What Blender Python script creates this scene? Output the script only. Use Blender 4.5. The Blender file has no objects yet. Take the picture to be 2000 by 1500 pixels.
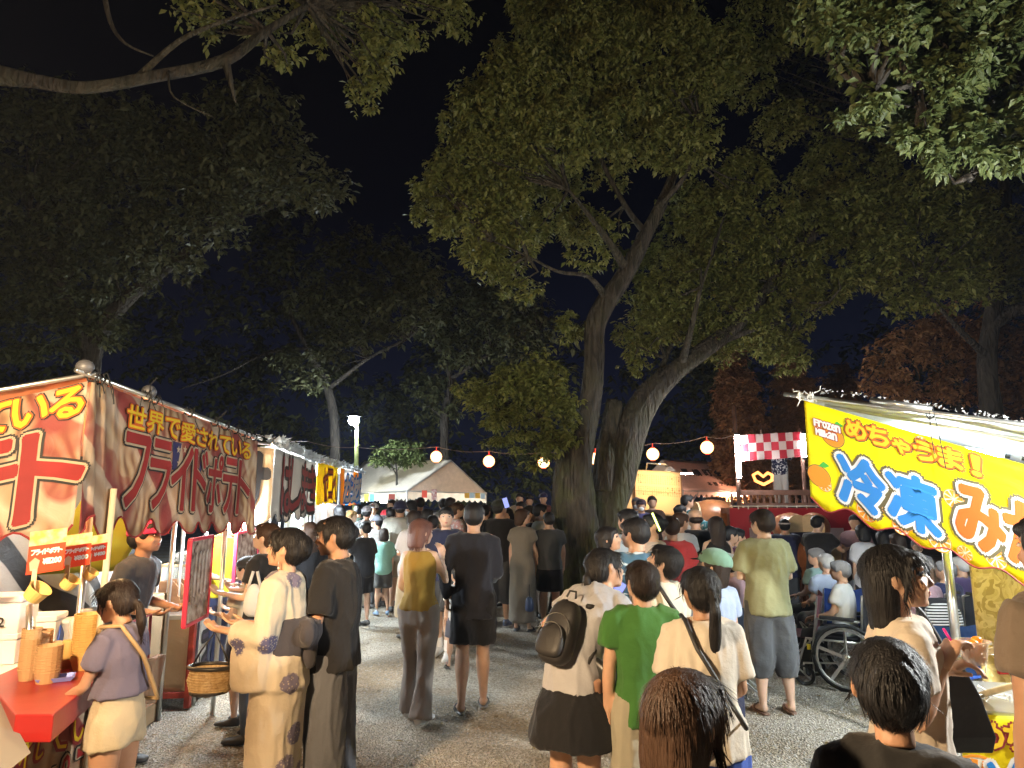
import bpy, bmesh, math, random
import numpy as np
from mathutils import Vector, Matrix

random.seed(7)
RNG = np.random.default_rng(7)
SC = bpy.context.scene
COL = SC.collection
PI = math.pi

# ------------------------------------------------------------------ camera
CAM_H, PITCH, FPX = 1.76, math.radians(10.0), 1340.0
cam_d = bpy.data.cameras.new('camera')
cam_d.sensor_width = 36.0
cam_d.lens = 36.0 * FPX / 2000.0
cam_d.clip_start, cam_d.clip_end = 0.05, 600.0
cam = bpy.data.objects.new('camera', cam_d)
COL.objects.link(cam)
cam.location = (0, 0, CAM_H)
cam.rotation_euler = (math.radians(90) + PITCH, 0, 0)
SC.camera = cam

# ------------------------------------------------------------------ world: night sky
world = bpy.data.worlds.new('World')
SC.world = world
world.use_nodes = True
wn, wl = world.node_tree.nodes, world.node_tree.links
wn.clear()
w_out = wn.new('ShaderNodeOutputWorld')
w_bg = wn.new('ShaderNodeBackground')
w_tc = wn.new('ShaderNodeTexCoord')
w_sep = wn.new('ShaderNodeSeparateXYZ')
w_ramp = wn.new('ShaderNodeValToRGB')
w_ramp.color_ramp.elements[0].position = 0.0
w_ramp.color_ramp.elements[0].color = (0.0062, 0.0075, 0.016, 1)
w_ramp.color_ramp.elements[1].position = 0.62
w_ramp.color_ramp.elements[1].color = (0.0003, 0.0003, 0.0008, 1)
e = w_ramp.color_ramp.elements.new(0.22); e.color = (0.0024, 0.0030, 0.0080, 1)
e = w_ramp.color_ramp.elements.new(0.40); e.color = (0.0005, 0.0006, 0.0020, 1)
wl.new(w_tc.outputs['Generated'], w_sep.inputs[0])
wl.new(w_sep.outputs['Z'], w_ramp.inputs[0])
wl.new(w_ramp.outputs[0], w_bg.inputs[0])
w_bg.inputs[1].default_value = 0.28
wl.new(w_bg.outputs[0], w_out.inputs[0])

vs = SC.view_settings
vs.view_transform, vs.look = 'Standard', 'None'
vs.exposure, vs.gamma = 2.25, 1.0
vs.use_curve_mapping = False
cy = SC.cycles
cy.use_denoising = True
cy.max_bounces = 6
cy.diffuse_bounces = 3
cy.glossy_bounces = 3
cy.transmission_bounces = 6
cy.transparent_max_bounces = 12
cy.sample_clamp_indirect = 4.0
cy.caustics_reflective = False
cy.caustics_refractive = False

# ------------------------------------------------------------------ projection helpers
def ray(px, py):
    r = (px - 1000.0) / FPX
    u = (750.0 - py) / FPX
    c, s = math.cos(PITCH), math.sin(PITCH)
    return Vector((r, c - u * s, s + u * c))

def at_y(px, py, Y):
    d = ray(px, py)
    return Vector((0, 0, CAM_H)) + d * (Y / d.y)

def at_z(px, py, z):
    d = ray(px, py)
    return Vector((0, 0, CAM_H)) + d * ((z - CAM_H) / d.z)

def ground(px, py):
    return at_z(px, py, 0.0)

def px_to_m(Y, n):
    return n / FPX * Y

# ------------------------------------------------------------------ numpy perlin noise
_perm = np.random.default_rng(3).permutation(256)
_perm = np.concatenate([_perm, _perm, _perm])
_grad = np.random.default_rng(4).normal(size=(256, 3))
_grad /= np.linalg.norm(_grad, axis=1)[:, None]
def pnoise(p):
    p = np.asarray(p, float)
    i = np.floor(p).astype(int); f = p - i; i &= 255
    w = f * f * f * (f * (f * 6 - 15) + 10)
    out = np.zeros(len(p))
    for dx in (0, 1):
        for dy in (0, 1):
            for dz in (0, 1):
                h = _perm[_perm[_perm[i[:, 0] + dx] + i[:, 1] + dy] + i[:, 2] + dz]
                g = _grad[h]
                v = g[:, 0] * (f[:, 0] - dx) + g[:, 1] * (f[:, 1] - dy) + g[:, 2] * (f[:, 2] - dz)
                wx = w[:, 0] if dx else 1 - w[:, 0]
                wy = w[:, 1] if dy else 1 - w[:, 1]
                wz = w[:, 2] if dz else 1 - w[:, 2]
                out += v * wx * wy * wz
    return out * 1.6

# ------------------------------------------------------------------ mesh builder
class MB:
    def __init__(s):
        s.v, s.f, s.m = [], [], []
    def add(s, vs_, fs, mat=0):
        o = len(s.v)
        s.v.extend([tuple(x) for x in vs_])
        for f in fs:
            s.f.append(tuple(i + o for i in f)); s.m.append(mat)
        return s
    def box(s, c, size, rz=0.0, mat=0, rot=None, taper=1.0):
        hx, hy, hz = size[0] / 2, size[1] / 2, size[2] / 2
        R = rot if rot is not None else Matrix.Rotation(rz, 3, 'Z')
        pts = []
        for z in (-1, 1):
            t = taper if z > 0 else 1.0
            for x, y in ((-1, -1), (1, -1), (1, 1), (-1, 1)):
                pts.append(Vector(c) + R @ Vector((x * hx * t, y * hy * t, z * hz)))
        return s.add(pts, [(3, 2, 1, 0), (4, 5, 6, 7), (0, 1, 5, 4), (1, 2, 6, 5), (2, 3, 7, 6), (3, 0, 4, 7)], mat)
    def bar(s, a, b, w, h=None, mat=0, up=(0, 0, 1)):
        a, b = Vector(a), Vector(b); h = h or w
        d = (b - a); L = d.length; d.normalize()
        u = Vector(up)
        if abs(d.dot(u)) > 0.98: u = Vector((0, 1, 0))
        x = d.cross(u).normalized(); z = x.cross(d).normalized()
        R = Matrix((x, d, z)).transposed()
        return s.box((a + b) / 2, (w, L, h), rot=R, mat=mat)
    def tube(s, pts, rad, n=10, mat=0, caps=True, wob=None):
        pts = [Vector(p) for p in pts]
        if not hasattr(rad, '__len__'): rad = [rad] * len(pts)
        vs_, fs = [], []
        prev = None
        for i, p in enumerate(pts):
            if i == 0: t = pts[1] - pts[0]
            elif i == len(pts) - 1: t = pts[-1] - pts[-2]
            else: t = (pts[i + 1] - pts[i]).normalized() + (pts[i] - pts[i - 1]).normalized()
            if t.length < 1e-9: t = Vector((0, 0, 1))
            t.normalize()
            if prev is None:
                a = Vector((1, 0, 0)) if abs(t.x) < 0.8 else Vector((0, 1, 0))
                x = t.cross(a).normalized()
            else:
                x = (prev - t * prev.dot(t))
                if x.length < 1e-6: x = t.cross(Vector((1, 0, 0)))
                x.normalize()
            prev = x
            y = t.cross(x).normalized()
            for k in range(n):
                a = 2 * PI * k / n
                r = rad[i] * (wob(i, a) if wob else 1.0)
                vs_.append(p + x * (math.cos(a) * r) + y * (math.sin(a) * r))
        m = len(pts)
        for i in range(m - 1):
            for k in range(n):
                k2 = (k + 1) % n
                fs.append((i * n + k, i * n + k2, (i + 1) * n + k2, (i + 1) * n + k))
        if caps:
            fs.append(tuple(range(n - 1, -1, -1)))
            fs.append(tuple((m - 1) * n + k for k in range(n)))
        return s.add(vs_, fs, mat)
    def lathe(s, prof, c=(0, 0, 0), n=16, mat=0, R=None, close=True):
        vs_, fs = [], []
        for r, z in prof:
            for k in range(n):
                a = 2 * PI * k / n
                q = Vector((r * math.cos(a), r * math.sin(a), z))
                if R is not None: q = R @ q
                vs_.append(q + Vector(c))
        m = len(prof)
        for i in range(m - 1):
            for k in range(n):
                k2 = (k + 1) % n
                fs.append((i * n + k, i * n + k2, (i + 1) * n + k2, (i + 1) * n + k))
        if close:
            fs.append(tuple(range(n - 1, -1, -1)))
            fs.append(tuple((m - 1) * n + k for k in range(n)))
        return s.add(vs_, fs, mat)
    def ell(s, c, r, n=12, m=8, R=None, mat=0):
        prof = []
        vs_, fs = [], []
        for i in range(m + 1):
            t = -PI / 2 + PI * i / m
            if i in (0, m):
                q = Vector((0, 0, math.sin(t) * r[2]))
                if R is not None: q = R @ q
                vs_.append(q + Vector(c))
            else:
                for k in range(n):
                    a = 2 * PI * k / n
                    q = Vector((math.cos(t) * math.cos(a) * r[0], math.cos(t) * math.sin(a) * r[1], math.sin(t) * r[2]))
                    if R is not None: q = R @ q
                    vs_.append(q + Vector(c))
        for k in range(n):
            k2 = (k + 1) % n
            fs.append((0, 1 + k2, 1 + k))
        for i in range(m - 2):
            for k in range(n):
                k2 = (k + 1) % n
                a = 1 + i * n
                fs.append((a + k, a + k2, a + n + k2, a + n + k))
        last = len(vs_) - 1
        a = 1 + (m - 2) * n
        for k in range(n):
            k2 = (k + 1) % n
            fs.append((a + k, a + k2, last))
        return s.add(vs_, fs, mat)
    def build(s, name, mat, parent=None, smooth=False, bevel=0.0, label=None):
        me = bpy.data.meshes.new(name)
        me.from_pydata([tuple(v) for v in s.v], [], s.f)
        mats = mat if isinstance(mat, (list, tuple)) else [mat]
        for q in mats: me.materials.append(q)
        if len(mats) > 1: me.polygons.foreach_set('material_index', s.m)
        if smooth: me.polygons.foreach_set('use_smooth', [True] * len(me.polygons))
        me.update()
        return link(name, me, parent, label, bevel)

def link(name, me, parent=None, label=None, bevel=0.0):
    o = bpy.data.objects.new(name, me)
    COL.objects.link(o)
    if parent is not None: 
        o.parent = parent
        o.matrix_parent_inverse = Matrix.LocRotScale(parent.location, parent.rotation_euler, None).inverted()
    if label: o['label'] = label
    if bevel:
        b = o.modifiers.new('bevel', 'BEVEL'); b.width = bevel; b.segments = 2; b.limit_method = 'ANGLE'
    return o

def tag(o, label, cat, group=None, kind=None):
    if label: o['label'] = label
    if cat: o['category'] = cat
    if group: o['group'] = group
    if kind: o['kind'] = kind
    return o

def empty(name, loc, label, cat, group=None, rz=0.0):
    o = bpy.data.objects.new(name, None)
    COL.objects.link(o)
    o.location = loc; o.rotation_euler = (0, 0, rz)
    o.empty_display_size = 0.1
    return tag(o, label, cat, group)

def np_mesh(name, V, F, mat, smooth=True, uv=None):
    """V (n,3), F (m,k) constant k."""
    me = bpy.data.meshes.new(name)
    V = np.ascontiguousarray(V, dtype=np.float32); F = np.ascontiguousarray(F, dtype=np.int32)
    k = F.shape[1]
    me.vertices.add(len(V)); me.vertices.foreach_set('co', V.ravel())
    me.loops.add(F.size); me.loops.foreach_set('vertex_index', F.ravel())
    me.polygons.add(len(F))
    me.polygons.foreach_set('loop_start', np.arange(0, F.size, k, dtype=np.int32))
    me.polygons.foreach_set('loop_total', np.full(len(F), k, dtype=np.int32))
    if smooth: me.polygons.foreach_set('use_smooth', np.ones(len(F), dtype=bool))
    if mat is not None: me.materials.append(mat)
    if uv is not None:
        l = me.uv_layers.new(name='UVMap')
        l.data.foreach_set('uv', np.ascontiguousarray(uv[F.ravel()], dtype=np.float32).ravel())
    me.update(calc_edges=True)
    me.validate()
    return me

# ------------------------------------------------------------------ materials
_mats = {}
def mat(name, col, rough=0.6, metal=0.0, bump=None, var=0.0, var_scale=8.0, trans=0.0, emit=None, estr=0.0, coat=0.0, spec=0.5, alpha=1.0, glass=0.0, col2=None, bdist=0.01):
    """procedural principled; var = noise colour variation, bump=(scale, strength)"""
    key = name
    if key in _mats: return _mats[key]
    m = bpy.data.materials.new(name); _mats[key] = m
    m.use_nodes = True
    nt = m.node_tree; b = nt.nodes['Principled BSDF']
    b.inputs['Base Color'].default_value = (*col, 1)
    b.inputs['Roughness'].default_value = rough
    b.inputs['Metallic'].default_value = metal
    b.inputs['Specular IOR Level'].default_value = spec
    if coat: b.inputs['Coat Weight'].default_value = coat
    if glass: b.inputs['Transmission Weight'].default_value = glass; b.inputs['IOR'].default_value = 1.45
    if alpha < 1: b.inputs['Alpha'].default_value = alpha
    tc = nt.nodes.new('ShaderNodeTexCoord')
    if var or col2:
        nz = nt.nodes.new('ShaderNodeTexNoise'); nz.inputs['Scale'].default_value = var_scale
        nz.inputs['Detail'].default_value = 4
        nt.links.new(tc.outputs['Object'], nz.inputs['Vector'])
        rp = nt.nodes.new('ShaderNodeValToRGB')
        a = tuple(max(0, c * (1 - var)) for c in col)
        c2 = col2 if col2 else tuple(min(1, c * (1 + var)) for c in col)
        rp.color_ramp.elements[0].position = 0.35; rp.color_ramp.elements[1].position = 0.68
        rp.color_ramp.elements[0].color = (*(col if col2 else a), 1)
        rp.color_ramp.elements[1].color = (*c2, 1)
        nt.links.new(nz.outputs['Fac'], rp.inputs[0])
        nt.links.new(rp.outputs[0], b.inputs['Base Color'])
    if bump:
        nz2 = nt.nodes.new('ShaderNodeTexNoise'); nz2.inputs['Scale'].default_value = bump[0]
        nz2.inputs['Detail'].default_value = 5
        nt.links.new(tc.outputs['Object'], nz2.inputs['Vector'])
        bp = nt.nodes.new('ShaderNodeBump'); bp.inputs['Strength'].default_value = bump[1]
        bp.inputs['Distance'].default_value = bdist
        nt.links.new(nz2.outputs['Fac'], bp.inputs['Height'])
        nt.links.new(bp.outputs[0], b.inputs['Normal'])
    if trans:
        tr = nt.nodes.new('ShaderNodeBsdfTranslucent')
        src = b.inputs['Base Color']
        if src.is_linked: nt.links.new(src.links[0].from_socket, tr.inputs[0])
        else: tr.inputs[0].default_value = (*col, 1)
        mx = nt.nodes.new('ShaderNodeMixShader'); mx.inputs[0].default_value = trans
        out = nt.nodes['Material Output']
        nt.links.new(b.outputs[0], mx.inputs[1]); nt.links.new(tr.outputs[0], mx.inputs[2])
        nt.links.new(mx.outputs[0], out.inputs[0])
    if emit:
        b.inputs['Emission Color'].default_value = (*emit, 1)
        b.inputs['Emission Strength'].default_value = estr
    return m

def nodes_of(m):
    return m.node_tree.nodes, m.node_tree.links, m.node_tree.nodes['Principled BSDF'], m.node_tree.nodes['Material Output']

# ------------------------------------------------------------------ text as mesh
_tcache = {}
def glyphs(txt, maxedge=0.2):
    """2D triangles of a text of size 1; origin at its lower left"""
    k = (txt, maxedge)
    if k in _tcache: return _tcache[k]
    cu = bpy.data.curves.new('t', 'FONT'); cu.body = txt; cu.size = 1.0; cu.resolution_u = 2
    o = bpy.data.objects.new('t', cu); COL.objects.link(o)
    bpy.context.view_layer.update()
    me = bpy.data.meshes.new_from_object(o.evaluated_get(bpy.context.evaluated_depsgraph_get()))
    bpy.data.objects.remove(o); bpy.data.curves.remove(cu)
    bm = bmesh.new(); bm.from_mesh(me)
    bmesh.ops.remove_doubles(bm, verts=bm.verts, dist=1e-4)
    bmesh.ops.triangulate(bm, faces=bm.faces)
    for _ in range(3):
        es = [e for e in bm.edges if e.calc_length() > maxedge]
        if not es: break
        bmesh.ops.subdivide_edges(bm, edges=es, cuts=1)
        bmesh.ops.triangulate(bm, faces=bm.faces)
    bm.normal_update()
    V = np.array([v.co[:2] for v in bm.verts]) if bm.verts else np.zeros((0, 2))
    F = []
    for f in bm.faces:
        ids = [v.index for v in f.verts]
        if f.normal.z < 0: ids.reverse()
        F.append(ids)
    bm.free(); bpy.data.meshes.remove(me)
    if len(V):
        V = V - V.min(axis=0)
    _tcache[k] = (V, np.array(F, dtype=int).reshape(-1, 3))
    return _tcache[k]

def text_layer(txt, w, h, grow, ndir, maxedge=0.2):
    """text scaled to fill w x h metres, thickened by grow metres; returns V2, F, lift"""
    V, F = glyphs(txt, maxedge)
    if not len(V): return np.zeros((0, 2)), np.zeros((0, 3), int), np.zeros(0)
    s = np.array([w, h]) / np.maximum(V.max(axis=0), 1e-6)
    V = V * s
    if grow <= 0: return V, F, np.zeros(len(V))
    Vs, Fs, Ls = [], [], []
    for i in range(ndir):
        a = 2 * PI * i / ndir + 0.2
        Vs.append(V + grow * np.array([math.cos(a), math.sin(a)])); Fs.append(F + i * len(V)); Ls.append(np.full(len(V), i * 0.00012))
    return np.concatenate(Vs), np.concatenate(Fs), np.concatenate(Ls)

def put_text(name, txt, x, y, w, h, grow, mapping, lift, m, parent, ndir=8, maxedge=0.2, rot=0.0):
    V, F, L = text_layer(txt, w, h, grow, ndir, maxedge)
    if not len(V): return None
    if rot:
        c, s_ = math.cos(rot), math.sin(rot)
        cc = np.array([w / 2, h / 2]); q = V - cc
        V = np.stack([q[:, 0] * c - q[:, 1] * s_, q[:, 0] * s_ + q[:, 1] * c], 1) + cc
    P = mapping(V[:, 0] + x, V[:, 1] + y, lift + L)
    me = np_mesh(name, P, F, m, smooth=False)
    return link(name, me, parent)
# ================================================================== GROUND
m_ground = mat('gravel_ground', (0.20, 0.19, 0.17), rough=0.95)
n_, l_, b_, o_ = nodes_of(m_ground)
tc = n_.new('ShaderNodeTexCoord')
vo = n_.new('ShaderNodeTexVoronoi'); vo.inputs['Scale'].default_value = 62
nz = n_.new('ShaderNodeTexNoise'); nz.inputs['Scale'].default_value = 0.9; nz.inputs['Detail'].default_value = 6
nf = n_.new('ShaderNodeTexNoise'); nf.inputs['Scale'].default_value = 26; nf.inputs['Detail'].default_value = 8
for q in (vo, nz, nf): l_.new(tc.outputs['Object'], q.inputs['Vector'])
r1 = n_.new('ShaderNodeValToRGB')
r1.color_ramp.elements[0].position = 0.2; r1.color_ramp.elements[0].color = (0.33, 0.295, 0.235, 1)
r1.color_ramp.elements[1].position = 0.8; r1.color_ramp.elements[1].color = (0.60, 0.555, 0.475, 1)
l_.new(vo.outputs['Color'], r1.inputs[0])
r2 = n_.new('ShaderNodeValToRGB')
r2.color_ramp.elements[0].position = 0.42; r2.color_ramp.elements[0].color = (0.72, 0.65, 0.55, 1)
r2.color_ramp.elements[1].position = 0.60; r2.color_ramp.elements[1].color = (1, 1, 1, 1)
l_.new(nz.outputs['Fac'], r2.inputs[0])
mx = n_.new('ShaderNodeMix'); mx.data_type = 'RGBA'; mx.blend_type = 'MULTIPLY'; mx.inputs[0].default_value = 1
l_.new(r1.outputs[0], mx.inputs[6]); l_.new(r2.outputs[0], mx.inputs[7])
l_.new(mx.outputs[2], b_.inputs['Base Color'])
ad = n_.new('ShaderNodeMath'); ad.operation = 'ADD'
l_.new(vo.outputs['Distance'], ad.inputs[0]); l_.new(nf.outputs['Fac'], ad.inputs[1])
bp = n_.new('ShaderNodeBump'); bp.inputs['Strength'].default_value = 1.0; bp.inputs['Distance'].default_value = 0.03
l_.new(ad.outputs[0], bp.inputs['Height']); l_.new(bp.outputs[0], b_.inputs['Normal'])

def ground_z(x, y):
    p = np.stack([np.asarray(x) * 0.45, np.asarray(y) * 0.45, np.zeros_like(np.asarray(x))], 1)
    return 0.012 * pnoise(p) - 0.012
gx = np.concatenate([np.linspace(-150, -14, 12)[:-1], np.linspace(-14, 14, 90), np.linspace(14, 150, 12)[1:]])
gy = np.concatenate([np.linspace(-60, 0, 8)[:-1], np.linspace(0, 26, 90), np.linspace(26, 250, 12)[1:]])
GX, GY = np.meshgrid(gx, gy); V = np.stack([GX.ravel(), GY.ravel(), ground_z(GX.ravel(), GY.ravel())], 1)
nx = len(gx); ii = np.arange(len(gy) - 1)[:, None] * nx + np.arange(nx - 1)[None, :]; ii = ii.ravel()
g = link('ground', np_mesh('ground', V, np.stack([ii, ii + 1, ii + nx + 1, ii + nx], 1), m_ground))
tag(g, 'grey crushed gravel ground of the festival square', None, kind='structure')

# loose stones on the near ground
m_stone = mat('gravel_stone', (0.36, 0.335, 0.29), rough=0.9, var=0.4, var_scale=55)
NS = 42000
yy = 3.4 + 9.5 * RNG.random(NS) ** 1.5; xx = (RNG.random(NS) - 0.5) * 2 * (yy * 0.8 + 0.4)
sz = 0.006 + 0.013 * RNG.random(NS) ** 2
base = np.array([[1, 0, -.3], [-.3, .9, -.3], [-.8, -.6, -.3], [.2, -.95, -.3], [.05, .1, .75]])
ang = RNG.random(NS) * 2 * PI
c_, s_ = np.cos(ang)[:, None], np.sin(ang)[:, None]
jit = 1 + 0.5 * (RNG.random((NS, 5, 3)) - 0.5)
B = base[None] * jit
X = (B[..., 0] * c_ - B[..., 1] * s_) * sz[:, None] + xx[:, None]
Y = (B[..., 0] * s_ + B[..., 1] * c_) * sz[:, None] + yy[:, None]
Z = B[..., 2] * sz[:, None] + ground_z(xx, yy)[:, None] + 0.002
F0 = np.array([[0, 1, 4], [1, 2, 4], [2, 3, 4], [3, 0, 4]])
F = (F0[None] + 5 * np.arange(NS)[:, None, None]).reshape(-1, 3)
g = link('gravel', np_mesh('gravel', np.stack([X, Y, Z], 2).reshape(-1, 3), F, m_stone, smooth=False))
tag(g, 'loose grey gravel stones scattered over the ground', None, kind='stuff')

# ================================================================== TREES
def bark_mat(name, c1, c2, moss=None, scale=9.0):
    m = mat(name, c1, rough=0.95)
    n, l, b, o = nodes_of(m)
    tc = n.new('ShaderNodeTexCoord'); mp = n.new('ShaderNodeMapping'); mp.inputs['Scale'].default_value = (1, 1, 0.22)
    l.new(tc.outputs['Object'], mp.inputs[0])
    v = n.new('ShaderNodeTexVoronoi'); v.feature = 'DISTANCE_TO_EDGE'; v.inputs['Scale'].default_value = scale * 1.5
    z = n.new('ShaderNodeTexNoise'); z.inputs['Scale'].default_value = scale; z.inputs['Detail'].default_value = 8; z.inputs['Distortion'].default_value = 0.7
    l.new(mp.outputs[0], v.inputs['Vector']); l.new(mp.outputs[0], z.inputs['Vector'])
    r = n.new('ShaderNodeValToRGB'); r.color_ramp.elements[0].position = .35; r.color_ramp.elements[1].position = .7
    r.color_ramp.elements[0].color = (*c1, 1); r.color_ramp.elements[1].color = (*c2, 1)
    l.new(z.outputs['Fac'], r.inputs[0])
    last = r.outputs[0]
    if moss:
        zz = n.new('ShaderNodeTexNoise'); zz.inputs['Scale'].default_value = 2.2; zz.inputs['Detail'].default_value = 9
        l.new(tc.outputs['Object'], zz.inputs['Vector'])
        rr = n.new('ShaderNodeValToRGB'); rr.color_ramp.elements[0].position = .42; rr.color_ramp.elements[1].position = .58
        l.new(zz.outputs['Fac'], rr.inputs[0])
        sp = n.new('ShaderNodeSeparateXYZ'); l.new(tc.outputs['Object'], sp.inputs[0])
        mr = n.new('ShaderNodeMapRange'); mr.inputs[1].default_value = 0.2; mr.inputs[2].default_value = 3.2; mr.inputs[3].default_value = 1.0; mr.inputs[4].default_value = 0.15
        l.new(sp.outputs['Z'], mr.inputs[0])
        mu = n.new('ShaderNodeMath'); mu.operation = 'MULTIPLY'; l.new(rr.outputs[0], mu.inputs[0]); l.new(mr.outputs[0], mu.inputs[1])
        mm = n.new('ShaderNodeMix'); mm.data_type = 'RGBA'; l.new(mu.outputs[0], mm.inputs[0]); l.new(last, mm.inputs[6]); mm.inputs[7].default_value = (*moss, 1)
        last = mm.outputs[2]
    l.new(last, b.inputs['Base Color'])
    mu2 = n.new('ShaderNodeMath'); mu2.operation = 'ADD'; l.new(v.outputs['Distance'], mu2.inputs[0]); l.new(z.outputs['Fac'], mu2.inputs[1])
    bp = n.new('ShaderNodeBump'); bp.inputs['Strength'].default_value = 1; bp.inputs['Distance'].default_value = 0.07
    l.new(mu2.outputs[0], bp.inputs['Height']); l.new(bp.outputs[0], b.inputs['Normal'])
    return m

m_bark = bark_mat('mossy_bark', (0.035, 0.029, 0.022), (0.115, 0.095, 0.072), moss=(0.085, 0.095, 0.03))
m_bark2 = bark_mat('dark_bark', (0.035, 0.03, 0.024), (0.085, 0.072, 0.056))

def leaf_mat(name, c1, c2):
    m = mat(name, c1, rough=0.5, spec=0.4)
    n, l, b, o = nodes_of(m)
    ge = n.new('ShaderNodeNewGeometry')
    r = n.new('ShaderNodeValToRGB'); r.color_ramp.elements[0].color = (*c1, 1); r.color_ramp.elements[1].color = (*c2, 1)
    l.new(ge.outputs['Random Per Island'], r.inputs[0]); l.new(r.outputs[0], b.inputs['Base Color'])
    tr = n.new('ShaderNodeBsdfTranslucent'); l.new(r.outputs[0], tr.inputs[0])
    mx = n.new('ShaderNodeMixShader'); mx.inputs[0].default_value = .3
    l.new(b.outputs[0], mx.inputs[1]); l.new(tr.outputs[0], mx.inputs[2]); l.new(mx.outputs[0], o.inputs[0])
    return m
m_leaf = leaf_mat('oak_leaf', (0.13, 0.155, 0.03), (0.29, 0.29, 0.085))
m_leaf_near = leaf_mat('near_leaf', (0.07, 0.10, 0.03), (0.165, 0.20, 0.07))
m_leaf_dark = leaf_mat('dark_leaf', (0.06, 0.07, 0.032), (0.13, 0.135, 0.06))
m_leaf_rust_lit = leaf_mat('rust_orange_lit_leaf', (0.30, 0.16, 0.075), (0.46, 0.26, 0.13))  # orange light painted into the right tree's leaves; the pines are reddish themselves

CD = 2.2
def crown_mesh(name, blobs, per_m3, L, m, seed=1, cull_core=0.55, droop=0.32, nleaf=7):
    """blobs: (centre, radius). rosettes of drooping leaves spread through the volume in clumps."""
    rg = np.random.default_rng(seed)
    C = []
    for c, r in blobs:
        n = max(12, int(CD * (per_m3 * 9.0 * r * r + per_m3 * 2.0 * r ** 3)))
        d = rg.normal(size=(n, 3)); d /= np.linalg.norm(d, axis=1)[:, None]
        rr = (cull_core + (1 - cull_core) * rg.random(n) ** 0.7)
        p = d * rr[:, None] * r * np.array([1, 1, 0.8])
        p += np.array(c)
        f = pnoise(p * (1.1 / max(r, .6)) + 7.3) + 0.6 * pnoise(p * 2.3)
        p = p[f > -0.22]
        # snap towards clump centres to get sprays and gaps
        gs = L * 5.2; wp = np.stack([pnoise(p * .9 + 11), pnoise(p * .9 + 47), pnoise(p * .9 + 83)], 1) * gs * 2.6
        q = np.round((p + wp) / gs) * gs - wp
        q = q + (pnoise(q * 3.1 + 5)[:, None]) * L * 3 * np.array([1, -1, .6])
        p = p * 0.6 + q * 0.4
        C.append(p)
    C = np.concatenate(C); n = len(C)
    az = rg.random((n, nleaf)) * 2 * PI
    el = -droop + 0.75 * (rg.random((n, nleaf)) - 0.5) * 1.6
    D = np.stack([np.cos(az) * np.cos(el), np.sin(az) * np.cos(el), np.sin(el)], 2)
    S = np.cross(D, np.array([0, 0, 1.0])); S /= np.maximum(np.linalg.norm(S, axis=2), 1e-6)[..., None]
    roll = (rg.random((n, nleaf)) - .5) * 1.4
    N = np.cross(S, D)
    S = S * np.cos(roll)[..., None] + N * np.sin(roll)[..., None]
    N = np.cross(S, D)
    ln = L * (0.5 + 0.85 * rg.random((n, nleaf)) ** 1.3)[..., None]
    P0 = C[:, None, :] + D * ln * 0.12 + (rg.random((n, nleaf, 3)) - .5) * L * 0.9
    wd = ln * 0.27
    v0 = P0; v1 = P0 + D * ln * .5 + S * wd + N * ln * .06; v2 = P0 + D * ln - np.array([0, 0, 1]) * ln * .18; v3 = P0 + D * ln * .5 - S * wd + N * ln * .06
    V = np.stack([v0, v1, v2, v3], 2).reshape(-1, 3)
    k = np.arange(n * nleaf) * 4
    F = np.concatenate([np.stack([k, k + 1, k + 2], 1), np.stack([k, k + 2, k + 3], 1)])
    return np_mesh(name, V, F, m, smooth=False), C

def blob(px, py, r, Y):
    return (tuple(at_y(px, py, Y)), px_to_m(Y, r))

def limb(mb, pts, n=10, seed=0):
    """pts: (px,py,Y,width px)"""
    P = [at_y(a, b, c) for a, b, c, w in pts]
    R = [px_to_m(c, w) / 2 * (.84 if w > 60 else .72) for a, b, c, w in pts]
    # resample smooth
    Q, RR = [], []
    for i in range(len(P) - 1):
        p0 = P[max(0, i - 1)]; p1 = P[i]; p2 = P[i + 1]; p3 = P[min(len(P) - 1, i + 2)]
        for k in range(4):
            t = k / 4
            q = 0.5 * ((2 * p1) + (p2 - p0) * t + (2 * p0 - 5 * p1 + 4 * p2 - p3) * t * t + (3 * p1 - p0 - 3 * p2 + p3) * t ** 3)
            Q.append(q); RR.append(R[i] * (1 - t) + R[i + 1] * t)
    Q.append(P[-1]); RR.append(R[-1])
    def wob(i, a):
        q = Q[i]
        return 1 + 0.12 * math.sin(3 * a + q.z * 2.1 + seed) + 0.07 * math.sin(7 * a + q.z * 3.3 + seed * 2)
    mb.tube(Q, RR, n, wob=wob)
    return mb

def twigs(mb, C, anchors, count, seed):
    rg = random.Random(seed)
    A = [Vector(a) for a in anchors]
    idx = [rg.randrange(len(C)) for _ in range(count)]
    for i in idx:
        t = Vector(C[i]); a = min(A, key=lambda q: (q - t).length)
        mid = (a + t) / 2 + Vector((rg.uniform(-.25, .25), rg.uniform(-.25, .25), rg.uniform(-.1, .35)))
        mb.tube([a, a.lerp(mid, .6), mid, t], [0.035, 0.028, 0.02, 0.006], 4, caps=False)

def tree(label, limbs, blobs, dens, L, lm, bm_, seed, base, group=None, ntw=0, anchors=(), name='tree', nleaf=7, n=12, **kw):
    t = empty(name, base, label, 'tree', group)
    mb = MB()
    for i, lb in enumerate(limbs): limb(mb, lb, n if i < 3 else 8, seed + i)
    me, C = crown_mesh('crown', blobs, dens, L, lm, seed, nleaf=nleaf, **kw)
    if ntw and len(C): twigs(mb, C, anchors, ntw, seed)
    if mb.v: mb.build('trunk', bm_, t, smooth=True)
    cr = link('crown', me, t); cr['kind'] = 'stuff'
    return t

Ya = 11.6
gA = ground(1130, 1215)
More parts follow.
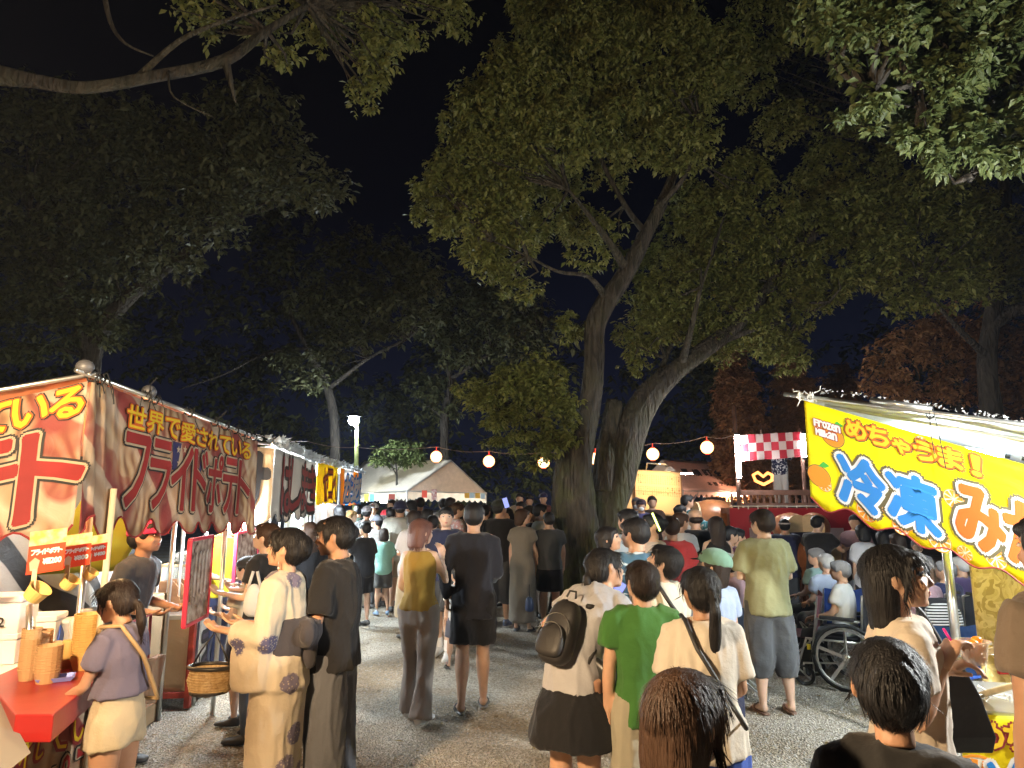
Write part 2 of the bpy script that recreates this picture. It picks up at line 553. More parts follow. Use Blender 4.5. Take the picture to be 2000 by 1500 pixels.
# --- the big twin-trunk tree in the middle
limbs = [
    [(1130, 1240, Ya, 150), (1128, 1190, Ya, 122), (1127, 1120, Ya, 106), (1124, 1040, Ya, 96), (1121, 960, Ya, 92), (1128, 880, Ya, 74), (1150, 790, Ya, 60), (1160, 700, Ya, 56), (1162, 640, Ya, 56), (1186, 590, Ya, 54), (1222, 535, Ya, 48), (1262, 455, Ya, 38), (1300, 380, Ya + .2, 28), (1330, 300, Ya + .4, 16)],
    [(1160, 1245, Ya + .55, 125), (1165, 1120, Ya + .6, 105), (1178, 1010, Ya + .7, 100), (1205, 930, Ya + .8, 90), (1226, 850, Ya + .8, 78), (1262, 780, Ya + .9, 66), (1320, 725, Ya + 1, 50), (1390, 675, Ya + 1.2, 44), (1450, 625, Ya + 1.4, 38), (1510, 550, Ya + 1.6, 32), (1570, 480, Ya + 1.8, 26), (1640, 400, Ya + 2, 14)],
    [(1178, 960, Ya + .5, 60), (1185, 900, Ya + .6, 62), (1192, 830, Ya + .75, 50), (1200, 785, Ya + .85, 44)],
    [(1226, 530, Ya, 30), (1195, 480, Ya - .3, 22), (1150, 420, Ya - .5, 14), (1110, 370, Ya - .6, 7)],
    [(1186, 585, Ya, 24), (1150, 540, Ya - .5, 12), (1090, 530, Ya - .9, 9), (1030, 500, Ya - 1.1, 6), (960, 470, Ya - 1.2, 3)],
    [(1262, 455, Ya, 22), (1220, 400, Ya + .3, 15), (1170, 300, Ya + .5, 12), (1150, 200, Ya + .7, 6)],
    [(1330, 715, Ya + 1, 26), (1350, 640, Ya + .6, 16), (1370, 560, Ya + .4, 10), (1390, 500, Ya + .3, 5)],
    [(1262, 780, Ya + .9, 22), (1300, 700, Ya + 1.3, 14), (1330, 620, Ya + 1.5, 8)],
    [(1400, 670, Ya + 1.2, 20), (1480, 640, Ya + 1.4, 13), (1560, 620, Ya + 1.5, 8), (1620, 590, Ya + 1.6, 4)],
    [(1120, 905, Ya, 30), (1075, 890, Ya - .2, 12), (1030, 850, Ya - .4, 9), (1000, 790, Ya - .5, 5)],
    [(1120, 890, Ya, 14), (1060, 830, Ya - .4, 9), (1045, 760, Ya - .5, 5)],
    [(1290, 400, Ya, 18), (1340, 340, Ya - .3, 12), (1370, 250, Ya - .4, 6)],
]
bl = [blob(*b) for b in [
    (1130, 130, 150, 11.8), (1010, 200, 130, 11.5), (1250, 110, 150, 12.2), (1330, 190, 110, 11.8), (960, 250, 110, 11.2), (1080, 270, 95, 11),
    (1240, 250, 90, 11.2), (1330, 280, 75, 11.2), (1385, 120, 90, 12.5), (1180, 40, 130, 12.6), (1050, 60, 110, 12.6),
    (900, 340, 72, 11.2), (880, 410, 70, 10.9), (930, 450, 78, 10.8), (850, 380, 48, 10.8), (965, 380, 80, 11.3), (1000, 480, 60, 10.8), (955, 510, 42, 10.7),
    (1010, 560, 40, 10.8), (1050, 540, 30, 11), (1150, 500, 38, 11.2), (1190, 440, 32, 11.3),
    (1310, 560, 75, 12.8), (1260, 640, 62, 13), (1350, 640, 70, 13.2), (1430, 600, 80, 13.2), (1510, 640, 70, 13.2), (1240, 570, 40, 12.8),
    (1420, 500, 85, 13), (1490, 430, 78, 13), (1540, 520, 68, 13.2), (1400, 420, 62, 12.6), (1450, 340, 60, 12.8), (1590, 450, 70, 13.6), (1610, 560, 60, 13.6),
    (1540, 700, 38, 13), (1250, 700, 30, 12.8), (1120, 640, 34, 12), (1080, 360, 60, 12.6), (1190, 330, 60, 12.8), (1130, 440, 50, 12.8), (1240, 500, 44, 12.9), (1330, 480, 60, 13.4), (1290, 600, 55, 13.8), (1400, 660, 60, 13.8), (1480, 560, 70, 14), (1050, 450, 50, 12.2), (1350, 400, 60, 12.9),
    (985, 770, 72, 11), (1040, 740, 64, 11.1), (940, 760, 46, 10.9), (1070, 800, 60, 11.1), (1000, 830, 56, 11), (1085, 860, 40, 11.2), (1040, 890, 36, 11)]]
anch = [at_y(a, b, c) for lb in limbs[3:] for a, b, c, w in lb[1:]] + [at_y(a, b, c) for a, b, c, w in limbs[0][8:]] + [at_y(a, b, c) for a, b, c, w in limbs[1][7:]]
tree('huge mossy twin-trunk tree with a wide green crown rising from the gravel in the middle', limbs, bl, 62, 0.092, m_leaf, m_bark, 11, (gA.x, Ya, 0), ntw=150, anchors=anch, n=18)

# --- near branch reaching in over the orange stall (upper right)
limbs = [[(2150, 260, 5.2, 90), (2000, 130, 5.3, 60), (1925, 60, 5.5, 52), (1850, -20, 5.8, 44)],
         [(2010, 150, 5.3, 20), (1900, 180, 5.1, 10), (1800, 210, 4.9, 6), (1700, 190, 4.9, 3)],
         [(2030, 280, 5, 16), (1970, 310, 4.9, 10), (1900, 340, 4.9, 5)],
         [(2150, 260, 5.2, 95), (2300, 700, 5.4, 120), (2330, 1300, 5.6, 140), (2330, 1700, 5.6, 150)]]
bl = [blob(*b) for b in [(1640, 30, 85, 5.0), (1720, 100, 100, 5.0), (1640, 150, 46, 4.8), (1700, 210, 42, 4.8), (1800, 60, 105, 5.2), (1830, 180, 90, 5.0), (1900, 80, 95, 5.3), (1960, 180, 90, 5.1), (1880, 280, 62, 4.9), (1960, 310, 60, 4.9), (1990, 370, 26, 4.8), (1800, 260, 36, 4.8), (2020, 60, 90, 5.2), (1990, 250, 70, 5), (1740, 20, 90, 5.3)]]
anch = [at_y(a, b, c) for lb in limbs[:3] for a, b, c, w in lb]
tree('leafy green branch of a near tree hanging in over the yellow mikan banner', limbs, bl, 250, 0.078, m_leaf_near, m_bark2, 22, (at_y(2330, 1700, 5.6).x, 5.6, 0), ntw=60, anchors=anch)

# --- trees on the right behind
limbs = [[(1950, 1000, 14, 70), (1940, 860, 14, 60), (1930, 700, 14, 46), (1945, 560, 14, 40), (1965, 420, 14, 34), (1950, 300, 14, 20)],
         [(1935, 640, 14, 30), (2000, 600, 13.6, 40), (2080, 640, 13.4, 50)],
         [(1930, 700, 14, 24), (1870, 640, 13.6, 14), (1800, 560, 13.4, 7)]]
bl = [blob(*b) for b in [(1700, 330, 70, 14), (1760, 400, 85, 13.6), (1690, 440, 60, 14), (1800, 480, 90, 13.5), (1740, 530, 60, 13.4), (1850, 400, 90, 14), (1900, 500, 90, 14), (1830, 570, 60, 13.5), (1770, 590, 36, 13.4), (1960, 470, 80, 14), (1620, 330, 60, 14.5), (1560, 370, 50, 14.6), (1980, 560, 60, 14), (1680, 520, 60, 13), (1720, 480, 60, 13), (1660, 400, 60, 13), (1800, 380, 70, 13), (1880, 560, 60, 13), (1920, 430, 60, 13), (1640, 260, 50, 14.6), (1530, 240, 60, 15), (1480, 60, 90, 15), (1450, 160, 60, 14.8)]]
tree('dark green tree behind the mikan stall with a tall bare limb', limbs, bl, 30, 0.11, m_leaf, m_bark2, 33, (at_z(1950, 1000, 0.0).x * 0 + at_y(1950, 1000, 14).x, 14, 0), ntw=40, anchors=[at_y(a, b, c) for lb in limbs for a, b, c, w in lb[1:]])
limbs = [[(1840, 1010, 17, 40), (1850, 900, 17, 36), (1880, 800, 17, 30), (1860, 720, 17, 22), (1830, 640, 17, 10)],
         [(1880, 800, 17, 20), (1930, 720, 16.6, 14), (1970, 660, 16.4, 6)], [(1860, 740, 17, 16), (1780, 700, 16.8, 8), (1730, 690, 16.6, 4)]]
bl = [blob(*b) for b in [(1760, 690, 56, 16.5), (1730, 740, 46, 16.6), (1820, 660, 62, 16.8), (1880, 640, 70, 16.6), (1950, 680, 70, 16.4), (1990, 740, 60, 16.4), (1900, 740, 60, 16.8), (1830, 750, 50, 16.8), (1960, 790, 40, 16.5), (1780, 770, 30, 16.7)]]
tree('tree above the roof of the mikan stall with orange light in its leaf colour', limbs, bl, 20, 0.14, m_leaf_rust_lit, m_bark2, 44, (at_y(1840, 1010, 17).x, 17, 0), ntw=40, anchors=[at_y(a, b, c) for lb in limbs for a, b, c, w in lb[1:]])

# --- left: long pale limb and dark masses
limbs = [[(-260, 120, 6.5, 90), (-60, 140, 6.8, 62), (60, 158, 7, 42), (170, 172, 7.2, 34), (300, 150, 7.6, 34), (440, 118, 8, 34), (520, 60, 8.4, 24), (600, 10, 8.8, 16)],
         [(440, 118, 8, 26), (450, 160, 8, 14), (460, 200, 8.1, 6)], [(270, 150, 7.6, 22), (350, 80, 7.4, 14), (440, 40, 7.4, 10), (540, 10, 7.6, 6)],
         [(200, -40, 7.2, 18), (215, 40, 7.2, 14), (245, 85, 7.2, 8), (300, 110, 7.3, 4)], [(330, 140, 7.6, 8), (340, 190, 7.5, 5), (420, 230, 7.8, 3)],
         [(-260, 120, 6.5, 100), (-420, 500, 6.6, 130), (-480, 1400, 6.8, 190)]]
bl = [blob(*b) for b in [(620, 30, 70, 9.5), (700, 60, 66, 9.6), (720, 130, 46, 9.4), (712, 185, 34, 9.4), (800, 40, 60, 10), (880, 20, 60, 10.2), (745, 90, 40, 9.5), (560, 110, 40, 9), (500, 20, 60, 9), (390, 30, 60, 8.6)]]
tree('tree outside the frame whose long pale bare limb crosses the upper left sky', limbs, bl, 34, 0.10, m_leaf, m_bark, 55, (at_y(-480, 1400, 6.8).x, 6.8, 0), ntw=70, anchors=[at_y(a, b, c) for lb in limbs[:5] for a, b, c, w in lb[1:]])
limbs = [[(170, 1000, 15, 60), (180, 700, 15, 50), (240, 590, 15, 40), (330, 520, 14.6, 26), (420, 440, 14.2, 14)],
         [(180, 700, 15, 36), (120, 560, 14.5, 24), (60, 420, 14, 12)]]
bl = [blob(*b) for b in [(420, 240, 85, 13.4), (500, 210, 75, 13.2), (540, 300, 85, 13), (600, 360, 70, 13), (640, 370, 50, 12.8), (480, 340, 90, 13.4), (380, 360, 95, 13.6), (300, 280, 110, 14), (180, 260, 120, 14), (60, 280, 130, 14), (80, 420, 120, 14.3), (210, 420, 110, 14.4), (330, 470, 90, 14), (420, 430, 70, 13.6), (150, 560, 95, 14.6), (40, 560, 95, 14.6), (120, 650, 60, 14.8), (210, 640, 46, 14.8), (20, 660, 70, 14.8), (260, 540, 50, 14.2)]]
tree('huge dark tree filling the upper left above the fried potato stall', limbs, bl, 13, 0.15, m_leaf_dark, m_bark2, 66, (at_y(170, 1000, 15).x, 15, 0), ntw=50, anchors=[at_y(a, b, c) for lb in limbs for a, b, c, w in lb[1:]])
limbs = [[(650, 985, 22, 30), (655, 860, 22, 26), (640, 760, 22, 22), (600, 680, 21.5, 14), (560, 600, 21, 8)],
         [(640, 760, 22, 14), (720, 700, 21, 9), (800, 660, 20, 5)], [(600, 680, 21.5, 10), (520, 690, 21, 7), (440, 730, 21, 5), (350, 760, 21, 3)]]
bl = [blob(*b) for b in [(700, 500, 66, 19.5), (760, 530, 66, 19), (820, 550, 50, 18.6), (640, 590, 60, 19.5), (700, 600, 66, 19), (780, 610, 56, 18.6), (580, 590, 30, 19.5), (830, 620, 34, 18.6), (640, 670, 46, 19.5), (720, 660, 36, 19), (560, 700, 36, 20), (600, 740, 40, 20)]]
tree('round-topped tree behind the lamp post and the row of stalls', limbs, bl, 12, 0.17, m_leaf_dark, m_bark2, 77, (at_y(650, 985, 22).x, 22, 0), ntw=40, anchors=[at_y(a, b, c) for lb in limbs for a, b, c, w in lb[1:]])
limbs = [[(870, 985, 24, 26), (868, 820, 24, 22), (880, 740, 24, 18), (850, 660, 24, 12), (835, 620, 24, 6)],
         [(880, 740, 24, 12), (960, 690, 23, 8), (1050, 650, 22, 5)]]
bl = [blob(*b) for b in [(900, 600, 56, 23), (960, 610, 60, 22.5), (1020, 590, 56, 22), (1050, 640, 40, 22), (900, 680, 50, 23), (980, 670, 46, 22.4), (860, 640, 30, 23), (830, 760, 40, 24), (860, 800, 40, 24), (930, 560, 40, 23)]]
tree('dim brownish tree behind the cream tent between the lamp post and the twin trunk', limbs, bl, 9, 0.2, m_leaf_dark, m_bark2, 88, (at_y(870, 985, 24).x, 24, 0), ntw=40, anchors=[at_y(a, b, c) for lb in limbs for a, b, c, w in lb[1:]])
# lit bush over the tent
bl = [blob(*b) for b in [(745, 886, 20, 21), (775, 884, 24, 21), (805, 890, 18, 21), (800, 872, 16, 21), (735, 872, 12, 21)]]
tree('small bright green bush top showing over the cream tent beside the lamp post', [[(775, 985, 21, 8), (775, 930, 21, 6), (772, 895, 21, 4)], [(775, 930, 21, 4), (760, 900, 20.6, 3), (750, 885, 20, 2)]], bl, 60, 0.15, m_leaf_near, m_bark2, 99, (at_y(775, 985, 21).x, 21, 0), name='bush')

# small conifers behind the stage
def conifer(px, py0, py1, Y, w, seed, label):
    b = at_y(px, py0, Y); t = at_y(px + 4, py1, Y)
    b.z = 0
    r = empty('pine_tree', (b.x, Y, 0), label, 'tree')
    mb = MB().tube([b, b.lerp(t, .5), t], [.16, .1, .02], 8); mb.build('trunk', m_bark2, r, smooth=True)
    rg = random.Random(seed); bls = []
    H = t.z
    for k in range(11):
        f = k / 10; z = H * (0.35 + .65 * f); R = px_to_m(Y, w) * (1 - f) ** .8 * .9 + .15
        for j in range(5):
            a = rg.random() * 6.28
            bls.append(((b.x + math.cos(a) * R * .7, Y + math.sin(a) * R * .7, z + rg.uniform(-.2, .2)), R * .42 + .1))
    me, C = crown_mesh('crown', bls, 60, 0.16, m_leaf_rust_lit, seed, droop=.3)
    cr = link('crown', me, r); cr['kind'] = 'stuff'
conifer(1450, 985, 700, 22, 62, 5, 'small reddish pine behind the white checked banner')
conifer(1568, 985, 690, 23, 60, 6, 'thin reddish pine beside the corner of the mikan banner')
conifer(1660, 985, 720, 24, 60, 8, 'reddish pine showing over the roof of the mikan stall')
# dark hedge behind everything
bl = []
rgb = random.Random(31)
def mass(px, py, r, Y): bl.append(blob(px, py, r, Y))
for i in range(34):
    px = -80 + i * 66
    mass(px, 905 + 40 * math.sin(i * 1.7), 62, 30 + 2 * math.sin(i)); mass(px + 20, 960, 60, 29)
def hill(x0, x1, y0, y1, n, r0, r1, Y):
    for k in range(n): mass(rgb.uniform(x0, x1), rgb.uniform(y0, y1), rgb.uniform(r0, r1), Y + rgb.uniform(-1.5, 1.5))
hill(-150, 330, 640, 900, 22, 60, 95, 27); hill(-150, 420, 200, 660, 26, 70, 110, 26); hill(330, 660, 640, 880, 20, 50, 80, 28)
hill(400, 640, 330, 640, 14, 55, 85, 27); hill(620, 900, 560, 860, 26, 45, 75, 29); hill(880, 1120, 600, 900, 24, 45, 75, 27)
hill(700, 860, 470, 600, 8, 40, 62, 28); hill(1180, 1540, 740, 900, 18, 45, 75, 28); hill(1300, 1560, 420, 740, 22, 50, 80, 27)
hill(1700, 2100, 560, 860, 24, 50, 85, 27); hill(1560, 1720, 800, 900, 8, 40, 60, 28); hill(1500, 2080, 120, 560, 30, 55, 90, 24)
CD = 1.0
me, C = crown_mesh('tree_line', bl, 1.7, 0.30, m_leaf_dark, 123)
o = link('treeline', me); tag(o, 'far line of dark shrubs and trees closing off the square', None, kind='stuff')
# ================================================================== MATERIALS
m_steel = mat('steel_tube', (0.62, 0.62, 0.60), rough=0.3, metal=0.9, bump=(40, .05))
m_cream_steel = mat('cream_pole', (0.62, 0.52, 0.36), rough=0.45, var=.15)
m_dark = mat('dark_plastic', (0.02, 0.02, 0.022), rough=0.5)
m_cord = mat('black_cord', (0.012, 0.012, 0.012), rough=0.8)
m_white_tarp = mat('white_tarp', (0.72, 0.74, 0.74), rough=0.6, var=.08, bump=(6, .4), trans=0.4, bdist=.03)
m_orange_tarp = mat('orange_tarp', (0.6, 0.22, 0.1), rough=0.6, bump=(6, .4), trans=0.4)
m_card = mat('cardboard', (0.42, 0.29, 0.16), rough=0.9, var=.12, var_scale=5)
m_foam = mat('styrofoam', (0.76, 0.80, 0.82), rough=0.8, bump=(60, .15))
m_redpaint = mat('red_counter', (0.34, 0.016, 0.014), rough=0.35, var=.12, var_scale=3, bump=(15, .1))
m_redsteel = mat('red_steel', (0.30, 0.035, 0.02), rough=0.6, var=.3, var_scale=12)
m_woodlt = mat('pale_wood', (0.55, 0.42, 0.25), rough=0.7, var=.15, var_scale=12)
m_wooddk = mat('brown_wood', (0.30, 0.14, 0.06), rough=0.6, var=.3, var_scale=10, bump=(20, .2))
m_bamboo = mat('bamboo_pole', (0.60, 0.50, 0.30), rough=0.5, var=.15, var_scale=15)
m_cup = mat('paper_cup_yellow', (0.60, 0.38, 0.12), rough=0.55, var=.06)
m_cup2 = mat('paper_cup_tan', (0.52, 0.33, 0.16), rough=0.6)
m_white = mat('white_plastic', (0.78, 0.78, 0.76), rough=0.45, bump=(8, .1))
m_ink = mat('black_ink', (0.012, 0.012, 0.014), rough=0.6)
m_blue_tray = mat('blue_tray', (0.24, 0.30, 0.75), rough=0.35)
m_blue_pl = mat('blue_basin', (0.03, 0.09, 0.45), rough=0.35)
m_string = mat('white_string', (0.7, 0.68, 0.6), rough=0.9)

def emis(name, col, s):
    m = bpy.data.materials.new(name); m.use_nodes = True
    n = m.node_tree.nodes; n.clear()
    e = n.new('ShaderNodeEmission'); e.inputs[0].default_value = (*col, 1); e.inputs[1].default_value = s
    o = n.new('ShaderNodeOutputMaterial'); m.node_tree.links.new(e.outputs[0], o.inputs[0])
    return m

def cloth_pat(name, build, trans=.35, rough=.6):
    """cloth whose base colour comes from UV-driven nodes"""
    m = mat(name, (0.5, 0.5, 0.5), rough=rough)
    n, l, b, o = nodes_of(m)
    uv = n.new('ShaderNodeTexCoord')
    c = build(n, l, uv.outputs['UV'])
    l.new(c, b.inputs['Base Color'])
    nz = n.new('ShaderNodeTexNoise'); nz.inputs['Scale'].default_value = 5; nz.inputs['Detail'].default_value = 6; nz.inputs['Distortion'].default_value = .8
    l.new(uv.outputs['UV'], nz.inputs['Vector'])
    bp = n.new('ShaderNodeBump'); bp.inputs['Strength'].default_value = .5; bp.inputs['Distance'].default_value = .03
    l.new(nz.outputs['Fac'], bp.inputs['Height']); l.new(bp.outputs[0], b.inputs['Normal'])
    tr = n.new('ShaderNodeBsdfTranslucent'); l.new(c, tr.inputs[0])
    mx = n.new('ShaderNodeMixShader'); mx.inputs[0].default_value = trans
    l.new(b.outputs[0], mx.inputs[1]); l.new(tr.outputs[0], mx.inputs[2]); l.new(mx.outputs[0], o.inputs[0])
    return m
def ramp(n, stops, interp='LINEAR'):
    r = n.new('ShaderNodeValToRGB'); r.color_ramp.interpolation = interp
    el = r.color_ramp.elements
    el[0].position, el[0].color = stops[0][0], (*stops[0][1], 1)
    el[1].position, el[1].color = stops[-1][0], (*stops[-1][1], 1)
    for p, c in stops[1:-1]:
        q = el.new(p); q.color = (*c, 1)
    return r
def b_fries(n, l, uv):
    w = n.new('ShaderNodeTexWave'); w.wave_type = 'BANDS'; w.bands_direction = 'DIAGONAL'
    w.inputs['Scale'].default_value = 1.1; w.inputs['Distortion'].default_value = 6; w.inputs['Detail'].default_value = 2; w.inputs['Detail Scale'].default_value = 1.2
    l.new(uv, w.inputs['Vector'])
    r = ramp(n, [(0, (.27, .045, .04)), (.36, (.30, .075, .06)), (.46, (.50, .37, .27)), (.8, (.55, .45, .34)), (1, (.40, .27, .17))])
    l.new(w.outputs['Fac'], r.inputs[0])
    z = n.new('ShaderNodeTexNoise'); z.inputs['Scale'].default_value = 2.2; z.inputs['Detail'].default_value = 3; l.new(uv, z.inputs['Vector'])
    r2 = ramp(n, [(.45, (0, 0, 0)), (.62, (1, 1, 1))]); l.new(z.outputs['Fac'], r2.inputs[0])
    w2 = n.new('ShaderNodeTexWave'); w2.inputs['Scale'].default_value = 2.6; w2.inputs['Distortion'].default_value = 22; w2.inputs['Detail Scale'].default_value = .7; l.new(uv, w2.inputs['Vector'])
    r3 = ramp(n, [(0, (.22, .10, .05)), (.5, (.42, .27, .14)), (1, (.5, .38, .24))]); l.new(w2.outputs['Fac'], r3.inputs[0])
    mx = n.new('ShaderNodeMix'); mx.data_type = 'RGBA'; l.new(r2.outputs[0], mx.inputs[0]); l.new(r.outputs[0], mx.inputs[6]); l.new(r3.outputs[0], mx.inputs[7])
    return mx.outputs[2]
m_fries = cloth_pat('fries_banner_cloth', b_fries, .22)
def b_plain(c1, c2, sc=1.5):
    def f(n, l, uv):
        z = n.new('ShaderNodeTexNoise'); z.inputs['Scale'].default_value = sc; z.inputs['Detail'].default_value = 3; l.new(uv, z.inputs['Vector'])
        r = ramp(n, [(.38, c1), (.62, c2)]); l.new(z.outputs['Fac'], r.inputs[0]); return r.outputs[0]
    return f
m_whitecloth = cloth_pat('white_banner_cloth', b_plain((.46, .43, .39), (.56, .53, .48)), .22)
m_yellowcloth = cloth_pat('yellow_banner_cloth', b_plain((.80, .55, .01), (.85, .66, .02)), .4)
m_mikan = cloth_pat('mikan_banner_cloth', b_plain((.74, .72, .0), (.82, .66, .0), 2.5), .45)
m_tan = cloth_pat('tan_cloth', b_plain((.60, .44, .26), (.68, .52, .33)), .15)
m_blind = cloth_pat('olive_cloth', b_plain((.34, .34, .03), (.44, .44, .05)), .15)
def b_multi(n, l, uv):
    v = n.new('ShaderNodeTexVoronoi'); v.inputs['Scale'].default_value = 1.6; l.new(uv, v.inputs['Vector'])
    s = n.new('ShaderNodeSeparateColor'); l.new(v.outputs['Color'], s.inputs[0])
    r = ramp(n, [(0, (.5, .06, .05)), (.25, (.72, .35, .04)), (.5, (.10, .30, .50)), (.75, (.65, .62, .6)), (1, (.5, .06, .05))], 'CONSTANT'); l.new(s.outputs[0], r.inputs[0]); return r.outputs[0]
m_multicloth = cloth_pat('multicolour_banner_cloth', b_multi, .4)
def b_checks(n, l, uv):
    c = n.new('ShaderNodeTexChecker'); c.inputs['Scale'].default_value = 1.0
    c.inputs[1].default_value = (.50, .03, .05, 1); c.inputs[2].default_value = (.66, .52, .5, 1)
    mp = n.new('ShaderNodeMapping'); mp.inputs['Scale'].default_value = (8 / 1.12, 3 / .46, 1); l.new(uv, mp.inputs[0]); l.new(mp.outputs[0], c.inputs[0]); return c.outputs[0]
m_checks = cloth_pat('checked_cloth', b_checks, .3)
def b_curtain(n, l, uv):
    s = n.new('ShaderNodeSeparateXYZ'); l.new(uv, s.inputs[0])
    m1 = n.new('ShaderNodeMath'); m1.operation = 'FRACT'; m0 = n.new('ShaderNodeMath'); m0.operation = 'MULTIPLY'; m0.inputs[1].default_value = 1.55
    l.new(s.outputs[0], m0.inputs[0]); l.new(m0.outputs[0], m1.inputs[0])
    g = n.new('ShaderNodeMath'); g.operation = 'GREATER_THAN'; g.inputs[1].default_value = .5; l.new(m1.outputs[0], g.inputs[0])
    t = n.new('ShaderNodeMath'); t.operation = 'LESS_THAN'; t.inputs[1].default_value = .80; l.new(s.outputs[1], t.inputs[0])
    k = n.new('ShaderNodeMath'); k.operation = 'MULTIPLY'; l.new(g.outputs[0], k.inputs[0]); l.new(t.outputs[0], k.inputs[1])
    mx = n.new('ShaderNodeMix'); mx.data_type = 'RGBA'; l.new(k.outputs[0], mx.inputs[0]); mx.inputs[6].default_value = (.42, .015, .03, 1); mx.inputs[7].default_value = (.62, .45, .44, 1)
    return mx.outputs[2]
m_curtain = cloth_pat('red_white_curtain', b_curtain, .15)
def b_zebra(n, l, uv):
    w = n.new('ShaderNodeTexWave'); w.bands_direction = 'DIAGONAL'; w.inputs['Scale'].default_value = 1.1; w.inputs['Distortion'].default_value = 7; w.inputs['Detail'].default_value = 1
    l.new(uv, w.inputs['Vector']); r = ramp(n, [(0, (.02, .02, .022)), (.42, (.02, .02, .022)), (.5, (.45, .45, .44)), (1, (.52, .52, .5))]); l.new(w.outputs['Fac'], r.inputs[0]); return r.outputs[0]
m_zebra = cloth_pat('black_white_cloth', b_zebra, .3)
t_black = mat('print_black', (0.02, 0.018, 0.018), rough=.6, trans=.15)
t_red = mat('print_red', (0.40, 0.03, 0.03), rough=.6, trans=.4, var=.2, var_scale=3)
t_cream = mat('print_cream', (0.58, 0.47, 0.33), rough=.6, trans=.4)
t_yellow = mat('print_yellow', (0.85, 0.62, 0.03), rough=.6, trans=.4)
t_orange = mat('print_orange', (0.75, 0.16, 0.02), rough=.6, trans=.4)
t_blue = mat('print_blue', (0.03, 0.27, 0.72), rough=.6, trans=.4)
t_white = mat('print_white', (0.82, 0.82, 0.82), rough=.6, trans=.4)
t_olive = mat('print_olive', (0.10, 0.085, 0.04), rough=.6, trans=.15)
t_navy = mat('print_navy', (0.03, 0.03, 0.12), rough=.6, trans=.2)
t_ink2 = mat('print_ink_violet', (0.05, 0.035, 0.06), rough=.6)
t_dred = mat('print_dark_red', (0.28, 0.03, 0.03), rough=.6, trans=.2)

